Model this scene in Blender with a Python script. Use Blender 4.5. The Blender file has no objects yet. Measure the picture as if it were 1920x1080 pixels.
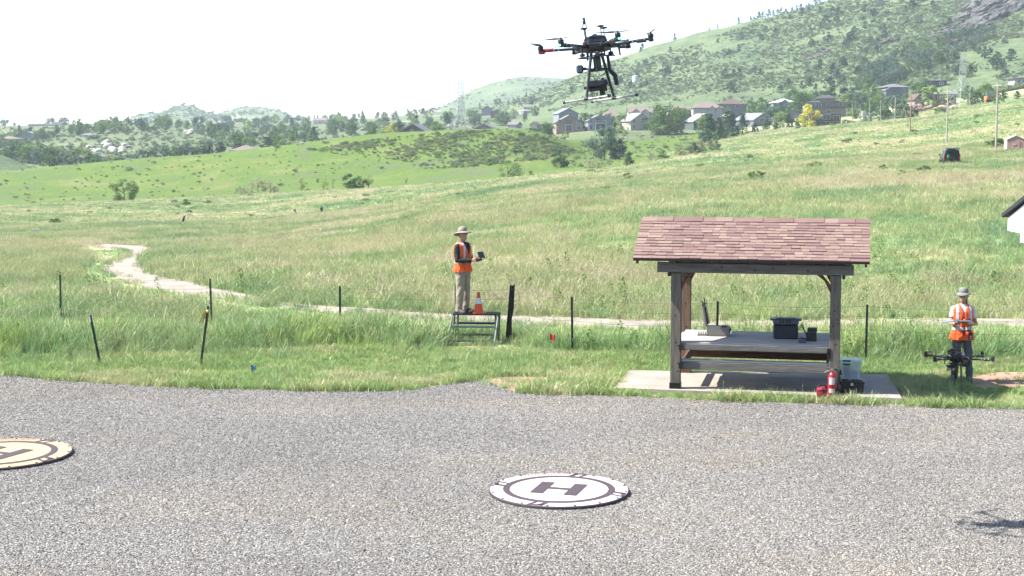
import bpy, bmesh, math, random
import numpy as np
from mathutils import Vector, Matrix, Euler

random.seed(11)
rng = np.random.default_rng(11)
SC = bpy.context.scene
COL = SC.collection
R = math.radians
PI = math.pi

# ------------------------------------------------------------------ camera, sky, sun, exposure
CAM_H = 4.4
F = 2800.0                      # focal length in photo pixels (1920 wide)
PITCH = math.atan(278 / F)
cd = bpy.data.cameras.new('camera')
cd.sensor_width = 36.0
cd.lens = 36.0 * F / 1920.0
cd.clip_start = 0.1
cd.clip_end = 12000
cam = bpy.data.objects.new('camera', cd)
COL.objects.link(cam)
cam.location = (0, 0, CAM_H)
cam.rotation_euler = (PI / 2 - PITCH, 0, 0)
SC.camera = cam

SUN_EL, SUN_AZ = R(48), R(-92)          # azimuth measured from +Y (north) clockwise: the sun stands to the left
to_sun = Vector((math.sin(SUN_AZ) * math.cos(SUN_EL), math.cos(SUN_AZ) * math.cos(SUN_EL), math.sin(SUN_EL)))
w = bpy.data.worlds.new('World')
SC.world = w
w.use_nodes = True
wn = w.node_tree
wn.nodes.clear()
sky = wn.nodes.new('ShaderNodeTexSky')
sky.sky_type = 'NISHITA'
sky.sun_disc = False
sky.sun_elevation = SUN_EL
sky.sun_rotation = SUN_AZ
sky.altitude = 1700
sky.air_density = 1.0
sky.dust_density = 3.2
sky.ozone_density = 1.0
bg = wn.nodes.new('ShaderNodeBackground')
bg.inputs['Strength'].default_value = 0.12
wo = wn.nodes.new('ShaderNodeOutputWorld')
wn.links.new(sky.outputs[0], bg.inputs[0])
wn.links.new(bg.outputs[0], wo.inputs[0])
sl = bpy.data.lights.new('sun', 'SUN')
sl.energy = 5.0
sl.angle = R(0.53)
sl.color = (1.0, 0.955, 0.88)
sun = bpy.data.objects.new('sun', sl)
COL.objects.link(sun)
sun.rotation_euler = to_sun.to_track_quat('Z', 'Y').to_euler()
SC.view_settings.view_transform = 'Standard'
SC.view_settings.look = 'None'
SC.view_settings.gamma = 1.0
SC.view_settings.use_curve_mapping = False
SC.view_settings.exposure = 1.7
SC.cycles.max_bounces = 6
SC.cycles.diffuse_bounces = 2
SC.cycles.transparent_max_bounces = 8
SC.cycles.volume_bounces = 0

# ------------------------------------------------------------------ object helpers
def link(o, parent=None):
    COL.objects.link(o)
    if parent is not None:
        o.parent = parent
    return o

def tag(o, label=None, cat=None, group=None, kind=None):
    if label: o['label'] = label
    if cat: o['category'] = cat
    if group: o['group'] = group
    if kind: o['kind'] = kind
    return o

def thing(name, label, cat, loc=(0, 0, 0), rz=0.0, group=None):
    o = bpy.data.objects.new(name, None)
    o.empty_display_size = 0.2
    link(o)
    o.location = loc
    o.rotation_euler = (0, 0, rz)
    return tag(o, label, cat, group)

def copy_tree(o, parent=None):
    c = o.copy()
    link(c, parent)
    for ch in list(o.children):
        copy_tree(ch, c)
    return c

class MB:
    """collects geometry, builds one mesh object"""
    def __init__(s):
        s.v, s.f, s.m = [], [], []
    def add(s, vs, fs, mi=0):
        b = len(s.v)
        s.v.extend([tuple(v) for v in vs])
        for f in fs:
            s.f.append(tuple(b + i for i in f)); s.m.append(mi)
        return s
    def box(s, c, sz, rot=None, mi=0, bev=0.0, taper=1.0):
        hx, hy, hz = sz[0] / 2, sz[1] / 2, sz[2] / 2
        M = rot if rot is not None else Matrix.Identity(3)
        if isinstance(M, (tuple, list)): M = Euler(M).to_matrix()
        c = Vector(c)
        if bev <= 0:
            vs = []
            for z, t in ((-hz, 1.0), (hz, taper)):
                for x, y in ((-hx, -hy), (hx, -hy), (hx, hy), (-hx, hy)):
                    vs.append(c + M @ Vector((x * t, y * t, z)))
            return s.add(vs, [(3, 2, 1, 0), (4, 5, 6, 7), (0, 1, 5, 4), (1, 2, 6, 5), (2, 3, 7, 6), (3, 0, 4, 7)], mi)
        b = min(bev, hx * .49, hy * .49, hz * .49)
        rings = []
        for z, ins in ((-hz, b), (-hz + b, 0), (hz - b, 0), (hz, b)):
            X, Y = hx - ins, hy - ins
            k = b if ins == 0 else b * 0.6
            t = taper if z > 0 else 1.0
            ring = [(-X + k, -Y), (X - k, -Y), (X, -Y + k), (X, Y - k), (X - k, Y), (-X + k, Y), (-X, Y - k), (-X, -Y + k)]
            rings.append([c + M @ Vector((x * t, y * t, z)) for x, y in ring])
        return s.loft(rings, mi)
    def loft(s, rings, mi=0, cap=True, closed=True):
        n = len(rings[0]); vs = [p for r in rings for p in r]; fs = []
        for i in range(len(rings) - 1):
            for j in range(n if closed else n - 1):
                k = (j + 1) % n
                fs.append((i * n + j, i * n + k, (i + 1) * n + k, (i + 1) * n + j))
        if cap:
            fs.append(tuple(range(n - 1, -1, -1)))
            o = (len(rings) - 1) * n
            fs.append(tuple(range(o, o + n)))
        return s.add(vs, fs, mi)
    def tube(s, pts, rad, n=8, mi=0, cap=True, round_end=False):
        pts = [Vector(p) for p in pts]
        if not hasattr(rad, '__len__'): rad = [rad] * len(pts)
        rad = list(rad)
        if round_end:
            a = (pts[0] - pts[1]).normalized(); b = (pts[-1] - pts[-2]).normalized()
            p0, r0, p1, r1 = pts[0], rad[0], pts[-1], rad[-1]
            pts = [p0 + a * r0, p0 + a * r0 * .7] + pts + [p1 + b * r1 * .7, p1 + b * r1]
            rad = [r0 * .25, r0 * .75] + rad + [r1 * .75, r1 * .25]
        rings = []; up = None
        for i, p in enumerate(pts):
            t = (pts[min(i + 1, len(pts) - 1)] - pts[max(i - 1, 0)])
            if t.length < 1e-9: t = Vector((0, 0, 1))
            t.normalize()
            if up is None:
                up = Vector((0, 0, 1)) if abs(t.z) < .9 else Vector((0, 1, 0))
            a = up - t * up.dot(t)
            if a.length < 1e-6: a = t.orthogonal()
            a.normalize(); b = t.cross(a); up = a
            rings.append([p + (a * math.cos(2 * PI * k / n) + b * math.sin(2 * PI * k / n)) * rad[i] for k in range(n)])
        return s.loft(rings, mi, cap)
    def cyl(s, p0, p1, r, r1=None, n=12, mi=0):
        return s.tube([p0, p1], [r, r if r1 is None else r1], n, mi)
    def lathe(s, prof, c=(0, 0, 0), n=20, mi=0, cap=True, sx=1.0, sy=1.0):
        c = Vector(c)
        return s.loft([[c + Vector((r * sx * math.cos(2 * PI * k / n), r * sy * math.sin(2 * PI * k / n), z)) for k in range(n)] for r, z in prof], mi, cap)
    def ell(s, c, r, n=14, m=9, mi=0, rot=None):
        c = Vector(c); M = rot if rot is not None else Matrix.Identity(3)
        rings = []
        for i in range(m):
            a = -PI / 2 + PI * (i + .35) / (m - .3)
            rings.append([c + M @ Vector((r[0] * math.cos(a) * math.cos(2 * PI * k / n), r[1] * math.cos(a) * math.sin(2 * PI * k / n), r[2] * math.sin(a))) for k in range(n)])
        return s.loft(rings, mi)
    def prism(s, poly, z0, z1, mi=0):
        n = len(poly)
        return s.loft([[(x, y, z0) for x, y in poly], [(x, y, z1) for x, y in poly]], mi)
    def mesh(s, name, smooth=False):
        me = bpy.data.meshes.new(name)
        me.from_pydata(s.v, [], s.f)
        me.polygons.foreach_set('material_index', s.m)
        if smooth:
            me.polygons.foreach_set('use_smooth', [True] * len(s.f))
        me.update()
        return me
    def build(s, name, mats, parent=None, smooth=False, loc=None):
        me = s.mesh(name, smooth)
        for m in (mats if isinstance(mats, (list, tuple)) else [mats]): me.materials.append(m)
        o = link(bpy.data.objects.new(name, me), parent)
        if loc is not None: o.location = loc
        if smooth:
            try: me.set_sharp_from_angle(angle=R(40))
            except Exception: pass
        return o

def fast_mesh(name, v, f, mats, mi=None, smooth=False):
    """numpy quads / tris"""
    me = bpy.data.meshes.new(name)
    v = np.asarray(v, np.float32); f = np.asarray(f, np.int32)
    me.vertices.add(len(v)); me.vertices.foreach_set('co', v.ravel())
    k = f.shape[1]
    me.loops.add(f.size); me.loops.foreach_set('vertex_index', f.ravel())
    me.polygons.add(len(f))
    me.polygons.foreach_set('loop_start', np.arange(0, f.size, k, dtype=np.int32))
    me.polygons.foreach_set('loop_total', np.full(len(f), k, np.int32))
    if mi is not None: me.polygons.foreach_set('material_index', np.asarray(mi, np.int32))
    if smooth: me.polygons.foreach_set('use_smooth', np.ones(len(f), bool))
    for m in (mats if isinstance(mats, (list, tuple)) else [mats]): me.materials.append(m)
    me.update(calc_edges=True)
    me.validate()
    return me

# ------------------------------------------------------------------ materials
class NT:
    def __init__(s, m):
        m.use_nodes = True
        s.m, s.t = m, m.node_tree
        s.t.nodes.clear()
        s.out = s.n('ShaderNodeOutputMaterial')
    def n(s, typ, **kw):
        nd = s.t.nodes.new(typ)
        for k, v in kw.items():
            if hasattr(nd, k): setattr(nd, k, v)
        return nd
    def l(s, a, b): s.t.links.new(a, b); return b
    def noise(s, vec, scale, detail=3, rough=.55, dist=0.0):
        nd = s.n('ShaderNodeTexNoise')
        nd.inputs['Scale'].default_value = scale; nd.inputs['Detail'].default_value = detail
        nd.inputs['Roughness'].default_value = rough; nd.inputs['Distortion'].default_value = dist
        if vec is not None: s.l(vec, nd.inputs['Vector'])
        return nd.outputs['Fac']
    def ramp(s, fac, stops, interp='LINEAR'):
        nd = s.n('ShaderNodeValToRGB'); cr = nd.color_ramp; cr.interpolation = interp
        while len(cr.elements) < len(stops): cr.elements.new(.5)
        for e, (p, c) in zip(cr.elements, stops):
            e.position = p; e.color = (c[0], c[1], c[2], 1) if hasattr(c, '__len__') else (c, c, c, 1)
        s.l(fac, nd.inputs[0]); return nd.outputs[0]
    def mix(s, fac, a, b, mode='MIX'):
        nd = s.n('ShaderNodeMix'); nd.data_type = 'RGBA'; nd.blend_type = mode
        for sock, val in ((nd.inputs[0], fac), (nd.inputs[6], a), (nd.inputs[7], b)):
            if hasattr(val, 'is_linked'): s.l(val, sock)
            elif hasattr(val, '__len__'): sock.default_value = (*val[:3], 1)
            else: sock.default_value = val
        return nd.outputs[2]
    def math(s, op, a, b=0.0):
        nd = s.n('ShaderNodeMath'); nd.operation = op
        for sock, val in ((nd.inputs[0], a), (nd.inputs[1], b)):
            if hasattr(val, 'is_linked'): s.l(val, sock)
            else: sock.default_value = val
        return nd.outputs[0]
    def pos(s, scale=(1, 1, 1)):
        g = s.n('ShaderNodeNewGeometry')
        mp = s.n('ShaderNodeMapping'); mp.inputs['Scale'].default_value = scale
        s.l(g.outputs['Position'], mp.inputs['Vector'])
        return mp.outputs[0]
    def obj(s, scale=(1, 1, 1)):
        g = s.n('ShaderNodeTexCoord')
        mp = s.n('ShaderNodeMapping'); mp.inputs['Scale'].default_value = scale
        s.l(g.outputs['Object'], mp.inputs['Vector'])
        return mp.outputs[0]
    def rand(s): return s.n('ShaderNodeObjectInfo').outputs['Random']
    def bump(s, h, strength=.3, dist=.02):
        nd = s.n('ShaderNodeBump'); nd.inputs['Strength'].default_value = strength; nd.inputs['Distance'].default_value = dist
        s.l(h, nd.inputs['Height']); return nd.outputs[0]
    def bsdf(s, col, rough=.8, metal=0.0, normal=None, spec=.3):
        nd = s.n('ShaderNodeBsdfPrincipled')
        if hasattr(col, 'is_linked'): s.l(col, nd.inputs['Base Color'])
        else: nd.inputs['Base Color'].default_value = (*col[:3], 1)
        if hasattr(rough, 'is_linked'): s.l(rough, nd.inputs['Roughness'])
        else: nd.inputs['Roughness'].default_value = rough
        nd.inputs['Metallic'].default_value = metal
        nd.inputs['Specular IOR Level'].default_value = spec
        if normal is not None: s.l(normal, nd.inputs['Normal'])
        s.l(nd.outputs[0], s.out.inputs[0]); return nd

_mc = {}
ALB = .62           # paint-chart values brought down to measured daylight albedo
def M(name, col, rough=.6, metal=0.0, var=.18, scale=14.0, bump=0.0, spec=.35, stretch=(1, 1, 1)):
    """plain material with noise-driven tone, roughness and optional relief"""
    key = (name, tuple(col), rough)
    if key in _mc: return _mc[key]
    col = tuple(c * ALB for c in col)
    m = bpy.data.materials.new(name); t = NT(m)
    v = t.obj(stretch)
    f = t.noise(v, scale, 4)
    lo = tuple(max(0, c * (1 - var)) for c in col); hi = tuple(min(1, c * (1 + var)) for c in col)
    c = t.ramp(f, [(.3, lo), (.7, hi)])
    r = t.ramp(f, [(.3, max(0, rough - .08)), (.7, min(1, rough + .08))])
    nrm = t.bump(t.noise(v, scale * 3, 3), bump, .01) if bump > 0 else None
    t.bsdf(c, r, metal, nrm, spec)
    _mc[key] = m
    return m

def leaf_mat(name, cols, transl=.3, scale=.6, hue_rand=.35, rough=.75):
    """foliage: tone from world-space noise and a per-instance random, thin-leaf translucency"""
    m = bpy.data.materials.new(name); t = NT(m)
    f = t.noise(t.pos(), scale, 3)
    f2 = t.math('ADD', t.math('MULTIPLY', f, 1 - hue_rand), t.math('MULTIPLY', t.rand(), hue_rand))
    c = t.ramp(f2, [(.28, cols[0]), (.5, cols[1]), (.72, cols[2])])
    transl = min(.5, transl + .12)
    d = t.n('ShaderNodeBsdfDiffuse'); t.l(c, d.inputs[0])
    tr = t.n('ShaderNodeBsdfTranslucent'); t.l(c, tr.inputs[0])
    mx = t.n('ShaderNodeMixShader'); mx.inputs[0].default_value = transl
    t.l(d.outputs[0], mx.inputs[1]); t.l(tr.outputs[0], mx.inputs[2]); t.l(mx.outputs[0], t.out.inputs[0])
    return m

# ------------------------------------------------------------------ the lie of the land
def hash2(ix, iy, seed=0):
    n = (ix.astype(np.int64) * 374761393 + iy.astype(np.int64) * 668265263 + seed * 982451653) & 0x7fffffff
    n = ((n ^ (n >> 13)) * 1274126177) & 0x7fffffff
    return ((n ^ (n >> 16)) & 0xffff) / 65535.0
def vnoise(x, y, seed=0):
    ix, iy = np.floor(x), np.floor(y); fx, fy = x - ix, y - iy
    fx = fx * fx * (3 - 2 * fx); fy = fy * fy * (3 - 2 * fy)
    ix = ix.astype(np.int64); iy = iy.astype(np.int64)
    a = hash2(ix, iy, seed); b = hash2(ix + 1, iy, seed); c = hash2(ix, iy + 1, seed); d = hash2(ix + 1, iy + 1, seed)
    return (a * (1 - fx) + b * fx) * (1 - fy) + (c * (1 - fx) + d * fx) * fy
def fbm(x, y, o=4, seed=0):
    s = 0; a = .5
    for i in range(o):
        s = s + a * vnoise(x * 2 ** i + 17.3 * i, y * 2 ** i + 9.1 * i, seed + i); a *= .5
    return s

sp_, cp_ = math.sin(PITCH), math.cos(PITCH)
def ray(px, py):
    u, v = (px - 960) / F, (540 - py) / F
    return Vector((u, cp_ + v * sp_, -sp_ + v * cp_))
def P(px, py, Y):
    d = ray(px, py); return Vector((0, 0, CAM_H)) + d * (Y / d.y)
def zat(py, Y):
    v = (540 - py) / F
    return CAM_H + Y * (-sp_ + v * cp_) / (cp_ + v * sp_)
def Yflat(py, z=0.0):
    v = (540 - py) / F
    return (z - CAM_H) * (cp_ + v * sp_) / (-sp_ + v * cp_)

# sections through the land: per bearing (photo column) the distance and the height line of each feature
TC = [-700, 0, 240, 480, 720, 960, 1030, 1080, 1200, 1340, 1440, 1560, 1680, 1920, 2600]
NEARZ = {36: [0] * 15,
         60: [-1.2, -.8, -.8, -.6, -.4, -.1, 0, 0, .05, .1, .2, .33, .45, .7, 1.0],
         100: [-3.5, -3.2, -3.2, -3, -2, -.9, -.6, -.4, 0, .2, .4, .7, 1.0, 1.6, 2.2],
         150: [-6, -5.5, -5.5, -5.3, -3.6, -1.5, -1.0, -.8, -.2, .3, .8, 1.2, 1.6, 2.3, 3.5],
         250: [-9, -8.6, -8.6, -8.0, -6, -3.0, -2.2, -1.6, -.8, .6, 1.3, 2.3, 3.4, 6.4, 9]}
FARF = [  # (Y, py) per column
 [(380,400),(400,388),(400,378),(400,366),(390,352),(360,335),(355,328),(350,322),(340,311),(470,268),(520,250),(505,239),(480,226),(350,200),(350,150)],
 [(440,404),(440,392),(440,381),(440,369),(430,357),(410,342),(410,335),(410,328),(400,316),(520,272),(560,252),(540,241),(540,228),(420,200),(420,140)],
 [(470,390),(470,380),(470,372),(470,360),(470,343),(460,325),(465,318),(470,312),(470,300),(560,268),(590,246),(585,239),(580,222),(480,190),(480,130)],
 [(520,352),(520,350),(520,335),(520,320),(520,300),(510,285),(515,282),(520,295),(530,291),(600,262),(615,243),(612,237.5),(610,215),(520,182),(520,115)],
 [(570,320),(570,322),(570,300),(570,279),(570,252),(560,240),(560,248),(560,280),(570,281),(640,252),(640,240),(640,236.5),(640,212),(560,176),(560,100)],
 [(640,335),(640,335),(640,318),(640,300),(640,272),(640,260),(630,262),(620,262),(620,263),(665,245),(668,237),(674,234),(680,206),(620,168),(620,80)],
 [(760,310),(760,312),(800,302),(800,288),(800,262),(800,246),(720,250),(690,245),(690,244),(690,240),(690,234),(700,218),(720,200),(680,160),(680,60)],
 [(950,275),(950,280),(950,270),(950,268),(1000,248),(1000,236),(900,236),(850,230),(850,226),(850,215),(850,205),(850,188),(850,165),(800,125),(800,0)],
 [(1150,250),(1150,250),(1150,241),(1150,250),(1250,236),(1250,222),(1150,216),(1050,208),(1050,192),(1000,163),(1000,147),(1000,123),(1000,95),(950,60),(950,-100)],
 [(1400,240),(1400,241),(1400,233),(1450,238),(1600,228),(1500,206),(1350,192),(1250,178),(1250,147),(1200,106),(1200,86),(1180,58),(1150,22),(1100,-20),(1100,-200)],
 [(1800,236),(1800,237),(1800,231),(1900,229),(2000,222),(1800,192),(1600,163),(1450,139),(1400,97),(1400,63),(1400,37),(1400,-2),(1400,-50),(1400,-120),(1400,-300)],
 [(2100,262),(2100,262),(2100,258),(2200,258),(2300,255),(2100,230),(1900,205),(1750,180),(1700,140),(1700,110),(1700,90),(1700,48),(1700,0),(1700,-60),(1700,-220)],
 [(4200,262)] * 15]

def pchip(x, y, xq):
    h = np.diff(x); d = np.diff(y) / h; n = len(x)
    m = np.zeros(n); m[0], m[-1] = d[0], d[-1]
    for i in range(1, n - 1):
        if d[i - 1] * d[i] > 0:
            w1, w2 = 2 * h[i] + h[i - 1], h[i] + 2 * h[i - 1]
            m[i] = (w1 + w2) / (w1 / d[i - 1] + w2 / d[i])
    i = np.clip(np.searchsorted(x, xq) - 1, 0, n - 2)
    t = (xq - x[i]) / h[i]
    return ((2 * t**3 - 3 * t**2 + 1) * y[i] + (t**3 - 2 * t**2 + t) * h[i] * m[i] + (-2 * t**3 + 3 * t**2) * y[i + 1] + (t**3 - t**2) * h[i] * m[i + 1])

NU, NY = 641, 900
UG = np.linspace(-.9, .9, NU)
LY = np.linspace(math.log(8), math.log(4100), NY)
tcu = (np.array(TC) - 960) / F
def across(vals):
    a = np.interp(UG, tcu, vals)
    k = np.hanning(19); k /= k.sum()
    return np.convolve(np.pad(a, 9, mode='edge'), k, mode='valid')
fY = [across([y] * 15) for y in (8, 30, 36, 60, 100, 150, 250)] + [across([p[0] for p in f]) for f in FARF]
fZ = [across([0] * 15)] * 2 + [across(NEARZ[k]) for k in (36, 60, 100, 150, 250)] + [across([zat(p[1], p[0]) for p in f]) for f in FARF]
HT = np.zeros((NU, NY)); YG = np.exp(LY)
for i in range(NU):
    HT[i] = pchip(np.array([a[i] for a in fY]), np.array([a[i] for a in fZ]), YG)
XX, YY = UG[:, None] * YG[None, :], np.broadcast_to(YG[None, :], (NU, NY))
amp = np.interp(YY, [0, 45, 90, 300, 700, 1000, 1400, 4000], [0, 0, .25, .5, .9, 5, 9, 9])
side = np.clip((UG[:, None] * 2800 + 0) / 250, .12, 1)          # the big gullies belong to the mountain
side = np.where(YY > 700, side, 1)
gul = np.abs(fbm((XX * .8 + YY * .55) / 90, (YY * .5 - XX * .25) / 210, 4, 5) - .47) * 4 - .5
und = (fbm(XX / 38, YY / 38, 4, 3) - .47) * 2
HT += np.where(YY > 760, amp * side * (.75 * gul + .5 * und), amp * und)
# slight crown of the gravel lot and dips in the verge
def hv(x, y):
    x = np.asarray(x, float); y = np.asarray(y, float)
    ys = np.clip(y, 8.001, 4000)
    iu = np.clip((x / ys + .9) / 1.8 * (NU - 1), 0, NU - 1.001)
    iy = np.clip((np.log(ys) - LY[0]) / (LY[-1] - LY[0]) * (NY - 1), 0, NY - 1.001)
    a, b = iu.astype(int), iy.astype(int); fu, fy = iu - a, iy - b
    return (HT[a, b] * (1 - fu) + HT[a + 1, b] * fu) * (1 - fy) + (HT[a, b + 1] * (1 - fu) + HT[a + 1, b + 1] * fu) * fy
def h(x, y): return float(hv(x, y))
_YS = np.exp(np.linspace(math.log(9), math.log(3900), 2600))
def G(px, py, ymin=9.0):
    """first ground point seen through a photo pixel"""
    d = ray(px, py)
    ys = _YS[_YS >= ymin]
    zs = CAM_H + d.z / d.y * ys
    dz = zs - hv(d.x / d.y * ys, ys)
    hit = np.nonzero(dz <= 0)[0]
    if len(hit) == 0: return None
    i = hit[0]
    if i == 0: y = ys[0]
    else:
        a, b = dz[i - 1], dz[i]; y = ys[i - 1] + (ys[i] - ys[i - 1]) * a / (a - b + 1e-9)
    x = d.x / d.y * y
    return Vector((x, y, h(x, y)))
def on(px, Y, dz=0.0):
    x = (px - 960) / F * Y * 1.0
    x = x / (cp_ + (540 - 262) / F * sp_)
    return Vector((x, Y, h(x, Y) + dz))
def in_poly(px, py, poly):
    r = np.zeros(len(px), bool); n = len(poly)
    for i in range(n):
        x0, y0 = poly[i][0], poly[i][1]; x1, y1 = poly[(i + 1) % n][0], poly[(i + 1) % n][1]
        c = (y0 > py) != (y1 > py)
        with np.errstate(divide='ignore', invalid='ignore'):
            xi = (x1 - x0) * (py - y0) / (y1 - y0 + 1e-12) + x0
        r ^= c & (px < xi)
    return r

# ------------------------------------------------------------------ ground materials
def meadow_colour(t, v=None):
    """patchy meadow: blue-green brome, fresh green, yellow-green and ripe straw-coloured cheatgrass"""
    big = t.noise(t.pos((.045, .028, .03)), 1.0, 4, .6, .6)
    med = t.noise(t.pos((.22, .12, .2)), 1.0, 4, .6)
    fine = t.noise(t.pos((1, 1, 1)), 1.6, 3)
    a = t.math('ADD', t.math('MULTIPLY', big, .62), t.math('ADD', t.math('MULTIPLY', med, .55), t.math('MULTIPLY', fine, .16)))
    c = t.ramp(a, [(.52, (.125, .218, .108)), (.585, (.172, .262, .110)), (.64, (.232, .300, .125)), (.69, (.325, .345, .172)), (.75, (.40, .37, .235))])
    pk = t.noise(t.pos((.10, .075, .1)), 1.0, 4, .65, .4)
    c = t.mix(t.ramp(pk, [(.61, 0), (.70, .55)]), c, (.30, .225, .175))
    return c, a

def ground_mat(name, fn, rough=.95, bumps=((.8, .25), (6, .12))):
    m = bpy.data.materials.new(name); t = NT(m)
    c = fn(t)
    hsum = None
    for sc, st in bumps:
        x = t.math('MULTIPLY', t.noise(t.pos(), sc, 4), st)
        hsum = x if hsum is None else t.math('ADD', hsum, x)
    t.bsdf(c, rough, 0, t.bump(hsum, .9, .6), .1)
    return m

def f_meadow(t):
    c, a = meadow_colour(t)
    s = t.noise(t.pos(), 5, 4)
    return t.mix(t.ramp(s, [(.30, .08), (.7, .42)]), c, (.13, .12, .06))  # ground darkened in mottles, standing in for shade among sparse blades
def f_ridge(t):
    n = t.noise(t.pos((.05, .05, .05)), 1.0, 5, .6)
    n2 = t.noise(t.pos(), .6, 4)
    a = t.math('ADD', t.math('MULTIPLY', n, .75), t.math('MULTIPLY', n2, .25))
    n3 = t.noise(t.pos(), 1.7, 4)
    c = t.ramp(a, [(.36, (.090, .110, .052)), (.47, (.074, .122, .024)), (.57, (.098, .138, .030)), (.67, (.150, .145, .070))])
    return t.mix(1.0, c, t.ramp(n3, [(.3, .62), (.65, 1.15)]), 'MULTIPLY')
def f_valley(t):
    n = t.noise(t.pos((.02, .02, .02)), 1.0, 5, .6)
    n2 = t.noise(t.pos(), .15, 4)
    a = t.math('ADD', t.math('MULTIPLY', n, .6), t.math('MULTIPLY', n2, .4))
    return t.ramp(a, [(.38, (.060, .085, .045)), (.52, (.10, .125, .06)), (.64, (.15, .16, .085))])
def f_mount(t):
    n = t.noise(t.pos((.012, .007, .014)), 1.0, 6, .62, .8)
    n2 = t.noise(t.pos((.11, .05, .13)), 1.0, 6, .7, .5)
    n3 = t.noise(t.pos((.45, .25, .5)), 1.0, 4, .65)
    a = t.math('ADD', t.math('MULTIPLY', n, .34), t.math('ADD', t.math('MULTIPLY', n2, .40), t.math('MULTIPLY', n3, .26)))
    return t.ramp(a, [(.38, (.034, .056, .030)), (.46, (.066, .096, .046)), (.53, (.098, .128, .058)), (.60, (.128, .148, .070)), (.67, (.175, .155, .102))])
m_meadow = ground_mat('meadow_ground', f_meadow)
m_ridge = ground_mat('ridge_grass', f_ridge, bumps=((.3, .8), (1.6, .4)))
m_valley = ground_mat('valley_ground', f_valley, bumps=((.15, 1.2), (.7, .6)))
m_mount = ground_mat('mountain_scrub', f_mount, bumps=((.06, 3.0), (.25, 1.6), (.9, .6)))

def f_gravel(t):
    big = t.noise(t.pos(), .16, 4, .6)
    tone = t.ramp(big, [(.35, .80), (.65, 1.0)])
    vo = t.n('ShaderNodeTexVoronoi'); vo.inputs['Scale'].default_value = 42; t.l(t.pos(), vo.inputs['Vector'])
    sep = t.n('ShaderNodeSeparateColor'); t.l(vo.outputs['Color'], sep.inputs[0])
    c = t.ramp(sep.outputs[0], [(0, (.085, .081, .076)), (.45, (.15, .143, .135)), (.8, (.23, .22, .207)), (1, (.33, .318, .298))])
    br = t.noise(t.pos((.30, 1.5, 1)), .42, 5, .65)
    c = t.mix(t.ramp(br, [(.54, 0), (.70, .32)]), c, (.17, .135, .095))
    return t.mix(1.0, c, tone, 'MULTIPLY')
m_gravel = bpy.data.materials.new('gravel'); _t = NT(m_gravel)
_c = f_gravel(_t)
_vo = _t.n('ShaderNodeTexVoronoi'); _vo.inputs['Scale'].default_value = 42; _t.l(_t.pos(), _vo.inputs['Vector'])
_h = _t.math('ADD', _t.math('MULTIPLY', _t.math('SUBTRACT', 1.0, _vo.outputs['Distance']), 1.0), _t.math('MULTIPLY', _t.noise(_t.pos(), 3.0, 3), .8))
_t.bsdf(_c, .92, 0, _t.bump(_h, 1.0, .02), .2)

def f_dirt(cols):
    def g(t):
        n = t.noise(t.pos(), 1.2, 5, .6); n2 = t.noise(t.pos(), 22, 3)
        a = t.math('ADD', t.math('MULTIPLY', n, .6), t.math('MULTIPLY', n2, .4))
        return t.ramp(a, [(.36, cols[0]), (.52, cols[1]), (.66, cols[2])])
    return g
m_dirt = ground_mat('bare_dirt', f_dirt([(.17, .11, .078), (.26, .175, .13), (.35, .26, .20)]), bumps=((2, .05), (18, .03)))
m_reddirt = ground_mat('red_dirt', f_dirt([(.19, .115, .078), (.27, .175, .125), (.36, .26, .20)]), bumps=((2, .05), (18, .03)))
m_path = ground_mat('path_gravel', f_dirt([(.185, .160, .132), (.26, .228, .190), (.34, .305, .26)]), bumps=((2, .04), (24, .04)))
m_concrete = ground_mat('concrete', f_dirt([(.185, .16, .135), (.26, .232, .20), (.30, .27, .235)]), rough=.88, bumps=((3, .01), (40, .006)))

# ------------------------------------------------------------------ terrain sheet, split where the ground changes character
ug = np.concatenate([np.linspace(-.88, -.40, 50)[:-1], np.linspace(-.40, .40, 330), np.linspace(.40, .88, 50)[1:]])
yg = np.concatenate([np.linspace(8.2, 45, 60)[:-1], np.exp(np.linspace(math.log(45), math.log(1500), 330))[:-1], np.exp(np.linspace(math.log(1500), math.log(3900), 40))])
GU, GY = np.meshgrid(ug, yg, indexing='ij')
TX, TY = GU * GY, GY
TZ = hv(TX, TY)
nu, ny = len(ug), len(yg)
idx = np.arange(nu * ny).reshape(nu, ny)
quads = np.stack([idx[:-1, :-1], idx[1:, :-1], idx[1:, 1:], idx[:-1, 1:]], -1).reshape(-1, 4)
uc = ((GU[:-1, :-1] + GU[1:, 1:]) / 2).ravel(); yc = ((GY[:-1, :-1] + GY[1:, 1:]) / 2).ravel()
def featY(k, u): return np.interp(u, UG, fY[k])
zone = np.where(yc < featY(8, uc), 0, np.where(yc < featY(12, uc), 1, np.where((yc < featY(15, uc) * 1.0) | (uc < -.06), 2, 3)))
zone = np.where((uc > .15) & (yc < featY(13, uc)), 0, zone)
zone = np.where((zone == 2) & (uc > -.02) & (yc > featY(13, uc)), 3, zone)
V = np.stack([TX.ravel(), TY.ravel(), TZ.ravel()], -1)
for k, (nm, mt) in enumerate((('meadow', m_meadow), ('ridge', m_ridge), ('valley', m_valley), ('mountain', m_mount))):
    q = quads[zone == k]
    used, inv = np.unique(q, return_inverse=True)
    me = fast_mesh(nm, V[used], inv.reshape(q.shape), mt, smooth=True)
    tag(link(bpy.data.objects.new(nm, me)), kind='structure')
# ground behind and beside the camera
b = MB(); b.add([(-160, -200, 0), (160, -200, 0), (160, 8.2, 0), (-160, 8.2, 0)], [(0, 1, 2, 3)])
tag(b.build('ground', m_meadow), kind='structure')

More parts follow.
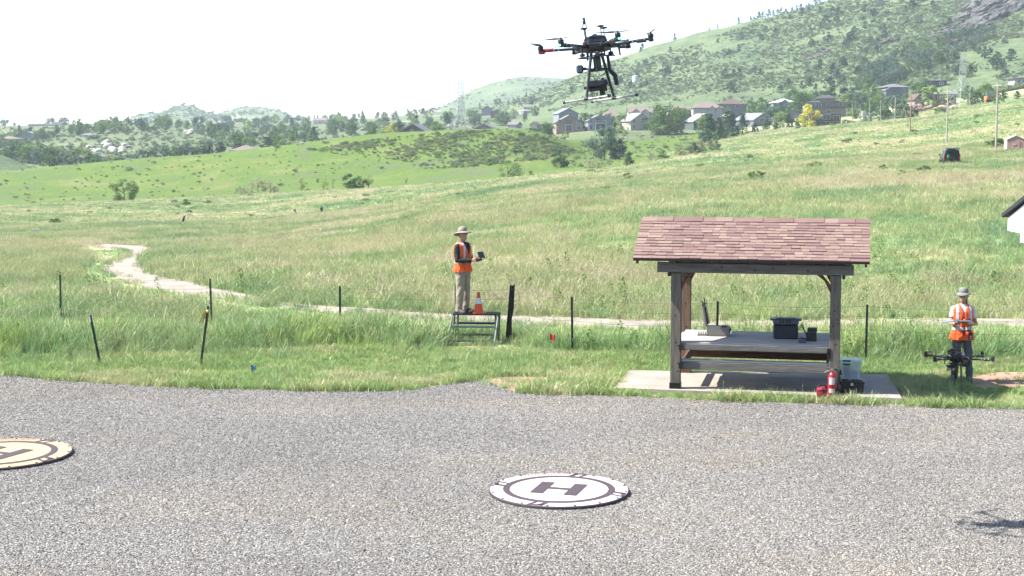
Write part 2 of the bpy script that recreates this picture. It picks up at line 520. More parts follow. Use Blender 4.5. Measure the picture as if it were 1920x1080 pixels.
# far hills on the skyline
def far_ridge(name, prof, Y0, Y1, mt, base_py, seed, amp=6.0):
    prof = sorted(prof)
    pxs = np.linspace(prof[0][0], prof[-1][0], 150)
    top = pchip(np.array([p[0] for p in prof], float), np.array([p[1] for p in prof], float), pxs)
    vs = []; m = 14
    for i, px in enumerate(pxs):
        zt, zb = zat(top[i], Y1), zat(base_py, Y0)
        zt = max(zt, zb)
        for j in range(m + 5):
            if j <= m:
                s = j / m; Y = Y0 + (Y1 - Y0) * s; z = zb + (zt - zb) * (s ** .85)
            else:
                s = (j - m) / 4; Y = Y1 + (Y1 - Y0) * s * .8; z = zt + (zb - 15 - zt) * s
            x = (px - 960) / F * Y
            k = amp * (0 if j in (0,) else 1) * min(1, (zt - zb) / 20)
            z += k * (float(fbm(np.array(x / 110), np.array(Y / 110), 4, seed)) - .47) * 2
            vs.append((x, Y, z))
    n = m + 5
    q = [(i * n + j, (i + 1) * n + j, (i + 1) * n + j + 1, i * n + j + 1) for i in range(len(pxs) - 1) for j in range(n - 1)]
    return tag(link(bpy.data.objects.new(name, fast_mesh(name, vs, q, mt, smooth=True))), kind='structure')
m_farhill = ground_mat('far_hill_ground', lambda t: t.ramp(t.noise(t.pos((.012, .01, .02)), 1.0, 6, .65), [(.38, (.055, .085, .045)), (.52, (.10, .135, .06)), (.64, (.17, .175, .10))]), bumps=((.03, 4), (.1, 2)))
far_ridge('far_hill', [(225, 234), (250, 221), (268, 214), (290, 211), (310, 208), (325, 201), (345, 197), (365, 198), (380, 204), (400, 212), (425, 220), (460, 228)], 2500, 2900, m_farhill, 240, 3)
far_ridge('far_hill', [(395, 232), (420, 211), (440, 205), (465, 200), (490, 202), (520, 206), (540, 214), (552, 221), (575, 228)], 2650, 3050, m_farhill, 240, 8)
far_ridge('far_mesa', [(780, 226), (815, 206), (850, 188), (880, 171), (905, 163), (950, 153), (1000, 147), (1040, 147), (1100, 144), (1180, 150)], 2300, 3000, m_mount, 232, 12, 8)
far_ridge('scrub_hill', [(-260, 262), (-120, 268), (-40, 279), (0, 289), (30, 300), (55, 311), (78, 322), (110, 334)], 600, 680, m_mount, 338, 15, 1.5)
m_quarry = ground_mat('quarry_rock', f_dirt([(.24, .20, .17), (.33, .28, .25), (.42, .37, .34)]), bumps=((.05, 3), (.3, 1)))
far_ridge('far_quarry', [(690, 226), (705, 208), (735, 208), (755, 211), (768, 220)], 2300, 2400, m_quarry, 228, 4, 3)
far_ridge('far_quarry', [(758, 224), (775, 207), (800, 204), (820, 206), (850, 212), (870, 222)], 2150, 2250, m_quarry, 226, 6, 3)

# ------------------------------------------------------------------ gravel lot, dirt, path, slab
def flat_sheet(name, poly, z, mt, kind='structure', jitter=0.0, step=.25, seed=1, thick=0.0):
    r = random.Random(seed); pts = []
    n = len(poly)
    for i in range(n):
        a, b_ = Vector(poly[i][:2]), Vector(poly[(i + 1) % n][:2])
        k = max(1, int((b_ - a).length / step)) if jitter > 0 and (b_ - a).length < 40 else 1
        nn = Vector((-(b_ - a).y, (b_ - a).x)).normalized() if (b_ - a).length > 0 else Vector((0, 0))
        for j in range(k):
            p = a.lerp(b_, j / k) + nn * (r.uniform(-jitter, jitter) if jitter > 0 else 0)
            pts.append(p)
    bm = bmesh.new()
    vs = [bm.verts.new((p.x, p.y, z)) for p in pts]
    fc = bm.faces.new(vs)
    if fc.normal.z < 0: fc.normal_flip()
    if thick > 0:
        ext = bmesh.ops.extrude_face_region(bm, geom=[fc])
        for v in [e for e in ext['geom'] if isinstance(e, bmesh.types.BMVert)]: v.co.z += thick
    bmesh.ops.triangulate(bm, faces=bm.faces[:])
    bmesh.ops.recalc_face_normals(bm, faces=bm.faces[:])
    me = bpy.data.meshes.new(name); bm.to_mesh(me); bm.free()
    me.materials.append(mt)
    return tag(link(bpy.data.objects.new(name, me)), kind=kind)

def GP(px, py):
    p = G(px, py); return (p.x, p.y)
lot_edge = [(-500, 690), (-200, 694), (0, 704), (100, 713), (250, 725), (420, 731), (600, 735), (760, 735), (840, 722), (905, 714), (960, 736), (1010, 741), (1100, 742), (1200, 745), (1300, 752), (1500, 757), (1700, 763), (1920, 769), (2200, 778), (2600, 790)]
lot_poly = [GP(*p) for p in lot_edge] + [(45, 8), (60, -60), (-60, -60), (-45, 8)]
flat_sheet('gravel_lot', lot_poly, .012, m_gravel, jitter=.09, step=.16)
dirt_poly = [GP(*p) for p in [(898, 717), (930, 708), (985, 706), (1030, 709), (1090, 708), (1115, 713), (1060, 719), (1010, 722), (985, 731), (965, 738), (930, 724)]]
flat_sheet('dirt_patch', dirt_poly, .006, m_dirt, jitter=.07, step=.14, seed=4)
red_poly = [GP(*p) for p in [(1815, 716), (1828, 704), (1858, 699), (1900, 698), (2000, 700), (2000, 728), (1905, 727), (1850, 730), (1820, 724)]]
flat_sheet('dirt_patch', red_poly, .006, m_reddirt, jitter=.06, step=.14, seed=5)
def Gz(px, py, z):
    Y = Yflat(py, z); p = P(px, py, Y); return (p.x, p.y)
slab_poly = [Gz(1152, 727, .09), Gz(1180, 694, .09), Gz(1664, 702, .09), Gz(1692, 747, .09)]
flat_sheet('concrete_slab', slab_poly, -.12, m_concrete, thick=.21)
path_L = [(1990, 599), (1920, 598), (1700, 599), (1450, 602), (1300, 602), (1100, 597), (960, 592), (820, 588), (700, 579), (560, 571), (480, 556), (404, 541), (355, 529), (310, 521), (284, 511), (271, 500), (270, 490), (284, 480), (294, 470), (281, 463), (240, 460), (195, 457)]
path_R = [(1990, 613), (1920, 611), (1700, 612), (1450, 615), (1300, 617), (1100, 614), (960, 610), (820, 602), (700, 592), (560, 580), (470, 565), (396, 558), (340, 552), (285, 541), (240, 529), (205, 512), (192, 499), (222, 488), (238, 475), (228, 468), (208, 466), (180, 463)]
pl, pr = [], []
for a, b_ in zip(path_L, path_R):
    pl.append(G(*a)); pr.append(G(*b_))
def dens(ps, k=8):
    out = []
    for i in range(len(ps) - 1):
        p0, p1, p2, p3 = ps[max(i - 1, 0)], ps[i], ps[i + 1], ps[min(i + 2, len(ps) - 1)]
        for j in range(k):
            t = j / k
            out.append(.5 * ((2 * p1) + (-p0 + p2) * t + (2 * p0 - 5 * p1 + 4 * p2 - p3) * t * t + (-p0 + 3 * p1 - 3 * p2 + p3) * t ** 3))
    return out + [ps[-1]]
pl, pr = dens(pl), dens(pr)
vs = []
for a, b_ in zip(pl, pr):
    for s in np.linspace(-.08, 1.08, 9):
        p = a.lerp(b_, s + (float(fbm(np.array(a.x * 1.1 + 7 * s), np.array(a.y * 1.1), 3, 33)) - .47) * .22); vs.append((p.x, p.y, h(p.x, p.y) + (.022 if 0 < s < 1 else -.02)))
q = [(i * 9 + j, i * 9 + j + 1, (i + 1) * 9 + j + 1, (i + 1) * 9 + j) for i in range(len(pl) - 1) for j in range(8)]
tag(link(bpy.data.objects.new('path', fast_mesh('path', vs, q, m_path, smooth=True))), kind='structure')
path_poly = [(p.x, p.y) for p in pl] + [(p.x, p.y) for p in reversed(pr)]

# ------------------------------------------------------------------ grass and scrub that nobody could count
def grass_mat(name, kind):
    m = bpy.data.materials.new(name); t = NT(m)
    c, a = meadow_colour(t)
    if kind == 'verge':
        n = t.noise(t.pos(), .5, 4)
        c = t.ramp(n, [(.34, (0.185, 0.286, 0.090)), (.5, (0.252, 0.336, 0.118)), (.64, (0.358, 0.370, 0.185))])
    elif kind == 'lush':
        n = t.noise(t.pos(), .4, 4)
        c2 = t.ramp(n, [(.36, (0.168, 0.308, 0.090)), (.5, (0.207, 0.330, 0.140)), (.62, (0.269, 0.392, 0.103))])
        c = t.mix(.72, c, c2)
    elif kind == 'seed':
        n = t.noise(t.pos(), .3, 3)
        c = t.ramp(n, [(.35, (.31, .30, .14)), (.6, (.40, .37, .20))])
    r = t.rand()
    br = t.ramp(r, [(0, .72), (1, 1.28)])
    c = t.mix(1.0, c, br, 'MULTIPLY')
    dry = t.ramp(r, [(.86, 0), (.93, .55)])
    if kind != 'seed': c = t.mix(dry, c, (.30, .26, .13))
    d = t.n('ShaderNodeBsdfDiffuse'); t.l(c, d.inputs[0])
    tr = t.n('ShaderNodeBsdfTranslucent'); t.l(c, tr.inputs[0])
    gl = t.n('ShaderNodeBsdfGlossy'); gl.inputs['Roughness'].default_value = .45; gl.inputs[0].default_value = (.5, .5, .5, 1)
    mx = t.n('ShaderNodeMixShader'); mx.inputs[0].default_value = .35
    t.l(d.outputs[0], mx.inputs[1]); t.l(tr.outputs[0], mx.inputs[2])
    m2 = t.n('ShaderNodeMixShader'); m2.inputs[0].default_value = .05
    t.l(mx.outputs[0], m2.inputs[1]); t.l(gl.outputs[0], m2.inputs[2]); t.l(m2.outputs[0], t.out.inputs[0])
    return m
g_field, g_verge, g_lush, g_seed = [grass_mat('grass_' + k, k) for k in ('field', 'verge', 'lush', 'seed')]

def blades(seed, n, rad, hmin, hmax, wid, lean, mats, seedfrac=0.0, droop=.5):
    r = np.random.default_rng(seed)
    V, Fc, MI = [], [], []
    for i in range(n):
        a = r.uniform(0, 2 * PI); rr = rad * math.sqrt(r.uniform()); bx, by = rr * math.cos(a), rr * math.sin(a)
        hh = r.uniform(hmin, hmax); la = r.uniform(0, 2 * PI) if r.uniform() < .5 else r.normal(0.3, .5); ln = lean * hh * abs(r.normal(.6, .5))
        dx, dy = math.cos(la), math.sin(la); sa = r.uniform(0, PI); wx, wy = math.cos(sa) * wid / 2, math.sin(sa) * wid / 2
        b0 = len(V)
        for t_, k in ((0, 1.0), (.45, .85), (.8, .55), (1.0, .12)):
            o = ln * t_ ** 1.8; z = hh * t_ * (1 - droop * .25 * (t_ ** 3) * ln / hh)
            V += [(bx + dx * o - wx * k, by + dy * o - wy * k, z), (bx + dx * o + wx * k, by + dy * o + wy * k, z)]
        for j in range(3):
            Fc.append((b0 + 2 * j, b0 + 2 * j + 1, b0 + 2 * j + 3, b0 + 2 * j + 2)); MI.append(0)
        if r.uniform() < seedfrac:
            o = ln; z = hh * 1.0
            for j in range(4):
                zz = z - .02 + j * .05 * hh; ox = o + .035 * hh * j; s = min(.011, hh * .017) * (1.2 - .25 * j); an = r.uniform(0, PI)
                ax, ay = math.cos(an) * s, math.sin(an) * s; b1 = len(V)
                V += [(bx + dx * ox - ax, by + dy * ox - ay, zz), (bx + dx * ox, by + dy * ox, zz - s * 2.4), (bx + dx * ox + ax, by + dy * ox + ay, zz), (bx + dx * (ox + s * .6), by + dy * (ox + s * .6), zz + s * 3.2)]
                Fc.append((b1, b1 + 1, b1 + 2, b1 + 3)); MI.append(1)
    return fast_mesh('tuft', V, Fc, mats, MI)

def leaf_quads(r, cen, nrm, size, n_aspect=.6):
    """arrays of leaf-sized quads: centres, facing normals, sizes"""
    n = len(cen)
    a = r.normal(size=(n, 3)); a -= nrm * (a * nrm).sum(1, keepdims=True); a /= np.linalg.norm(a, axis=1, keepdims=True) + 1e-9
    b_ = np.cross(nrm, a); s = size[:, None]
    q = np.stack([cen - a * s - b_ * s * n_aspect * .3, cen + b_ * s * n_aspect, cen + a * s + b_ * s * .1, cen - b_ * s * n_aspect], 1)
    return q.reshape(-1, 3), np.arange(n * 4).reshape(n, 4)

def shrub_mesh(seed, rad, hgt, n, leaf, mat, lobes=5):
    r = np.random.default_rng(seed)
    L = np.stack([r.uniform(-.55, .55, lobes) * rad, r.uniform(-.55, .55, lobes) * rad, r.uniform(.3, .68, lobes) * hgt], -1)
    ls = r.uniform(.4, .62, lobes)
    k = r.integers(0, lobes, n); d = r.normal(size=(n, 3)); d /= np.linalg.norm(d, axis=1, keepdims=True); d[:, 2] = np.abs(d[:, 2]) * r.choice([1, 1, 1, -.5], n)
    rr = r.uniform(.55, 1.08, n) ** .6
    c = L[k] + d * rr[:, None] * ls[k][:, None] * np.array([rad, rad, hgt * .75])
    c[:, 2] = np.maximum(c[:, 2], .02)
    nm = d + r.normal(size=(n, 3)) * .7; nm /= np.linalg.norm(nm, axis=1, keepdims=True)
    v, f = leaf_quads(r, c, nm, leaf * r.uniform(.6, 1.3, n))
    return fast_mesh('bush', v, f, mat)

def proto_col(name, meshes):
    c = bpy.data.collections.new(name)
    for i, me in enumerate(meshes):
        c.objects.link(bpy.data.objects.new('%s_%02d' % (name, i), me))
    return c

def scatter(name, pts, scl, protos, idxs=None, tilt=0.12, seed=0):
    """a cloud of points that geometry nodes dress with the prototypes"""
    r = np.random.default_rng(seed + 100)
    n = len(pts)
    me = bpy.data.meshes.new(name)
    me.vertices.add(n); me.vertices.foreach_set('co', np.asarray(pts, np.float32).ravel())
    a = me.attributes.new('scl', 'FLOAT', 'POINT'); a.data.foreach_set('value', np.asarray(scl, np.float32))
    a = me.attributes.new('rot', 'FLOAT_VECTOR', 'POINT')
    rot = np.stack([r.normal(0, tilt, n), r.normal(0, tilt, n), r.uniform(0, 2 * PI, n)], -1).astype(np.float32); a.data.foreach_set('vector', rot.ravel())
    a = me.attributes.new('pick', 'INT', 'POINT'); a.data.foreach_set('value', np.asarray(r.integers(0, len(protos.objects), n) if idxs is None else idxs, np.int32))
    o = link(bpy.data.objects.new(name, me)); tag(o, kind='stuff')
    ng = bpy.data.node_groups.new('scatter_' + name, 'GeometryNodeTree')
    ng.interface.new_socket('Geometry', in_out='INPUT', socket_type='NodeSocketGeometry')
    ng.interface.new_socket('Geometry', in_out='OUTPUT', socket_type='NodeSocketGeometry')
    N = ng.nodes; gi, go = N.new('NodeGroupInput'), N.new('NodeGroupOutput')
    ci = N.new('GeometryNodeCollectionInfo'); ci.inputs['Collection'].default_value = protos
    ci.inputs['Separate Children'].default_value = True; ci.inputs['Reset Children'].default_value = True
    ip = N.new('GeometryNodeInstanceOnPoints'); ip.inputs['Pick Instance'].default_value = True
    def attr(nm, ty):
        x = N.new('GeometryNodeInputNamedAttribute'); x.data_type = ty; x.inputs['Name'].default_value = nm
        return x.outputs['Attribute']
    ng.links.new(gi.outputs[0], ip.inputs['Points']); ng.links.new(ci.outputs[0], ip.inputs['Instance'])
    ng.links.new(attr('pick', 'INT'), ip.inputs['Instance Index'])
    ng.links.new(attr('rot', 'FLOAT_VECTOR'), ip.inputs['Rotation'])
    ng.links.new(attr('scl', 'FLOAT'), ip.inputs['Scale'])
    ng.links.new(ip.outputs[0], go.inputs[0])
    o.modifiers.new('scatter', 'NODES').node_group = ng
    return o

def land_pts(n, Ya, Yb, umax=.41, pw=1.0, seed=0, umin=None):
    r = np.random.default_rng(seed); n = int(n * 1.1)
    k = pw + 1
    y = (r.uniform(size=n) * (Yb ** k - Ya ** k) + Ya ** k) ** (1 / k)
    u = r.uniform(-umax if umin is None else umin, umax, n)
    return np.stack([u * y, y], -1)
LOT = [(p[0], p[1]) for p in lot_poly]
def keep_off(p, grow_lot=0.0, polys=()):
    k = ~in_poly(p[:, 0], p[:, 1] - grow_lot, LOT)
    for q_ in polys: k &= ~in_poly(p[:, 0], p[:, 1], q_)
    return k
def near_path(p):
    """trodden, shorter grass on the camera side of the path"""
    f = np.zeros(len(p), bool)
    for d in (.3, .7, 1.2, 1.8, 2.6, 3.6):
        f |= in_poly(p[:, 0] * (1 + d / p[:, 1]), p[:, 1] + d * np.clip(p[:, 1] / 36, 1, 3) ** 1.4, path_poly)
    return f
def thin_edge(poly, p, r, keep=.12):
    ins = in_poly(p[:, 0], p[:, 1], poly)
    return ~ins | (r.uniform(size=len(p)) < keep)

pr_verge = proto_col('verge_tuft', [blades(s, 26, .10, .05, .17, .009, .9, [g_verge, g_seed], .04) for s in range(5)])
pr_lush = proto_col('lush_tuft', [blades(20 + s, 26, .15, .22, .62, .013, .75, [g_lush, g_seed], .10) for s in range(6)])
pr_field = proto_col('field_tuft', [blades(40 + s, 30, .26, .10, .32, .015, .85, [g_field, g_seed], .22) for s in range(6)])
pr_far = proto_col('far_tuft', [blades(60 + s, 40, .9, .06, .20, .05, .9, [g_field, g_seed], .08) for s in range(5)])
pr_seed = proto_col('seed_tuft', [blades(80 + s, 24, .24, .22, .46, .010, .7, [g_field, g_seed], .85) for s in range(4)])

def zpts(p, dz=0.0): return np.concatenate([p, (hv(p[:, 0], p[:, 1]) + dz)[:, None]], 1)
r_ = np.random.default_rng(5)
# edge of the tall growth: mown verge in front of it
def tall_from(x): return np.interp(x, [-14, -9, -4, -1, 1.5, 4, 8, 13], [29.3, 29.0, 30.0, 30.3, 29.9, 29.1, 28.4, 28.2])

p = land_pts(46000, 23.0, 34, seed=1)
k = keep_off(p, .05, [slab_poly]) & thin_edge(dirt_poly, p, r_, .05) & thin_edge(red_poly, p, r_, .05)
k &= p[:, 1] < tall_from(p[:, 0]) + .9
p = p[k]; n_ = fbm(p[:, 0] / 1.4, p[:, 1] / 1.4, 3, 9)
scatter('verge_grass', zpts(p), np.clip(.55 + 1.3 * (n_ - .3), .5, 1.3) * r_.uniform(.7, 1.25, len(p)), pr_verge, seed=1)

# longer tufts straggling along the gravel edge and round the slab
e = []
for i in range(len(lot_edge) - 1):
    a, b_ = Vector(lot_poly[i]), Vector(lot_poly[i + 1])
    for j in range(int((b_ - a).length * (20 if lot_edge[i][0] > 1000 else 12))):
        q = a.lerp(b_, random.random()); e.append((q.x + random.gauss(0, .08), q.y + abs(random.gauss(0, .16)) - .05))
p = np.array(e); k = thin_edge(dirt_poly, p, r_, .05) & (np.abs(p[:, 0]) < 12) & (fbm(p[:, 0] / .7, p[:, 1] / .7, 3, 21) > .42)
scatter('edge_grass', zpts(p[k]), r_.uniform(.7, 1.7, k.sum()), pr_verge, seed=2)

p = land_pts(26000, 27.5, 47, seed=3)
n_ = fbm(p[:, 0] / 2.2, p[:, 1] / 2.2, 4, 31)
lo = tall_from(p[:, 0]) + (n_ - .47) * 2.2
k = keep_off(p, .5, [slab_poly, path_poly]) & (p[:, 1] > lo) & (r_.uniform(size=len(p)) < np.interp(p[:, 1], [28, 38, 47], [1, .75, .25]))
p, n_, lo = p[k], n_[k], lo[k]
s_ = np.clip((p[:, 1] - lo) / 1.4, .3, 1) * np.clip(.35 + 1.35 * n_, .4, 1.15) * np.interp(p[:, 1], [34, 37, 47], [1, .8, .8]) * r_.uniform(.75, 1.2, len(p))
s_ *= np.interp(p[:, 1] - tall_from(p[:, 0]), [0, 2.6, 4.2, 7], [1.05, 1.0, .55, .5])
fr_, k_ = near_path(p), ~in_poly(p[:, 0], p[:, 1], [(-1.45, 30.3), (.25, 30.3), (.25, 32.7), (-1.45, 32.7)])
s_ *= np.where(fr_, .55, 1); s_ *= np.where(k_, 1, .42)
scatter('tall_grass', zpts(p), s_, pr_lush, seed=3)

p = land_pts(74000, 36, 210, pw=.1, seed=4)
k = keep_off(p, .5, [path_poly]) & (~near_path(p) | (r_.uniform(size=len(p)) < np.where(p[:, 0] > -7.5, .65, .45))); p = p[k]
n_ = fbm(p[:, 0] / 9, p[:, 1] / 14, 4, 41)
s_ = np.clip(.3 + 1.4 * n_, .45, 1.3) * r_.uniform(.7, 1.3, len(p)) * np.interp(p[:, 1], [36, 130, 210], [.9, 1.5, 1.5]) * np.where(near_path(p), .30, 1)
scatter('meadow_grass', zpts(p), s_, pr_field, seed=4)
p = land_pts(16000, 33, 120, pw=.35, seed=6)
n_ = fbm(p[:, 0] / 7, p[:, 1] / 9, 3, 77) + np.where((p[:, 0] < -5) & (p[:, 1] < 52), .07, 0) + .16 * np.exp(-((p[:, 0] + 9.5) / 3.5) ** 2 - ((p[:, 1] - 62) / 9) ** 2) + .10 * np.exp(-((p[:, 0] + 15) / 3.5) ** 2 - ((p[:, 1] - 52) / 10) ** 2)
k = keep_off(p, .5, [path_poly]) & (n_ > .52) & ~near_path(p); p = p[k]
scatter('seeding_grass', zpts(p), r_.uniform(.7, 1.25, len(p)) * np.interp(p[:, 1], [33, 60, 120], [1, 1.0, 1.6]), pr_seed, seed=5)
p = land_pts(76000, 90, 640, pw=.25, seed=7)
u_ = p[:, 0] / p[:, 1]; yy = np.where(u_ > .14, featY(11, u_), featY(7, u_) + 12); p = p[p[:, 1] < yy]; p = p[~near_path(p) & ~in_poly(p[:, 0], p[:, 1], path_poly)]
scatter('distant_meadow_grass', zpts(p), r_.uniform(.7, 1.5, len(p)) * np.interp(p[:, 1], [110, 420], [.8, 1.5]), pr_far, seed=6)

p = land_pts(2600, 24.5, 32, seed=17); n_ = fbm(p[:, 0] / 1.1, p[:, 1] / 1.1, 3, 19)
k = keep_off(p, .0, [slab_poly]) & thin_edge(dirt_poly, p, r_, 0) & thin_edge(red_poly, p, r_, 0) & (n_ > .5) & (p[:, 1] < tall_from(p[:, 0]) + .5); p = p[k]
scatter('verge_clumps', zpts(p), r_.uniform(.22, .5, len(p)), pr_lush, seed=18)

e = []
for q_ in (pl, pr):
    for a, b_ in zip(q_[:-1], q_[1:]):
        for j in range(min(60, int((b_ - a).length * (9 if a.x > -7 else 3.5)) + 1)):
            q = a.lerp(b_, random.random()); e.append((q.x + random.gauss(0, .22), q.y + random.gauss(0, .22)))
p = np.array(e); p = p[(np.abs(p[:, 0] / p[:, 1]) < .37) & (fbm(p[:, 0] / 1.5, p[:, 1] / 1.5, 3, 27) > .40)]
scatter('path_edge_grass', zpts(p), r_.uniform(.35, .95, len(p)), pr_field, seed=28)

p = land_pts(5200, 37, 105, pw=.3, seed=37); n_ = fbm(p[:, 0] / 3.2, p[:, 1] / 5, 4, 91)
k = keep_off(p, 1, [path_poly]) & (n_ > .545) & ~near_path(p); p = p[k]
scatter('lush_clumps', zpts(p), r_.uniform(.45, .85, len(p)) * np.interp(p[:, 1], [37, 105], [.9, 1.3]), pr_lush, seed=38)
# broad-leaved weeds in the tall grass
m_weed = leaf_mat('weed_leaf', [(.06, .13, .04), (.10, .18, .05), (.16, .23, .07)], .3, 2.0)
def weed_mesh(seed):
    r = np.random.default_rng(seed); n = 60
    t_ = r.uniform(.1, 1, n); a = r.uniform(0, 2 * PI, n); rr = .22 * (1.1 - t_) + .03
    c = np.stack([rr * np.cos(a), rr * np.sin(a), t_ * .8], -1)
    nm = np.stack([np.cos(a) * .4, np.sin(a) * .4, np.ones(n)], -1) + r.normal(size=(n, 3)) * .4; nm /= np.linalg.norm(nm, axis=1, keepdims=True)
    v, f = leaf_quads(r, c, nm, r.uniform(.04, .09, n), .4)
    return fast_mesh('weed', v, f, m_weed)
pr_weed = proto_col('weed', [weed_mesh(s) for s in range(4)])
p = land_pts(420, 29, 55, pw=.4, seed=8)
n_ = fbm(p[:, 0] / 5, p[:, 1] / 5, 3, 51); k = keep_off(p, 1.0, [slab_poly, path_poly]) & (n_ > .47) & (p[:, 1] > tall_from(p[:, 0]) + .5); p = p[k]
scatter('weeds', zpts(p), r_.uniform(.35, .75, len(p)), pr_weed, seed=8)
# a few stems growing in front of the slab
p = np.array([GP(x, y) for x, y in [(1345, 752), (1352, 754), (1490, 756), (1496, 757), (1503, 755), (1510, 757), (1484, 757), (1600, 760), (1630, 761), (1436, 752), (1380, 752), (1660, 762), (1700, 764), (1722, 764), (1745, 765), (1775, 766), (1800, 766), (1830, 767), (1850, 768), (1870, 768), (1900, 769), (1910, 768), (1760, 763), (1815, 764), (1885, 765)]])
scatter('edge_stems', zpts(p, .0), r_.uniform(.28, .5, len(p)), pr_lush, seed=9)

# gravel stones
m_stone = bpy.data.materials.new('gravel_stone'); _t = NT(m_stone)
_big = _t.noise(_t.pos((.5, 1.1, 1)), .35, 4, .6)
_t.bsdf(_t.mix(1.0, _t.ramp(_t.rand(), [(0, (.06, .057, .054)), (.22, (.128, .121, .109)), (.55, (.230, .217, .196)), (.88, (.335, .317, .287)), (1, (.26, .215, .17))]), _t.ramp(_big, [(.36, (.80, .80, .82)), (.5, (1, 1, 1)), (.64, (1.12, 1.05, .95))]), 'MULTIPLY'), .9, 0, None, .25)
def stone(seed):
    r = random.Random(seed); bm = bmesh.new(); bmesh.ops.create_icosphere(bm, subdivisions=1, radius=1.0)
    for v in bm.verts: v.co = Vector((v.co.x * r.uniform(.7, 1.25), v.co.y * r.uniform(.6, 1.1), v.co.z * r.uniform(.4, .75)))
    me = bpy.data.meshes.new('stone'); bm.to_mesh(me); bm.free(); me.materials.append(m_stone); return me
pr_stone = proto_col('stone', [stone(s) for s in range(6)])
p = land_pts(380000, 13.5, 28.5, pw=1.2, umax=.40, seed=12)
p = p[~keep_off(p, .12)]
scatter('loose_gravel', np.concatenate([p, np.full((len(p), 1), .015)], 1), np.random.default_rng(13).lognormal(math.log(.0070), .34, len(p)), pr_stone, tilt=.5, seed=13)
p = np.array([Vector(GP(x, y)) for x, y in zip(r_.uniform(-40, 1960, 900), r_.uniform(700, 770, 900))])
k = thin_edge(dirt_poly, p, r_, .5); p = p[k & (np.abs(np.interp(p[:, 0], [q_[0] for q_ in lot_poly[:20]], [q_[1] for q_ in lot_poly[:20]]) - p[:, 1]) < .5)]
scatter('stray_gravel', np.concatenate([p, np.full((len(p), 1), .012)], 1), r_.uniform(.008, .016, len(p)), pr_stone, tilt=.5, seed=14)

# scrub on the ridge and the mountain
sage = leaf_mat('scrub_leaf', [(.105, .155, .066), (.150, .195, .090), (.205, .235, .125)], .38, .05, .5)
sage_m = leaf_mat('mountain_scrub_leaf', [(.088, .130, .070), (.130, .175, .090), (.185, .225, .115)], .36, .02, .55)
pr_scrub = proto_col('scrub', [shrub_mesh(s, 1.05, .8, 150, .17, sage) for s in range(5)])
pr_mscrub = proto_col('mscrub', [shrub_mesh(30 + s, 1.0, 1.0, 70, .26, sage_m) for s in range(4)])
def hill_points(name, n, seed):
    r = np.random.default_rng(seed); out = []
    for o in [o for o in COL.objects if o.name.startswith(name)]:
        me = o.data; co = np.empty(len(me.vertices) * 3, np.float32); me.vertices.foreach_get('co', co); co = co.reshape(-1, 19, 3)[:, :15]
        i = r.integers(0, len(co) - 1, n); j = r.integers(0, 14, n); a, c = r.uniform(size=n)[:, None], r.uniform(size=n)[:, None]
        q = (co[i, j] * (1 - a) + co[i + 1, j] * a) * (1 - c) + (co[i, j + 1] * (1 - a) + co[i + 1, j + 1] * a) * c
        k = fbm(q[:, 0] / 120, q[:, 1] / 90, 3, seed) + .12 * (j / 14); out.append(q[k > .5])
    return np.concatenate(out)
def px_points(n, poly, seed, ymin=9.0, cond=None):
    r = np.random.default_rng(seed); P_ = []
    x0, x1 = min(q[0] for q in poly), max(q[0] for q in poly); y0, y1 = min(q[1] for q in poly), max(q[1] for q in poly)
    a = r.uniform(x0, x1, n * 4); b_ = r.uniform(y0, y1, n * 4); ok = in_poly(a, b_, poly)
    for x, y in zip(a[ok][:n], b_[ok][:n]):
        q = G(x, y, ymin)
        if q is not None: P_.append(q[:])
    return np.array(P_)
scr = px_points(4600, [(575, 282), (640, 270), (700, 262), (830, 248), (960, 242), (1020, 246), (1060, 262), (1085, 284), (1060, 296), (1010, 300), (900, 312), (800, 318), (740, 300), (640, 291)], 3, 440)
n_ = fbm(scr[:, 0] / 14, scr[:, 1] / 22, 3, 61); scr = scr[r_.uniform(size=len(scr)) < np.clip((n_ - .27) * 3.2, .10, .85)]
scatter('ridge_scrub', scr, r_.lognormal(math.log(.55), .4, len(scr)), pr_scrub, seed=21)
s2 = px_points(300, [(1090, 262), (1160, 255), (1350, 250), (1400, 248), (1370, 262), (1300, 275), (1200, 300), (1100, 318), (1060, 310)], 4, 380)
s2b = px_points(240, [(0, 300), (330, 296), (640, 262), (760, 300), (640, 345), (300, 372), (0, 385)], 5, 300)
s2c = px_points(260, [(0, 400), (700, 345), (1000, 330), (1300, 290), (1640, 240), (1920, 210), (1920, 340), (1400, 380), (700, 400), (0, 425)], 6, 90)
sA = np.concatenate([s2, s2b, s2c]); scatter('scattered_scrub', sA, r_.lognormal(math.log(.55), .4, len(sA)) * np.interp(sA[:, 1], [60, 200, 350], [.25, .5, 1]), pr_scrub, seed=22)
ms = px_points(26000, [(850, 208), (930, 190), (1040, 160), (1190, 98), (1300, 76), (1400, 50), (1500, 14), (1530, 0), (1920, 0), (1920, 185), (1690, 195), (1600, 215), (1400, 195), (1250, 190), (1100, 205), (960, 215)], 7, 660)
n_ = fbm(ms[:, 0] / 60, ms[:, 1] / 90, 4, 71); ms = ms[n_ > .28 + .14 * r_.uniform(size=len(ms))]
scatter('mountain_brush', ms, r_.lognormal(math.log(.68), .5, len(ms)) * np.interp(ms[:, 1], [700, 1400], [.8, 1.25]), pr_mscrub, seed=23)
ex = px_points(1500, [(0, 240), (240, 240), (480, 240), (760, 232), (960, 222), (960, 236), (760, 256), (600, 268), (470, 272), (420, 282), (300, 294), (150, 303), (0, 312)], 8, 690)
scatter('valley_brush', ex, r_.lognormal(math.log(1.15), .4, len(ex)), pr_mscrub, seed=24)

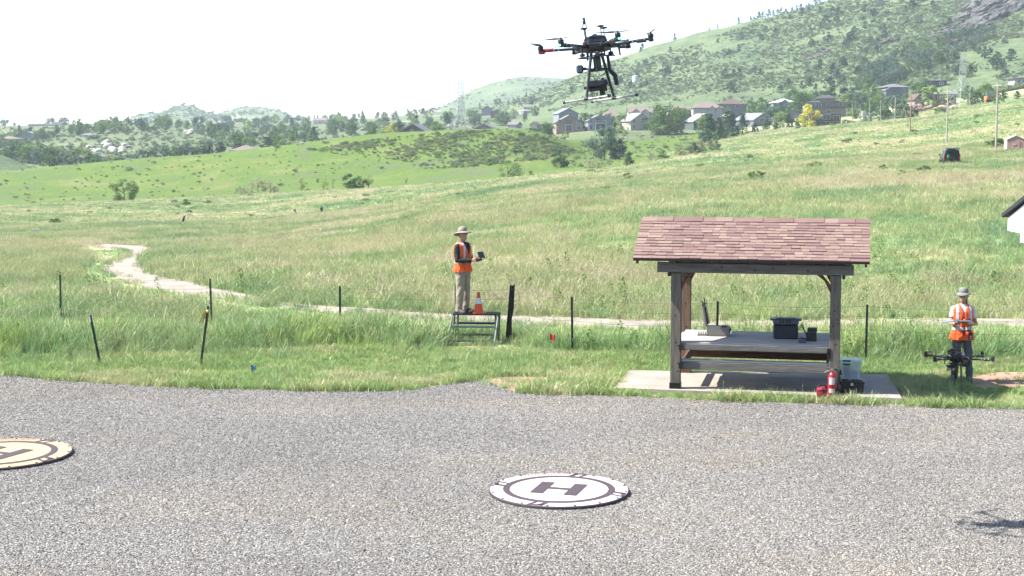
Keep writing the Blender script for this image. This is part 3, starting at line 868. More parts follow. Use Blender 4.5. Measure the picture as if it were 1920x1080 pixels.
fh = hill_points('far_hill', 900, 6); scatter('far_hill_trees', fh, r_.lognormal(math.log(2.3), .4, len(fh)), pr_mscrub, seed=25)
fh = hill_points('far_mesa', 700, 7); scatter('mesa_brush', fh, r_.lognormal(math.log(2.2), .4, len(fh)), pr_mscrub, seed=26)
fh = hill_points('scrub_hill', 700, 8); scatter('hill_scrub', fh, r_.lognormal(math.log(.8), .4, len(fh)), pr_mscrub, seed=27)

# ------------------------------------------------------------------ trees
bark = M('bark', (.085, .065, .05), .9, 0, .3, 6, .4)
bark_grey = M('grey_bark', (.20, .18, .16), .9, 0, .3, 6, .4)
lf_green = leaf_mat('leaf_green', [(0.052, 0.104, 0.032), (0.087, 0.152, 0.043), (0.138, 0.210, 0.065)], .3, .12, .45)
lf_light = leaf_mat('leaf_light', [(0.094, 0.160, 0.051), (0.145, 0.217, 0.072), (0.217, 0.290, 0.102)], .3, .12, .45)
lf_dark = leaf_mat('leaf_conifer', [(0.027, 0.058, 0.031), (0.048, 0.088, 0.048), (0.078, 0.126, 0.065)], .15, .2, .5)
lf_blue = leaf_mat('leaf_blue_grey', [(0.058, 0.099, 0.065), (0.087, 0.133, 0.087), (0.123, 0.174, 0.110)], .25, .12, .45)
lf_pale = leaf_mat('leaf_pale', [(0.161, 0.190, 0.103), (0.230, 0.253, 0.144), (0.310, 0.322, 0.190)], .3, .3, .4)
lf_yellow = leaf_mat('leaf_yellow', [(0.276, 0.276, 0.023), (0.414, 0.380, 0.034), (0.529, 0.483, 0.057)], .3, .3, .4)

def crown(seed, n, leaf, lobes, shape, dense=.6):
    """shape(t) -> radius at height fraction; crown of unit height from z=0..1; leaf clumps gathered in lobes with gaps"""
    r = np.random.default_rng(seed)
    L = []
    for i in range(lobes):
        t_ = r.uniform(.06, .97) if lobes > 3 else r.uniform(.2, .8)
        a = r.uniform(0, 2 * PI); rr = shape(t_) * r.uniform(.35, .95)
        L.append((rr * math.cos(a), rr * math.sin(a), t_))
    L = np.array(L); ls = r.uniform(.12, .24, lobes)
    ls = np.minimum(ls, .06 + np.array([shape(t_) for t_ in L[:, 2]]) * .6)
    k = r.integers(0, lobes, n); d = r.normal(size=(n, 3)); d /= np.linalg.norm(d, axis=1, keepdims=True)
    c = L[k] + d * (r.uniform(.3, 1.1, n)[:, None]) * ls[k][:, None]
    c[:, 2] = np.clip(c[:, 2], .0, 1.08)
    nm = d + r.normal(size=(n, 3)) * .6; nm[:, 2] += .2; nm /= np.linalg.norm(nm, axis=1, keepdims=True)
    return c, nm, leaf * r.uniform(.55, 1.4, n), L, r

SH = {'round': lambda t: .52 * math.sqrt(max(0.02, 1 - (2 * t - .92) ** 2)),
      'wide': lambda t: .72 * math.sqrt(max(0.02, 1 - (2 * t - .95) ** 2)),
      'tall': lambda t: .34 * math.sqrt(max(0.02, 1 - (2 * t - .9) ** 2)),
      'cone': lambda t: .30 * (1 - t) ** .8 + .02,
      'fat_cone': lambda t: .46 * (1 - t) ** .62 + .02,
      'vase': lambda t: .30 + .30 * t if t < .75 else .52 * (1.05 - t) / .3}
def tree_meshes(seed, kind, n, leaf, lf, lobes=16, trunk=.12, bk=None):
    """unit-height tree -> (trunk mesh, crown mesh)"""
    c, nm, s, L, r = crown(seed, n, leaf, lobes, SH[kind])
    c = c * np.array([1, 1, 1 - trunk]) + np.array([0, 0, trunk])
    v, f = leaf_quads(r, c, nm, s)
    cm = fast_mesh('crown', v, f, lf)
    b = MB(); th = .82 if kind in ('cone', 'fat_cone') else .55
    b.tube([(0, 0, -.03), (.005, .004, trunk), (.012, -.006, th * .6), (.0, .01, th)], [.030, .022, .014, .006], 7)
    if kind not in ('cone', 'fat_cone'):
        for i in range(min(9, lobes)):
            e = Vector(L[i]); e.z = trunk + e.z * (1 - trunk); z0 = max(trunk * .8, min(e.z * .55, .5))
            b.tube([(0, 0, z0), (e.x * .45, e.y * .45, z0 + (e.z - z0) * .55), e], [.012, .008, .003], 5)
    tm = b.mesh('trunk', True); tm.materials.append(bk or bark)
    return tm, cm
def one_mesh(tm, cm): return tm, cm

ANCH = [(1032, 'the reservoir side'), (1068, 'the tan balcony house'), (1125, 'the blue-grey balcony house'), (1202, 'the cream arched house'), (1288, 'the half hidden grey house'), (1327, 'the pyramid-roofed house'), (1378, 'the taupe gabled house'), (1430, 'the blue-roofed grey house'), (1472, 'the white-roofed house'), (1519, 'the yellow tree'), (1552, 'the flat-roofed modern house'), (1597, 'the slim field poles'), (1682, 'the low-porched house'), (1724, 'the small stone house'), (1757, 'the highest dark house'), (1772, 'the black timber cabin'), (1801, 'the power pylon'), (1853, 'the orange excavator'), (1868, 'the tallest pole'), (1918, 'the edge-cut white house')]
ANCL = [(12, 'the broad beige roof'), (30, 'the half hidden pinkish roof'), (74, 'the roof by the pale road'), (122, 'the small slate house'), (182, 'the dark roof over the grass'), (230, 'the lone round bush'), (340, 'the hilltop gables'), (457, 'the wide pinkish-grey roof'), (505, 'the silvery shrubs'), (610, 'the twin-roofed house'), (733, 'the yellow-green bush'), (774, 'the brown ridge house'), (863, 'the lattice mast')]
_lab = {}
def near(wrd, px, hp, anchors, tail, front):
    ax, an = min(anchors, key=lambda t_: abs(t_[0] - px)); d = px - ax
    rel = ('in front of' if front else 'behind') if abs(d) < 7 else ('just left of' if d < 0 else 'just right of')
    for size in ('', 'taller ', 'smaller ', 'tiny ', 'largest ', 'low wide '):
        if size == 'taller ' and hp < 26 or size == 'largest ' and hp < 40 or size in ('smaller ', 'tiny ') and hp > 30: continue
        l_ = f'{size}{wrd} tree {rel} {an}{tail}'
        if l_ not in _lab: _lab[l_] = 1; return l_
    return f'{wrd} tree {rel} {an}{tail}'

def hero_tree(name, label, loc, hgt, meshes, group=None, cat='tree', wide=1.0):
    t = thing(name, label, cat, loc, random.uniform(0, 6), group)
    t.scale = (hgt * wide, hgt * wide, hgt)
    for nm, me in (('trunk', meshes[0]), ('crown', meshes[1])):
        link(bpy.data.objects.new(nm, me), t)
    return t
def small_tree(name, label, loc, hgt, me, group, cat='tree', wide=1.0):
    o = thing(name, label, cat, loc, random.uniform(0, 6), group)
    o.scale = (hgt * wide, hgt * wide, hgt)
    link(bpy.data.objects.new('trunk', me[0]), o); link(bpy.data.objects.new('crown', me[1]), o)
    return o

hb = [tree_meshes(100 + i, k_, n_, l_, m_, lo_, tr_) for i, (k_, n_, l_, m_, lo_, tr_) in enumerate([
    ('wide', 2600, .034, lf_green, 22, .06), ('round', 2600, .030, lf_blue, 26, .05), ('vase', 1500, .026, lf_light, 20, .12),
    ('fat_cone', 1600, .034, lf_dark, 26, .03), ('wide', 1600, .034, lf_pale, 18, .04), ('tall', 600, .026, lf_light, 12, .2), ('round', 1500, .04, lf_green, 16, .04)])]
def hero_px(name, label, px, Y, hpx, mesh, wide=1.0, dz=0.0, cat='tree', group=None):
    return hero_tree(name, label, on(px, Y, dz), hpx * Y / F, mesh, group, cat, wide)
hero_px('shrub_tree', 'round bushy green tree standing alone low on the left grassy slope', 230, 408, 38, hb[0], 1.1)
hero_px('shrub_tree', 'dense bushy tree beside the big gully tree, rounded crown below the scrub slope', 1051, 470, 31, hb[6], 1.15)
hero_px('gully_tree', 'largest blue-green cottonwood in the gully below the tan houses', 1134, 500, 60, hb[1], 1.05)
hero_px('gully_tree', 'shorter blue-green cottonwood leaning against the largest one in the gully', 1155, 498, 38, hb[1], 1.0)
hero_px('juniper_bush', 'dark conical juniper on the near field edge right of the gully cottonwoods', 1180, 338, 26, hb[3], 1.0, cat='bush')
hero_px('open_tree', 'open airy light green tree with bare stems at the foot of the scrub slope', 952, 400, 40, hb[2], 1.45)
hero_px('pale_shrub', 'wide pale silvery shrub at the field edge, largest of the pale clump', 482, 405, 30, hb[4], 1.15, cat='bush')
hero_px('pale_shrub', 'low pale shrub spreading on the left end of the silvery clump', 450, 404, 17, hb[4], 1.4, cat='bush')
hero_px('pale_shrub', 'small pale shrub at the right end of the silvery clump', 512, 403, 14, hb[4], 1.4, cat='bush')
hero_px('leafy_bush', 'mid green leafy bush left of a slim upright sapling at the field edge', 657, 396, 29, hb[6], 1.15, cat='bush')
hero_px('leafy_bush', 'lower rounded green bush just left of the slim sapling', 673, 394, 24, hb[0], 1.0, cat='bush')
hero_px('sapling', 'slim upright sapling at the right end of the field edge bushes', 690, 394, 28, hb[5], 1.1)
hero_px('sapling', 'thin sparse sapling left of the bare grey tree at the field edge', 606, 398, 26, hb[5], 1.0)
hero_px('sapling', 'wispy light green sapling clump right of the silvery shrubs', 565, 401, 26, hb[2], .9)
hero_px('round_bush', 'small round bush right of the airy tree below the scrub slope', 995, 430, 14, hb[6], 1.1, cat='bush')
hero_px('round_bush', 'grey-green round bush left of the dark conical juniper', 1112, 352, 20, hb[4], 1.3, cat='bush')
for i, (px, Y, hp, k_) in enumerate([(1222, 335, 15, 4), (1245, 336, 17, 6), (1275, 338, 19, 4), (1300, 341, 23, 1), (1318, 343, 25, 4), (1338, 346, 20, 1)]):
    hero_px('hedgerow_shrub', 'grey-green shrub in the row crossing the pale slope right of the dark juniper', px, Y, hp, hb[k_], 1.25, cat='bush', group='shrubs in the row on the pale slope')
for i, (px, Y, hp) in enumerate([(1868, 188, 20), (1690, 260, 8), (1735, 130, 14), (1660, 140, 13), (1530, 160, 14), (1180, 170, 16), (100, 210, 13), (345, 320, 12), (1420, 138, 18), (1690, 122, 16), (1590, 300, 9)]):
    hero_px('meadow_bush', 'low green bush standing out of the meadow grass', px, Y, hp, hb[6 if i % 2 else 0], 1.5, cat='bush', group='low bushes in the meadow')
def bare_tree(label, px, Y, hpx, seed):
    r = random.Random(seed); H_ = hpx * Y / F; b = MB()
    b.tube([(0, 0, -.1), (.02, 0, .35 * H_), (.0, .03, .6 * H_)], [.035 * H_, .025 * H_, .012 * H_], 6)
    br = MB()
    for i in range(14):
        a = r.uniform(0, 6.28); z0 = r.uniform(.15, .6) * H_; l_ = r.uniform(.25, .5) * H_
        e = Vector((math.cos(a) * l_ * .42, math.sin(a) * l_ * .42, min(H_, z0 + l_)))
        br.tube([(0, 0, z0), e * .5 + Vector((0, 0, z0 * .55)), e], [.012 * H_, .008 * H_, .003 * H_], 4)
    t = thing('bare_tree', label, 'tree', on(px, Y)); b.build('trunk', bark_grey, t, True); br.build('branch', bark_grey, t)
bare_tree('leafless grey tree with fanned upright branches at the field edge', 623, 397, 23, 1)
bare_tree('leafless grey tree standing alone left of the airy green tree', 761, 396, 24, 2)
bare_tree('leafless dead shrub poking out of the silvery shrub clump', 505, 402, 24, 3)

st = {k_: [one_mesh(*tree_meshes(200 + i * 7 + j, kd, n_, lf_, m_, lo_, tr_)) for j in range(3)] for i, (k_, kd, n_, lf_, m_, lo_, tr_) in enumerate([
    ('green', 'round', 620, .060, lf_green, 26, .02), ('light', 'round', 560, .060, lf_light, 24, .02), ('blue', 'wide', 620, .066, lf_blue, 26, .02),
    ('cone', 'cone', 460, .05, lf_dark, 26, .02), ('juniper', 'fat_cone', 380, .07, lf_dark, 18, .01), ('scrub', 'wide', 300, .08, lf_blue, 10, .02)])}
st['green_big'] = [tree_meshes(320 + j, 'round', 2000, .031, lf_green, 36, .02) for j in range(2)]
st['cone_big'] = [tree_meshes(330 + j, 'cone', 1500, .028, lf_dark, 44, .02) for j in range(2)]
# the trees round the hillside houses, one by one
yt = 'yellow-leaved tree in full colour between grey house and flat-roofed modern house'
small_tree('yellow_tree', yt, P(1519, 238, 628) + Vector((0, 0, -1)), 10.5, one_mesh(*tree_meshes(300, 'round', 700, .05, lf_yellow, 16, .1)), None, wide=.95)
small_tree('yellow_tree', 'yellow-green rounded bush left of the brown gabled house on the ridge', P(733, 257, 590), 5.0, one_mesh(*tree_meshes(301, 'wide', 500, .06, lf_yellow, 12, .05)), None, wide=.9)
rj = np.random.default_rng(4)
for px, py, Y, hp, k_, wd in [(1248, 246, 655, 58, 'green', 1.15), (1232, 246, 650, 40, 'green', 1.0), (1270, 240, 655, 48, 'green', .9), (1097, 236, 700, 32, 'green', 1.0), (1030, 240, 660, 22, 'green', 1.1), (1020, 244, 650, 30, 'green', 1.0),
        (1003, 244, 650, 20, 'blue', 1.0), (985, 242, 650, 18, 'green', 1.2), (1060, 246, 640, 12, 'light', 1.2), (1165, 240, 660, 36, 'light', .8), (1152, 240, 650, 24, 'cone', 1.1), (1180, 205, 800, 20, 'green', 1.0),
        (1330, 265, 570, 54, 'cone', 1.1), (1348, 262, 580, 45, 'cone', 1.1), (1326, 262, 560, 26, 'juniper', 1.1), (1362, 258, 600, 52, 'cone', 1.25), (1372, 258, 600, 46, 'cone', 1.2), (1392, 255, 610, 40, 'cone', 1.2), (1318, 250, 620, 44, 'light', .7),
        (1415, 245, 610, 18, 'juniper', 1.1), (1436, 245, 610, 24, 'cone', 1.2), (1455, 246, 605, 16, 'juniper', 1.2), (1463, 240, 640, 32, 'light', .9), (1478, 240, 640, 28, 'cone', 1.2), (1427, 205, 760, 34, 'green', 1.0), (1410, 212, 740, 26, 'green', 1.0), (1440, 210, 720, 28, 'juniper', 1.0),
        (1452, 205, 720, 22, 'blue', 1.0), (1475, 212, 690, 22, 'juniper', 1.0), (1500, 205, 730, 44, 'green', .9), (1512, 200, 760, 38, 'green', .9), (1530, 180, 800, 28, 'blue', 1.0), (1556, 180, 820, 30, 'juniper', 1.2), (1580, 180, 820, 30, 'juniper', 1.2), (1597, 182, 810, 28, 'juniper', 1.2), (1545, 186, 790, 26, 'green', 1.0), (1485, 195, 780, 40, 'green', .9),
        (1505, 242, 640, 20, 'green', 1.3), (1530, 240, 630, 16, 'blue', 1.3), (1495, 246, 600, 14, 'juniper', 1.2), (1585, 240, 610, 10, 'light', 1.8), (1560, 242, 610, 9, 'green', 1.8), (1408, 190, 840, 22, 'light', 1.0),
        (1630, 205, 640, 30, 'green', 1.2), (1650, 200, 660, 34, 'green', 1.1), (1672, 212, 600, 40, 'blue', 1.1), (1695, 206, 620, 36, 'light', 1.0), (1640, 175, 760, 34, 'green', 1.1), (1612, 190, 720, 26, 'blue', 1.1), (1735, 172, 720, 30, 'green', 1.2), (1748, 196, 600, 44, 'light', 1.25), (1722, 168, 740, 34, 'green', 1.1),
        (1812, 172, 650, 26, 'green', 1.0), (1830, 195, 560, 26, 'green', 1.2), (1850, 192, 560, 24, 'green', 1.1), (1845, 190, 580, 34, 'green', .9), (1820, 192, 560, 22, 'light', 1.1), (1880, 186, 540, 18, 'juniper', 1.1), (1905, 190, 520, 16, 'juniper', 1.1), (1690, 216, 560, 30, 'blue', 1.2), (1660, 216, 570, 26, 'green', 1.2), (1632, 220, 570, 22, 'blue', 1.3), (1712, 216, 560, 18, 'green', 1.3), (1605, 205, 650, 22, 'green', 1.2),
        (1600, 186, 760, 26, 'blue', 1.2), (1622, 180, 780, 24, 'green', 1.2), (1655, 150, 900, 30, 'juniper', 1.1), (1670, 152, 900, 26, 'blue', 1.2), (1690, 140, 950, 28, 'juniper', 1.1), (1760, 205, 545, 14, 'light', 1.5), (1860, 196, 545, 18, 'blue', 1.4), (1870, 206, 520, 12, 'light', 1.8)]:
    q = on(px, Y); zz = min(zat(py, Y), q.z + 1.0) if q.z < zat(py, Y) - 4 else q.z - .2
    wrd = {'green': 'broad leafy green', 'light': 'fresh light green', 'blue': 'blue-green spreading', 'cone': 'tall dark pointed', 'juniper': 'squat dark conical'}[k_]
    small_tree({'cone': 'spruce_tree', 'juniper': 'juniper_tree'}.get(k_, 'garden_tree'), near(wrd, px, hp, ANCH, ' on the hillside', Y < 680), (q.x, q.y, zz), hp * Y / F, random.choice(st[k_ + '_big' if hp >= 38 and k_ + '_big' in st else k_]), wrd + ' trees among the hillside houses', wide=wd)
for px, py, Y, hp, k_, wd in [(8, 305, 735, 26, 'green', 1.2), (22, 300, 745, 30, 'cone', 1.3), (52, 303, 725, 32, 'green', 1.3), (74, 306, 715, 26, 'blue', 1.3), (92, 308, 710, 34, 'green', 1.2), (108, 305, 715, 30, 'light', .9), (117, 300, 735, 26, 'cone', .9), (132, 300, 735, 26, 'cone', .9), (125, 310, 705, 24, 'blue', 1.2), (150, 308, 705, 30, 'light', 1.5), (165, 308, 705, 20, 'green', 1.5), (200, 309, 690, 16, 'light', 1.6), (222, 308, 690, 18, 'green', 1.6), (180, 308, 690, 14, 'green', 1.6), (30, 290, 790, 26, 'green', 1.3), (70, 288, 800, 22, 'green', 1.3), (250, 306, 690, 18, 'blue', 1.6), (275, 303, 690, 22, 'blue', 1.4), (300, 300, 690, 26, 'blue', 1.3), (325, 298, 690, 24, 'green', 1.4), (350, 296, 690, 28, 'blue', 1.3), (375, 293, 690, 30, 'green', 1.3), (398, 292, 690, 30, 'blue', 1.2), (415, 292, 680, 26, 'cone', 1.2), (440, 276, 720, 26, 'green', 1.3), (455, 274, 720, 22, 'light', 1.3), (500, 278, 690, 20, 'juniper', 1.6), (525, 276, 690, 22, 'green', 1.5), (550, 273, 690, 20, 'light', 1.5), (585, 270, 690, 16, 'light', 1.6), (700, 258, 690, 26, 'green', 1.1), (720, 258, 680, 20, 'light', 1.4), (815, 250, 680, 22, 'green', 1.5)]:
    q = on(px, Y); wrd = {'green': 'leafy green', 'light': 'light green', 'blue': 'blue-green', 'cone': 'dark pointed', 'juniper': 'dark spreading'}[k_]
    small_tree('valley_tree' if k_ != 'cone' else 'spruce_tree', near(wrd, px, hp, ANCL, ' behind the ridge', Y < 720), (q.x, q.y, zat(py, Y) - 1.0), (hp + 4) * Y / F, random.choice(st[k_]), wrd + ' trees behind the ridge crest', wide=wd)
for i in range(46):
    px = rj.uniform(1035, 1600); Y = rj.uniform(700, 800); k_ = ['green', 'light', 'green', 'juniper', 'blue'][rj.integers(5)]; q = on(px, Y)
    wrd = {'green': 'broad leafy green', 'light': 'fresh light green', 'blue': 'blue-green spreading', 'juniper': 'squat dark conical'}[k_]
    small_tree('juniper_tree' if k_ == 'juniper' else 'garden_tree', near(wrd, px, 20, ANCH, ' on the hillside', Y < 730), q, rj.uniform(4, 8), random.choice(st[k_]), wrd + ' trees among the hillside houses', wide=rj.uniform(.9, 1.3))
# junipers dotted over the mountain
jp = px_points(165, [(1000, 178), (1190, 110), (1300, 86), (1400, 60), (1530, 8), (1560, 0), (1920, 0), (1920, 150), (1700, 150), (1600, 165), (1450, 175), (1250, 185), (1100, 198)], 17, 680)
rj = np.random.default_rng(4)
dn = fbm(jp[:, 0] / 90, jp[:, 1] / 110, 3, 81) + .00035 * jp[:, 0]
jp = jp[dn > np.quantile(dn, .22)]
for q in jp:
    small_tree('juniper_tree', 'dark juniper dotted on the scrubby mountainside', q, rj.uniform(3.2, 7.5), st['juniper'][rj.integers(3)], 'junipers on the mountainside', wide=rj.uniform(.9, 1.5))
for px in list(np.linspace(1405, 1535, 16)) + [1198, 1205, 1262, 1330, 1345, 1385, 900, 935, 960, 985, 1010]:
    q = None
    for py in range(0, 240, 1):
        q = G(px + random.uniform(-3, 3), py + .5, 680)
        if q is not None: break
    if q is None: continue
    small_tree('pine_tree', 'small dark pine standing on the mountain skyline', q, random.uniform(3, 6.5), random.choice(st['juniper' if random.random() < .6 else 'cone']), 'pines along the mountain skyline', wide=random.uniform(.8, 1.3))
# dark thickets: draw right of the modern houses and the gullies
th = px_points(62, [(1590, 150), (1640, 120), (1740, 90), (1800, 75), (1850, 50), (1885, 40), (1870, 70), (1790, 110), (1720, 140), (1650, 170), (1600, 190)], 23, 660)
for q in th:
    small_tree('thicket_tree', 'blue-green thicket tree in the mountain draw below the cliff', q, rj.uniform(4, 9), st['blue' if rj.uniform() < .6 else 'green'][rj.integers(3)], 'thicket trees in the draw below the cliff', wide=rj.uniform(.9, 1.3))
# valley town trees
vt = px_points(165, [(0, 262), (60, 250), (160, 240), (250, 236), (420, 236), (560, 226), (700, 224), (850, 222), (900, 218), (1000, 215), (1020, 228), (960, 236), (850, 244), (700, 256), (600, 266), (470, 276), (420, 284), (400, 262), (330, 246), (250, 250), (180, 252), (130, 256), (60, 268), (40, 290), (0, 285)], 29, 680)
for q in vt:
    k_ = ['green', 'green', 'blue', 'light', 'cone', 'green'][rj.integers(6)]
    wrd = {'green': 'leafy green', 'light': 'light green', 'blue': 'blue-green', 'cone': 'dark pointed'}[k_]
    small_tree('valley_tree' if k_ != 'cone' else 'spruce_tree', wrd + ' tree in the wooded valley town beyond the grassy ridge', q, rj.uniform(4.5, 9.5) * np.interp(q[1], [700, 1800], [.85, 1.35]), st[k_][rj.integers(3)], wrd + ' trees in the valley town', wide=rj.uniform(.85, 1.25))
hl = []
for px in list(rj.uniform(0, 1000, 60)):
    for py in range(196, 300):
        q = G(px, py + .5, 680)
        if q is not None and q.y < 2100: break
    if q is not None:
        small_tree('horizon_tree', 'blue-green tree on the far wooded horizon left of the mountain', q, rj.uniform(4, 8.5), st[['green', 'blue', 'cone'][rj.integers(3)]][rj.integers(3)], 'trees along the wooded horizon', wide=rj.uniform(.8, 1.3))
# trees on the two far hills
for a_, b2, c_ in [(250, 420, 60), (425, 550, 40)]:
    pass

# ------------------------------------------------------------------ houses
glass = M('window_glass', (.05, .075, .10), .12, 0, .25, 2, 0, .8)
trimw = M('white_trim', (.62, .62, .60), .6)
WALLC = {'tan': (.34, .27, .20), 'beige': (.46, .40, .33), 'white': (.46, .44, .41), 'grey': (.22, .235, .25), 'bluegrey': (.25, .29, .33), 'dkgrey': (.10, .11, .115), 'brown': (.11, .085, .07), 'taupe': (.27, .24, .21), 'green': (.10, .13, .12), 'stone': (.33, .29, .26), 'wood': (.16, .095, .06), 'cream': (.55, .50, .42)}
ROOFC = {'tanr': (.24, .20, .175), 'greyr': (.20, .205, .215), 'bluer': (.26, .29, .32), 'palr': (.36, .34, .33), 'dkr': (.085, .085, .095), 'whiter': (.62, .61, .60), 'brownr': (.15, .11, .09)}
def wm(k): return M('siding_' + k, WALLC[k], .85, 0, .10, 1.2, .3, .2, (1, 1, 6))
def rm(k): return M('roofing_' + k, ROOFC[k], .9, 0, .14, 2.5, .4, .2)
dark_in = M('dark_trim_and_shade', (.04, .04, .045), .9)  # dark paint of railings and deck; also stands in for shade inside the boot

def window(parent, x, z, ww, hh, y=0.0, axis='x', mat=None):
    b = MB()
    if axis == 'x': b.box((x, y - .05, z), (ww + .24, .1, hh + .24))
    else: b.box((y, x, z), (.1, ww + .24, hh + .24))
    f = b.build('window', mat or trimw, parent)
    g = MB()
    n = 2 if ww > 1.1 else 1
    for i in range(n):
        cx = x + (i - (n - 1) / 2) * ww / n
        if axis == 'x': g.box((cx, y - .10, z), (ww / n - .08, .06, hh))
        else: g.box((y - .05 if y < 0 else y + .05, cx, z), (.06, ww / n - .08, hh))
    g.build('pane', glass, f)

def house(label, px, py, Y, wpx, hw, hr, depth=11, ridge='x', roof='gable', wall='tan', rf='greyr', rz=0.0, wins=(), balcony=None, over=.5, cat='house', name='house', gable_front=None, group=None, wing=None):
    k = Y / F
    W, H, RH = wpx * k, hw * k, hr * k
    t = thing(name, label, cat, P(px, py, Y), rz, group)
    b = MB(); D = depth
    b.box((0, D / 2, (H - 6) / 2), (W, D, H + 6))
    if roof == 'gable':
        if ridge == 'x':
            for s in (-1, 1): b.add([(s * W / 2, 0, H), (s * W / 2, D, H), (s * W / 2, D / 2, H + RH), (s * (W / 2 - .3), 0, H), (s * (W / 2 - .3), D, H), (s * (W / 2 - .3), D / 2, H + RH)], [(0, 1, 2), (3, 5, 4), (0, 2, 5, 3), (1, 4, 5, 2)])
        else:
            for y0, y1 in ((0, .3), (D - .3, D)): b.add([(-W / 2, y0, H), (W / 2, y0, H), (0, y0, H + RH), (-W / 2, y1, H), (W / 2, y1, H), (0, y1, H + RH)], [(0, 1, 2), (3, 5, 4), (0, 2, 5, 3), (1, 4, 5, 2)])
    b.build('wall', wm(wall), t)
    b = MB(); o = over; th = .28
    def slab(a, b_, c, d):
        up = Vector((0, 0, th)); vs = [Vector(q) for q in (a, b_, c, d)]
        b.add(vs + [v + up for v in vs], [(3, 2, 1, 0), (4, 5, 6, 7), (0, 1, 5, 4), (1, 2, 6, 5), (2, 3, 7, 6), (3, 0, 4, 7)])
    if roof == 'gable':
        if ridge == 'x':
            dz = o * RH / (D / 2)
            slab((-W / 2 - o, -o, H - dz), (W / 2 + o, -o, H - dz), (W / 2 + o, D / 2, H + RH), (-W / 2 - o, D / 2, H + RH))
            slab((W / 2 + o, D + o, H - dz), (-W / 2 - o, D + o, H - dz), (-W / 2 - o, D / 2, H + RH), (W / 2 + o, D / 2, H + RH))
        else:
            dz = o * RH / (W / 2)
            slab((-W / 2 - o, D + o, H - dz), (-W / 2 - o, -o, H - dz), (0, -o, H + RH), (0, D + o, H + RH))
            slab((W / 2 + o, -o, H - dz), (W / 2 + o, D + o, H - dz), (0, D + o, H + RH), (0, -o, H + RH))
    elif roof == 'hip':
        e = [(-W / 2 - o, -o), (W / 2 + o, -o), (W / 2 + o, D + o), (-W / 2 - o, D + o)]
        rl = max(0.1, (W - D) / 2)
        if W >= D: r0, r1 = (-rl, D / 2), (rl, D / 2)
        else: r0, r1 = (0, W / 2), (0, D - W / 2)
        vs = [(*q, H - .05) for q in e] + [(*q, H + .2) for q in e] + [(*r0, H + RH), (*r1, H + RH)]
        if W >= D: fs = [(4, 5, 9, 8), (5, 6, 9), (6, 7, 8, 9), (7, 4, 8)]
        else: fs = [(4, 5, 8), (5, 6, 9, 8), (6, 7, 9), (7, 4, 8, 9)]
        b.add(vs, fs + [(3, 2, 1, 0), (0, 1, 5, 4), (1, 2, 6, 5), (2, 3, 7, 6), (3, 0, 4, 7)])
    elif roof == 'shed':
        slab((-W / 2 - o, -o, H + .1), (W / 2 + o, -o, H + RH), (W / 2 + o, D + o, H + RH), (-W / 2 - o, D + o, H + .1))
    else:
        b.box((0, D / 2, H + .2), (W + 2 * o, D + 2 * o, .4))
    ro = b.build('roof', rm(rf), t)
    if gable_front:
        for gx, gw, gz, gh, pd in gable_front:        # small front gables
            b = MB(); gw2 = gw / 2
            b.add([(gx - gw2, -pd, gz), (gx + gw2, -pd, gz), (gx, -pd, gz + gh), (gx - gw2, D * .4, gz), (gx + gw2, D * .4, gz), (gx, D * .4, gz + gh)], [(0, 1, 2), (3, 5, 4), (0, 3, 4, 1)])
            b.box((gx, (D * .3 - pd) / 2, gz / 2 - 1), (gw * .96, D * .3 + pd - .02, gz + 2 - .02))
            b.build('bay', wm(wall), t)
            b = MB()
            slab((gx - gw2 - .4, D * .42, gz - .3), (gx - gw2 - .4, -pd - .35, gz - .3), (gx, -pd - .35, gz + gh), (gx, D * .42, gz + gh))
            slab((gx + gw2 + .4, -pd - .35, gz - .3), (gx + gw2 + .4, D * .42, gz - .3), (gx, D * .42, gz + gh), (gx, -pd - .35, gz + gh))
            b.build('gable_roof', rm(rf), ro)
    if not wins and W > 4:
        wins = [(W * f_, H * .55, min(1.6, W * .14), min(1.3, H * .4)) for f_ in ((-.28, .22) if W < 9 else (-.33, -.05, .30))]
    for wv in wins: window(t, *wv)
    if balcony:
        bx, bz, bw, bd = balcony
        b = MB(); b.box((bx, -bd / 2 - .01, bz), (bw, bd, .25)); 
        for s in (-1, 1): b.box((bx + s * (bw / 2 - .15), -bd + .15, bz / 2 - 1.13), (.25, .25, bz + 2))
        bb = b.build('balcony', trimw if wall not in ('dkgrey', 'brown') else wm('brown'), t)
        b = MB(); b.box((bx, -bd + .05, bz + 1.1), (bw, .08, .1))
        for i in range(int(bw / .5) + 1): b.box((bx - bw / 2 + .05 + i * (bw - .1) / max(1, int(bw / .5)), -bd + .05, bz + .6), (.06, .06, .92))
        b.build('railing', dark_in if wall == 'tan' else trimw, bb)
        b = MB(); b.box((bx, -.06, bz + 1.25), (bw * .8, .12, 2.1)); b.build('patio_door', glass, t)
        b = MB(); b.box((bx, -.06, bz - 1.6), (bw * .8, .12, 2.0)); b.build('patio_door', glass, t)
    return t

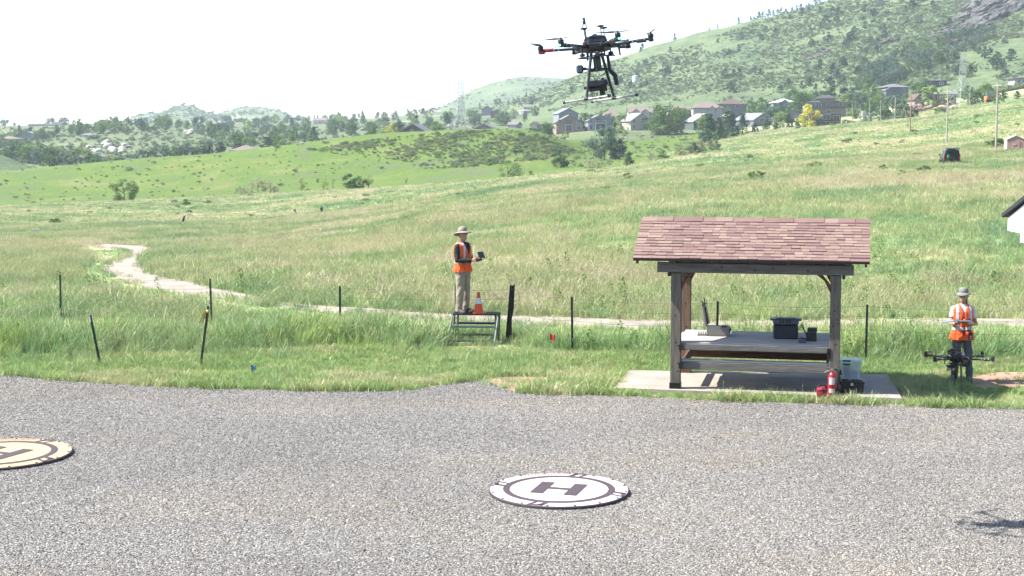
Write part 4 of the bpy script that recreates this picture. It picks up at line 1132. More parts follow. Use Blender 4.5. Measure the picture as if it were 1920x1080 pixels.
hk = 690 / F
house('tan gabled house with a dark arched balcony, leftmost of the hillside row', 1068, 245, 690, 50, 15, 13, 10, 'y', wall='tan', rf='tanr', rz=.12, wins=[(-4.6, 4.2, 1.5, 1.6), (4.2, 4.2, 1.8, 1.6), (-4.6, 1.3, 1.4, 1.3), (4.2, 1.3, 1.8, 1.3)], balcony=(-.4, 2.9, 3.4, .5))
house('blue-roofed grey house tucked behind the tan balcony house', 1066, 222, 760, 38, 9, 9, 9, 'y', wall='bluegrey', rf='bluer', rz=.3, wins=[(.8, 1.8, 1.6, 1.3)])
house('blue-grey house with white balcony and clipped gable roof', 1125, 244, 690, 44, 17, 11, 10, 'y', wall='bluegrey', rf='greyr', rz=.12, wins=[(-4.2, 4.4, 1.5, 2), (3.8, 4.6, 2, 1.6), (-4.2, 1.4, 1.5, 2)], balcony=(.2, 3.2, 5.2, 1.2))
house('house with steep pale brown hip roof behind the blue-grey balcony house', 1147, 226, 750, 36, 8, 15, 10, 'y', 'hip', wall='beige', rf='tanr', wins=[(-1.5, 1.6, 1.5, 1.2)])
house('pale house with wide brown roof and two front gables, upper row', 1204, 222, 760, 50, 11, 10, 10, 'x', wall='cream', rf='tanr', wins=[(3.5, 2.0, 2.0, 1.4), (6, 2.0, 1.2, 1.4)], gable_front=[(1.5, 4.2, 2.9, 1.6, .8), (-3.2, 4, 2.9, 1.8, .6)])
house('cream house with sunlit side wall, pale roof and arched white balcony', 1202, 243, 690, 42, 16, 14, 11, 'y', wall='beige', rf='palr', rz=.34, wins=[(-3.6, 4, .9, 1.6), (-3.6, 1.3, .9, 1.6)], balcony=(1.8, 3.0, 3.4, .9))
house('grey house half hidden behind the tallest garden tree', 1288, 240, 690, 38, 15, 12, 10, 'y', wall='grey', rf='dkr', rz=-.1, wins=[(-2.6, 1.4, 1.6, 1.2)], balcony=(3.2, 3.0, 3, .8))
house('house with brown hip roof and two small gables above the grey house', 1276, 217, 750, 44, 9, 12, 10, 'x', 'hip', wall='beige', rf='tanr', wins=[(0, 1.6, 1.3, 1.1)], gable_front=[(-2.4, 3.2, 2.3, 1.3, .5), (2.2, 3.2, 2.3, 1.3, .5)])
house('large white house with pyramid roof and bright side wing in the upper row', 1327, 220, 740, 54, 17, 13, 11, 'x', 'hip', wall='white', rf='tanr', wins=[(3.6, 3.0, 1.6, 1.4), (6, 1.3, 1.2, 1.6)], gable_front=[(2.0, 3.4, 3.9, 1.5, .6), (5.4, 3, 3.9, 1.3, .6)])
house('dark green-grey gabled house with pale roof side among spruce trees', 1322, 246, 680, 46, 18, 14, 10, 'y', wall='green', rf='palr', rz=.3, wins=[(1.5, 2.5, 2.2, 1.6)])
house('brown hip-roofed house with dark window bands on the upper row', 1374, 208, 760, 52, 12, 10, 11, 'x', 'hip', wall='taupe', rf='brownr', wins=[(-2.8, 2.2, 3.2, 1.7), (3, 2.2, 3.0, 1.7), (-2.8, .4, 3.2, 1.0)])
house('taupe gabled house with pale roof half hidden by spruces', 1378, 236, 700, 40, 11, 12, 10, 'y', wall='taupe', rf='palr', rz=.3, wins=[(0, 1.8, 1.8, 1.3)])
house('grey house with blue-grey roof and white sunlit side wall behind small conifers', 1430, 238, 680, 44, 13, 12, 13, 'y', wall='grey', rf='bluer', rz=.55, wins=[(-.6, 3, 2.4, 1.6)], balcony=(3.6, 2.9, 3.2, 1.4))
house('white-roofed pale blue house standing alone above the blue-roofed one', 1472, 206, 770, 44, 13, 8, 11, 'x', 'hip', wall='bluegrey', rf='whiter', wins=[(-.2, 2.0, 1.0, 2.4), (3.4, 1.2, 2.6, .9)], gable_front=[(-.3, 5.6, 3.4, 1.7, .7)])
house('plain grey gabled house left of the yellow tree', 1487, 231, 690, 30, 12, 12, 10, 'y', wall='grey', rf='greyr', rz=-.2, wins=[(1.2, 2.6, .7, 1.2), (-1.6, 2, 1, 1)])
# the two modern houses
t_ = house('large modern house with stacked dark hip roofs and bands of windows', 1549, 212, 700, 74, 19, 5, 12, 'x', 'hip', wall='taupe', rf='dkr', rz=-.06, over=1.1, wins=[(-6.6, 3.8, 2.4, 1.9), (-3.6, 3.8, 2.2, 1.9), (.2, 3.9, 4.6, 1.9), (6.6, 3.9, 1.2, 1.7), (-6.0, 1.0, 2.6, 1.5), (1.0, .6, 1.4, 1.6)])
b = MB(); b.box((.4, 3.5, 5.2), (7.4, 7.0 - .02, 3.0)); b.build('tower_block', wm('taupe'), t_)
b = MB(); b.loft([[(-4.2, -1.0, 6.6), (5.0, -1.0, 6.6), (5.0, 8, 6.6), (-4.2, 8, 6.6)], [(-4.2, -1.0, 6.85), (5.0, -1.0, 6.85), (5.0, 8, 6.85), (-4.2, 8, 6.85)], [(-1.2, 3.2, 8.4), (2, 3.2, 8.4), (2, 3.8, 8.4), (-1.2, 3.8, 8.4)]]); b.build('upper_roof', rm('dkr'), t_)
b = MB(); b.box((0, -.9, 2.55), (17, 1.7, .28)); b.build('deck', dark_in, t_)
b = MB(); b.box((0, -1.7, 3.3), (17, .07, .08))
for i in range(30): b.box((-8.4 + i * .58, -1.7, 2.98), (.05, .05, .6))
b.build('railing', dark_in, t_)
t_ = house('modern flat house with slanted roof and two floors of wide blue windows', 1551, 235, 640, 50, 21, 6, 11, 'x', 'shed', wall='wood', rf='brownr', rz=-.05, over=.5, wins=[(-3.9, 3.6, 2.4, 1.7), (-.4, 3.6, 3.0, 1.8), (3.9, 3.3, 2.4, 1.7), (-3.6, .9, 1.6, 1.4), (-.4, .8, 3.2, 1.5), (3.9, .8, 2.4, 1.3)])
b = MB(); b.box((-5.75, -.35, 2.0), (.5, .8, 6)); b.box((2.1, -.35, 2.2), (.45, .8, 5)); b.build('brick_pier', wm('wood'), t_)
b = MB(); b.box((0, -.5, 2.35), (11, .9, .22)); b.build('deck', wm('brown'), t_)
house('grey hip-roofed house with low porch at the foot of the thicket', 1682, 176, 760, 44, 12, 7, 11, 'x', 'hip', wall='grey', rf='greyr', rz=.15, over=.9, wins=[(-3.4, 2, 1.4, 1.5), (3.2, 1.6, 1.4, 1.5)], gable_front=[(-4.6, 4.4, 1.8, 1.2, 2.2)])
house('dark hip-roofed house standing highest on the hillside', 1757, 164, 800, 34, 12, 4, 11, 'x', 'hip', wall='dkgrey', rf='dkr', rz=-.12, over=1.0, wins=[(-3.2, 2.2, 1.2, 1.5), (2.2, 2.2, 2.2, 1.5)], gable_front=[(-2.2, 4.2, 1.9, .8, 1.6)])
house('black timber cabin with two bright windows and green-grey roof', 1772, 192, 620, 40, 15, 5, 9, 'x', wall='brown', rf='greyr', rz=-.2, wins=[(-2.6, 2.0, .8, 1.2), (-.8, 2.0, .8, 1.2)])
house('small stone house with white gable standing in building rubble', 1724, 198, 600, 19, 12, 9, 8, 'y', wall='stone', rf='brownr', rz=.1, wins=[(0, 3.0, 1.6, 1.2)])
house('white and dark modern house cut by the right edge high on the slope', 1918, 160, 700, 30, 12, 4, 10, 'x', 'hip', wall='white', rf='dkr', over=.8, wins=[(-2.0, 1.6, 1.4, 1.6), (.2, 1.6, 1.2, 1.6)])
# houses on and beyond the left ridge
house('brown gabled house peeking over the grassy ridge, largest on the left', 774, 262, 640, 50, 15, 14, 11, 'y', wall='brown', rf='greyr', rz=-.22, wins=[(-.4, 3.6, .9, 1.3)])
house('low brown gable peeking over the ridge right of the lattice mast', 908, 252, 640, 44, 8, 11, 12, 'y', wall='taupe', rf='greyr', rz=-.15, wins=[(0, 2.2, 1.2, 1.0)])
house('wide pinkish-grey roof rising just behind the ridge beside dense trees', 457, 291, 640, 52, 8, 11, 16, 'x', 'hip', wall='beige', rf='tanr', rz=.05)
house('pale twin-roofed house amid valley trees above the ridge, with grey walls', 610, 255, 1250, 36, 7, 5, 12, 'x', wall='bluegrey', rf='palr', wins=[(-4, 1.6, 1.6, 1.3), (3, 1.6, 1.6, 1.3)])
house('cream house with bright left wall on the wooded rise', 600, 234, 1500, 24, 8, 5, 12, 'x', wall='cream', rf='tanr', wins=[(0, 2, 1.6, 1.5)])
house('grey house with slate roof just left of the yellow-green bush', 690, 252, 1100, 26, 8, 6, 10, 'y', wall='bluegrey', rf='greyr', wins=[(0, 1.8, 1.5, 1.2)])
house('long white low building on the plain below the mesa, left of the mast', 828, 205 + 22, 1600, 30, 7, 3, 12, 'x', wall='white', rf='palr')
house('dark red-brown house among trees right of the lattice mast', 931, 219, 1300, 22, 8, 5, 11, 'y', wall='wood', rf='dkr', wins=[(0, 1.6, 1.6, 1.4)])
house('grey peaked house higher among trees right of the mast', 913, 212, 1400, 20, 7, 6, 11, 'y', wall='grey', rf='bluer')
house('pink-roofed small house in the dark trees under the mountain foot', 988, 206, 1350, 12, 5, 5, 9, 'x', wall='cream', rf='tanr')
house('slate-roofed house on the hilltop row, leftmost of the three peaked ones', 236, 239, 1350, 26, 6, 6, 12, 'x', wall='taupe', rf='greyr', wins=[(0, 1.2, 2, 1.2)])
house('steep peaked dark house on the hilltop row, middle one', 262, 237, 1360, 16, 7, 7, 11, 'y', wall='dkgrey', rf='greyr')
house('two-gabled grey house at the right end of the hilltop row', 303, 236, 1360, 28, 6, 6, 12, 'x', wall='grey', rf='dkr', gable_front=[(-3, 5, 3.4, 2.2, .5), (4, 5, 3.4, 2.2, .5)])
house('wide lavender-grey house on the hill above the white rocks', 205, 255, 1150, 36, 9, 6, 12, 'x', 'hip', wall='taupe', rf='tanr', wins=[(-3, 2, 1.6, 1.2), (3, 2, 1.6, 1.2)])
house('low grey house with two roofs on the scrub hill left of the rocks', 163, 259, 1050, 28, 5, 5, 11, 'x', 'hip', wall='bluegrey', rf='greyr', wins=[(-2, 1, 1.4, 1)])
house('broad beige roof at the far left edge of the town', 12, 266, 980, 40, 5, 6, 14, 'x', 'hip', wall='beige', rf='tanr')
house('slate house with bright gutters among dark trees at far left', 50, 257, 1050, 30, 5, 5, 11, 'y', wall='bluegrey', rf='bluer')
house('pinkish roof half hidden behind round dark trees at lower left', 30, 282, 800, 36, 6, 5, 13, 'x', 'hip', wall='beige', rf='tanr')
house('grey roof beside the pale road in the left trees', 74, 292, 760, 30, 5, 5, 11, 'x', wall='bluegrey', rf='greyr')
house('small slate-roofed house between the two dark cypresses', 122, 294, 760, 22, 8, 6, 10, 'y', wall='bluegrey', rf='greyr', wins=[(0, 1.4, 1.2, 1)])
house('house with dark solar-looking roof seen just over the ridge grass at left', 182, 301, 720, 38, 4, 6, 11, 'y', wall='grey', rf='greyr')
house('long flat building on the far left skyline', 75, 242, 1500, 44, 7, 3, 12, 'x', wall='grey', rf='dkr')
for i, (px, py, Y, wp, wl, rf_) in enumerate([(105, 240, 1500, 24, 'grey', 'dkr'), (140, 246, 1350, 14, 'beige', 'tanr'), (420, 238, 1500, 16, 'grey', 'greyr'), (488, 238, 1600, 18, 'bluegrey', 'bluer'), (520, 256, 1200, 20, 'beige', 'palr'), (560, 256, 1250, 22, 'beige', 'tanr'), (640, 250, 1300, 14, 'bluegrey', 'greyr'), (665, 246, 1350, 16, 'cream', 'palr'), (712, 240, 1400, 18, 'cream', 'greyr'), (725, 250, 1150, 20, 'bluegrey', 'greyr'), (760, 238, 1400, 16, 'white', 'palr'), (795, 244, 1200, 20, 'bluegrey', 'greyr'), (845, 244, 1100, 20, 'beige', 'palr'), (870, 240, 1150, 18, 'bluegrey', 'palr'), (890, 222, 1500, 14, 'bluegrey', 'bluer'), (820, 238, 1300, 18, 'cream', 'greyr'), (655, 236, 1600, 14, 'white', 'tanr'), (580, 246, 1400, 14, 'cream', 'palr'), (960, 240, 900, 18, 'beige', 'greyr'), (1000, 240, 800, 12, 'cream', 'tanr'), (700, 262, 800, 20, 'bluegrey', 'greyr')]):
    house('small pale house with grey roof half hidden in the valley trees', px, py, Y, wp, 6, 5, 10, 'xy'[i % 2], wall=wl, rf=rf_, group='small houses in the valley trees', rz=((i * 37) % 9 - 4) * .08)

# water tank and reservoir
m_tank = M('white_tank', (.72, .72, .70), .5)
def on_px(px, py, ymin=660): return G(px, py, ymin)
q = on_px(1191, 154)
t_ = thing('water_tank', 'white cylindrical water tank on the lower mountain slope', 'water tank', q)
k = q.y / F
b = MB(); b.lathe([(5.6 * k, -3), (5.6 * k, 11 * k)], n=28); b.build('shell', m_tank, t_, True)
b = MB(); b.lathe([(5.9 * k, 11 * k), (5.9 * k, 11.4 * k), (.3, 12.6 * k)], n=28); b.build('lid', m_tank, t_)
q = G(986, 213, 800)
t_ = thing('reservoir', 'wide low concrete reservoir below the mountain, above the tan houses', 'reservoir', q); k = q.y / F
b = MB(); b.lathe([(17 * k, -5), (17 * k, 5 * k)], n=40); b.build('shell', M('reservoir_wall', (.42, .40, .37), .8), t_)
b = MB(); b.lathe([(17.4 * k, 5 * k), (17.4 * k, 5.6 * k), (.4, 7 * k)], n=40); b.build('lid', M('reservoir_lid', (.55, .54, .52), .8), t_)

# lattice towers
m_steel = M('galvanised_steel', (.40, .44, .44), .5, .3)
def lattice(name, label, px, Y, hpx, wb, wt, base_z, seg, arms=(), knee=.34, rad=.16):
    H_ = hpx * Y / F; q = on(px, Y); z0 = base_z if base_z is not None else q.z
    t = thing(name, label, 'tower', (q.x, q.y, z0), .35)
    b = MB(); lg = MB()
    def wd(z): return wb + (wt - wb) * min(1, z / (knee * H_)) if z < knee * H_ else wt * (1 - .25 * (z - knee * H_) / (H_ * (1 - knee)))
    zs = [H_ * (i / seg) for i in range(seg + 1)]
    for sx, sy in ((-1, -1), (1, -1), (1, 1), (-1, 1)):
        lg.tube([(sx * wd(z) / 2, sy * wd(z) / 2, z) for z in zs], rad, 5)
    for i in range(seg):
        a, c = zs[i], zs[i + 1]; wa, wc = wd(a) / 2, wd(c) / 2
        cs = [(-1, -1), (1, -1), (1, 1), (-1, 1)]
        for j in range(4):
            p0, p1 = cs[j], cs[(j + 1) % 4]
            b.tube([(p0[0] * wa, p0[1] * wa, a), (p1[0] * wc, p1[1] * wc, c)], rad * .6, 4)
            b.tube([(p1[0] * wa, p1[1] * wa, a), (p0[0] * wc, p0[1] * wc, c)], rad * .6, 4)
            b.tube([(p0[0] * wc, p0[1] * wc, c), (p1[0] * wc, p1[1] * wc, c)], rad * .6, 4)
    lg.build('leg', m_steel, t); b.build('brace', m_steel, t)
    for z, l_ in arms:
        a = MB(); zz = z * H_
        a.tube([(-l_, 0, zz), (l_, 0, zz)], rad, 4); a.tube([(-l_, 0, zz), (0, 0, zz + 1.6)], rad * .8, 4); a.tube([(l_, 0, zz), (0, 0, zz + 1.6)], rad * .8, 4)
        a.build('crossarm', m_steel, t)
    a = MB(); a.tube([(0, 0, H_ * .97), (0, 0, H_ * 1.05)], [rad, rad * .5], 5); a.build('spike', m_steel, t)
    return t
lattice('lattice_mast', 'tall narrow lattice mast with splayed legs rising over the town', 863, 760, 94, 10.5, 3.5, zat(243, 760), 11, (), .27, .14)
lattice('power_pylon', 'pale steel lattice pylon with splayed legs at the mountain foot on the right', 1801, 560, 96, 7.6, 1.7, None, 9, ((.72, 1.5), (.84, 1.5)), .52, .06)

# utility poles
m_pole = M('weathered_pole', (.42, .38, .33), .85, 0, .2, 3, .3, .2, (1, 1, .2))
m_pole2 = M('brown_pole', (.34, .22, .14), .85, 0, .2, 3, .3, .2, (1, 1, .2))
m_iron = M('dark_iron', (.05, .05, .055), .5, .5)
for px, Y, hp, lean, lab, mm in [(1868, 181, 128, -.006, 'tallest weathered utility pole, beside the small pink trailer', m_pole), (1775, 228, 102, .0, 'bare grey utility pole rising just behind the dark car', m_pole), (1706, 312, 75, .008, 'brown utility pole with a crossarm left of the car pole', m_pole2),
        (1677, 400, 51, 0, 'thin grey pole just left of the brown pole', m_pole), (1650, 440, 43, 0, 'thin grey pole further left, second from the brown one', m_pole), (1629, 520, 46, 0, 'slim pole standing at the top of the field before the thicket', m_pole), (1612, 540, 32, 0, 'short slim pole beside the grey meter post at the field crest', m_pole),
        (1597, 570, 38, 0, 'slim pole to the right of the flat-roofed modern house', m_pole), (1587, 590, 30, 0, 'short pole nearest the flat-roofed modern house', m_pole), (1816, 520, 40, 0, 'slim pole directly right of the pylon', m_pole)]:
    H_ = hp * Y / F; q = on(px, Y)
    if Y > 350: q.z = max(q.z, zat({1677: 255, 1650: 257, 1629: 235, 1612: 235, 1597: 233, 1587: 233, 1816: 190}[px], Y))
    t_ = thing('utility_pole', lab, 'pole', q, .5, 'utility poles crossing the field')
    b = MB(); b.tube([(0, 0, -6 if Y > 350 else -.5), (lean * H_, 0, H_)], [.135 * max(1, Y / 480), .09 * max(1, Y / 480)], 10); b.build('shaft', mm, t_, True)
    if Y < 350:
        b = MB(); b.box((lean * H_, 0, H_ - .35), (.10, 1.5, .12)); b.build('crossarm', mm, t_)
        for s in (-1, 0, 1):
            b = MB(); b.lathe([(.03, 0), (.05, .05), (.04, .12), (.015, .15)], (lean * H_, s * .6, H_ - .29), 8); b.build('insulator', m_iron, t_)
# transformer box post at the crest
q = on(1618, 540); t_ = thing('meter_post', 'small pale box on a short post between the slim field poles', 'post', q, .2)
b = MB(); b.tube([(0, 0, -1), (0, 0, 3.4)], .12, 6); b.build('post', m_pole, t_)
b = MB(); b.box((0, -.1, 4.3), (1.5, 1.0, 1.9), bev=.1); b.build('cabinet', M('cabinet_grey', (.45, .47, .47), .6), t_)

# the car with its tailgate up, seen from behind-left
q = on(1786, 146); c_ = thing('parked_car', 'dark grey car parked in the grass with its tailgate open', 'car', q, R(-10))
c_.scale = (.86, .86, .86)
m_car = M('grey_car_paint', (.055, .065, .075), .25, .4, .1, 3, 0, .6); m_tyre = M('tyre', (.02, .02, .02), .85); m_rim = M('alloy', (.4, .4, .42), .35, .8)
b = MB()
prof = [(-.92, 0, .55), (-.95, 0, .95), (-.9, .05, 1.12), (-.74, .28, 1.72), (-.4, .30, 1.80), (.4, .30, 1.80), (.74, .28, 1.72), (.9, .05, 1.12), (.95, 0, .95), (.92, 0, .55)]
def ring(y, k, top): return [(x * k, y, min(z, top) if z > .6 else z) for x, _, z in prof]
b.loft([ring(0.02, .97, 1.80), ring(.35, 1, 1.8), ring(2.2, 1, 1.8), ring(2.9, 1, 1.62), ring(3.5, .99, 1.08), ring(4.4, .97, 1.0), ring(4.62, .88, .85)])
b.build('body', m_car, c_, True)
b = MB(); b.box((0, -.01, 1.18), (1.5, .08, .98)); b.build('cargo_shade_panel', dark_in, c_)  # flat dark panel, its colour stands in for the shaded boot interior
b = MB(); b.loft([[(-.74, .2, 1.80), (.74, .2, 1.80), (.74, .2, 1.87), (-.74, .2, 1.87)], [(-.76, -.62, 1.90), (.76, -.62, 1.90), (.76, -.62, 1.97), (-.76, -.62, 1.97)], [(-.68, -.95, 1.82), (.68, -.95, 1.82), (.68, -.95, 1.89), (-.68, -.95, 1.89)]]); tg = b.build('tailgate', m_car, c_)
b = MB(); b.add([(-.62, .05, 1.90), (.62, .05, 1.90), (.62, -.55, 1.985), (-.62, -.55, 1.985)], [(0, 1, 2, 3)]); b.build('rear_glass', glass, tg)
for s in (-1, 1):
    b = MB(); b.box((s * .83, -.03, .98), (.16, .1, .52), bev=.03); b.build('tail_light', M('tail_light', (.5, .02, .02), .25), c_)
    b = MB(); b.box((s * 1.08, 2.75, 1.18), (.22, .12, .17), bev=.05); b.build('side_mirror', m_car, c_)
    b = MB(); b.add([(s * .905, .5, 1.18), (s * .905, 2.6, 1.18), (s * .775, 2.2, 1.62), (s * .775, .6, 1.64)], [(0, 1, 2, 3)]); b.build('side_window', glass, c_)
    for yy in (.85, 3.7):
        b = MB(); b.lathe([(.18, -.11), (.34, -.11), (.36, -.06), (.36, .06), (.34, .11), (.18, .11)], n=18); tw = b.build('wheel', m_tyre, c_); tw.location = (s * .86, yy, .36); tw.rotation_euler = (0, PI / 2, 0)
        b = MB(); b.lathe([(.02, .0), (.19, .0), (.19, .115), (.05, .13)], n=14); b.build('rim', m_rim, tw)
b = MB(); b.box((0, -.12, .52), (1.7, .24, .22), bev=.06); b.build('bumper', M('bumper_plastic', (.03, .03, .033), .6), c_)
b = MB(); b.box((0, -.13, 0), (.2, .18, .32), bev=.03); o = b.build('storage_tub', M('green_plastic', (.02, .32, .12), .5), None); o.location = q + Vector((-.40, .0, .86)); tag(o, 'bright green tub standing in the open car boot', 'tub')

# the little pink-brown trailer
q = on(1905, 172); tr = thing('box_trailer', 'small pinkish gabled box trailer cut by the right edge of the field', 'trailer', q, R(-12))
m_tr = M('faded_pink_paint', (.42, .27, .23), .7, 0, .12, 2); m_trw = M('white_side', (.72, .70, .68), .5)
b = MB(); b.loft([[(-.95, y, .42), (.95, y, .42), (.95, y, 1.55), (0, y, 1.98), (-.95, y, 1.55)] for y in (0, 2.6)]); b.build('box', m_tr, tr)
b = MB(); b.box((-.965, 1.3, 1.0), (.025, 2.6, 1.12)); b.build('side_panel', m_trw, tr)
for s in (-1, 1):
    b = MB(); vs = [(s * 1.05, -.08, 1.515), (s * 1.05, 2.68, 1.515), (0, 2.68, 2.0), (0, -.08, 2.0)]; b.add(vs + [(x, y, z + .05) for x, y, z in vs], [(0, 1, 2, 3), (4, 7, 6, 5), (0, 4, 5, 1), (1, 5, 6, 2), (2, 6, 7, 3), (3, 7, 4, 0)]); b.build('roof_panel', m_trw, tr)
    b = MB(); b.lathe([(.06, -.09), (.28, -.09), (.30, 0), (.28, .09), (.06, .09)], n=16); o = b.build('wheel', m_tyre, tr); o.location = (s * .86, 1.3, .30); o.rotation_euler = (0, PI / 2, 0)
b = MB(); b.box((0, -.03, .93), (.9, .03, .9)); dd = b.build('rear_hatch', m_tr, tr)
b = MB(); b.box((-.15, -.07, 1.0), (.32, .05, .06)); b.build('handle', m_trw, dd)
b = MB(); b.box((0, 1.3, .40), (1.8, 2.5, .06)); b.tube([(0, 0, .40), (0, -.9, .38)], .05, 6); b.build('chassis', m_iron, tr)

# digger, rubble, gas post, far people
m_dig = M('digger_orange', (.62, .26, .06), .5)
q = on(1853, 545); q.z = max(q.z, zat(193, 545)); dg = thing('excavator', 'orange excavator parked below the green bush near the tallest pole', 'excavator', q, R(8))
b = MB(); b.box((0, 0, 1.6), (3.4, 2.2, 1.3), bev=.15); b.box((-1.3, .1, .0), (.6, 2.2, 2.0)); b.build('body', m_dig, dg)
b = MB(); b.box((-.9, -.5, 2.9), (1.2, 1.1, 1.4), bev=.12); b.build('cab', glass, dg)
b = MB(); b.tube([(1.0, 0, 1.9), (3.0, -.4, 3.2), (5.2, -.8, 2.0)], [.38, .34, .26], 6); b.build('boom', m_dig, dg)
b = MB(); b.tube([(5.2, -.8, 2.0), (6.0, -1, .2)], [.26, .2], 6); b.box((6.1, -1, -.2), (.9, .9, .8), bev=.1); b.build('bucket', m_dig, dg)
for s in (-1, 1):
    b = MB(); b.box((0, s * 1.0, .5), (3.8, .6, .9), bev=.25); b.build('track', m_iron, dg)
def rocks(name, label, pts, rad, mt, seed, cat='rubble', part='rock', flat=.6):
    r = random.Random(seed); t = thing(name, label, cat, pts[0])
    for p_ in pts:
        bm = bmesh.new(); bmesh.ops.create_icosphere(bm, subdivisions=2, radius=1); k = r.uniform(*rad)
        o3 = [r.uniform(.6, 1.2) for _ in range(3)]; ph = r.uniform(0, 9)
        for v in bm.verts:
            n = float(fbm(np.array(v.co.x * 1.3 + ph), np.array(v.co.y * 1.3 + v.co.z * 1.7), 3, seed))
            v.co = Vector((v.co.x * o3[0], v.co.y * o3[1], v.co.z * o3[2] * flat)) * k * (.55 + .9 * n)
        me = bpy.data.meshes.new(part); bm.to_mesh(me); bm.free(); me.materials.append(mt)
        o = link(bpy.data.objects.new(part, me), t); o.location = Vector(p_) - Vector(pts[0]); o.rotation_euler = (r.uniform(-.3, .3), r.uniform(-.3, .3), r.uniform(0, 6))
    return t
m_rub = M('pink_rubble', (.36, .25, .21), .95, 0, .25, 1.5, .6)
m_sand = M('sand_heap', (.46, .36, .27), .95, 0, .15, 1.5, .4)
def crest(px, py, Y): q = on(px, Y); q.z = max(q.z, zat(py, Y)); return q
rr_ = random.Random(8)
rocks('rubble_heap', 'pinkish broken masonry heaped below the small stone house', [crest(1708 + rr_.uniform(0, 36), rr_.uniform(198, 206), 560) for _ in range(34)], (.5, 1.6), m_rub, 5)
rocks('sand_heap', 'pale sand heaps between the stone house and the pylon', [crest(1762, 203, 556), crest(1768, 203, 556), crest(1757, 204, 556), crest(1786, 202, 556)], (1.8, 2.6), m_sand, 6, 'sand heap', 'mound')
m_bank = M('cut_bank', (.36, .31, .25), .95, 0, .25, 1.0, .6)
rocks('rock_bank', 'pale cut bank of rocks right of the flat-roofed modern house', [crest(1580 + i * 3.6, 229 + rr_.uniform(-3, 4), 610) for i in range(12)], (.7, 1.5), m_bank, 9, 'rock bank')
m_cliff = bpy.data.materials.new('cliff_rock'); _t = NT(m_cliff)
_n = _t.noise(_t.pos((.09, .05, .16)), 1.0, 6, .65); _n2 = _t.noise(_t.pos(), .6, 4)
_t.bsdf(_t.ramp(_t.math('ADD', _t.math('MULTIPLY', _n, .65), _t.math('MULTIPLY', _n2, .35)), [(.34, (0.038, 0.038, 0.041)), (.5, (0.079, 0.077, 0.075)), (.66, (0.143, 0.135, 0.124))]), .95, 0, _t.bump(_t.math('ADD', _n, _n2), 1.0, 2.0), .1)
# craggy cliff on the mountain: tilted slabs of rock
def crag(label, spots, seed):
    r = random.Random(seed); t = None
    for px, py, wpx, hpx, tl in spots:
        q = G(px, py, 660)
        if q is None: continue
        if t is None: t = thing('rock_outcrop', label, 'rocks', q)
        k = q.y / F
        bm = bmesh.new(); bmesh.ops.create_icosphere(bm, subdivisions=4, radius=1); ph = r.uniform(0, 50)
        co = np.array([v.co[:] for v in bm.verts])
        n1 = fbm(co[:, 0] * 1.6 + ph, co[:, 2] * 2.6 + co[:, 1] * 1.2, 4, seed); n2 = np.abs(fbm(co[:, 0] * 4 + ph, co[:, 2] * 6 + co[:, 1] * 3, 3, seed + 9) - .45)
        sc = .55 + 1.0 * n1 + .5 * n2
        for v, s in zip(bm.verts, sc): v.co = Vector((v.co.x * wpx * k * .6, v.co.y * wpx * k * .45, v.co.z * hpx * k * .6)) * float(s)
        me = bpy.data.meshes.new('rock'); bm.to_mesh(me); bm.free(); me.materials.append(m_cliff)
        o = link(bpy.data.objects.new('rock', me), t); o.location = q - t.location; o.rotation_euler = (r.uniform(-.15, .15), tl, r.uniform(-.3, .3))
    return t
crag('large grey craggy cliff on the mountain at the top right', [(1818, 14, 50, 18, -.55), (1840, 24, 66, 20, -.5), (1872, 8, 80, 34, -.6), (1888, 22, 50, 30, -.5), (1806, 34, 34, 16, -.5), (1856, 38, 50, 22, -.55), (1824, 46, 52, 18, -.35), (1790, 52, 40, 12, -.3), (1812, 60, 46, 18, -.4), (1845, 56, 36, 22, -.4), (1772, 64, 34, 12, -.2), (1800, 74, 44, 14, -.3), (1822, 70, 30, 16, -.3), (1752, 70, 26, 8, -.2), (1786, 82, 30, 10, -.3)], 3)
crag('lower grey rock rib on the mountain, left of the cliff', [(1655, 82, 30, 7, -.45), (1672, 78, 22, 6, -.45), (1690, 74, 18, 5, -.4), (1640, 90, 20, 6, -.4)], 4)
crag('grey rock band low on the mountain above the white-roofed house', [(1530, 106, 26, 6, -.4), (1515, 112, 20, 5, -.4), (1570, 126, 20, 5, -.3), (1548, 98, 18, 5, -.4)], 5)
m_white = M('white_rock', (.52, .47, .42), .95, 0, .15, .6, .5)
def white(label, spots, seed):
    pts = [G(x, y, 690) for x, y in spots]; pts = [q for q in pts if q is not None]
    rocks('white_rocks', label, pts, (2.2, 4.4), m_white, seed, 'rocks')
white('bright eroded rock patches on the valley scrub hill at left', [(168, 277), (176, 281), (182, 284), (172, 283), (195, 271), (203, 275), (208, 280), (213, 283), (222, 282), (229, 280), (227, 286), (200, 268), (235, 273), (242, 276)], 2)
white('pale sloping rock ledge on the hill below the hilltop houses', [(350, 248), (356, 250), (362, 247), (368, 246), (376, 244), (384, 243)], 3)

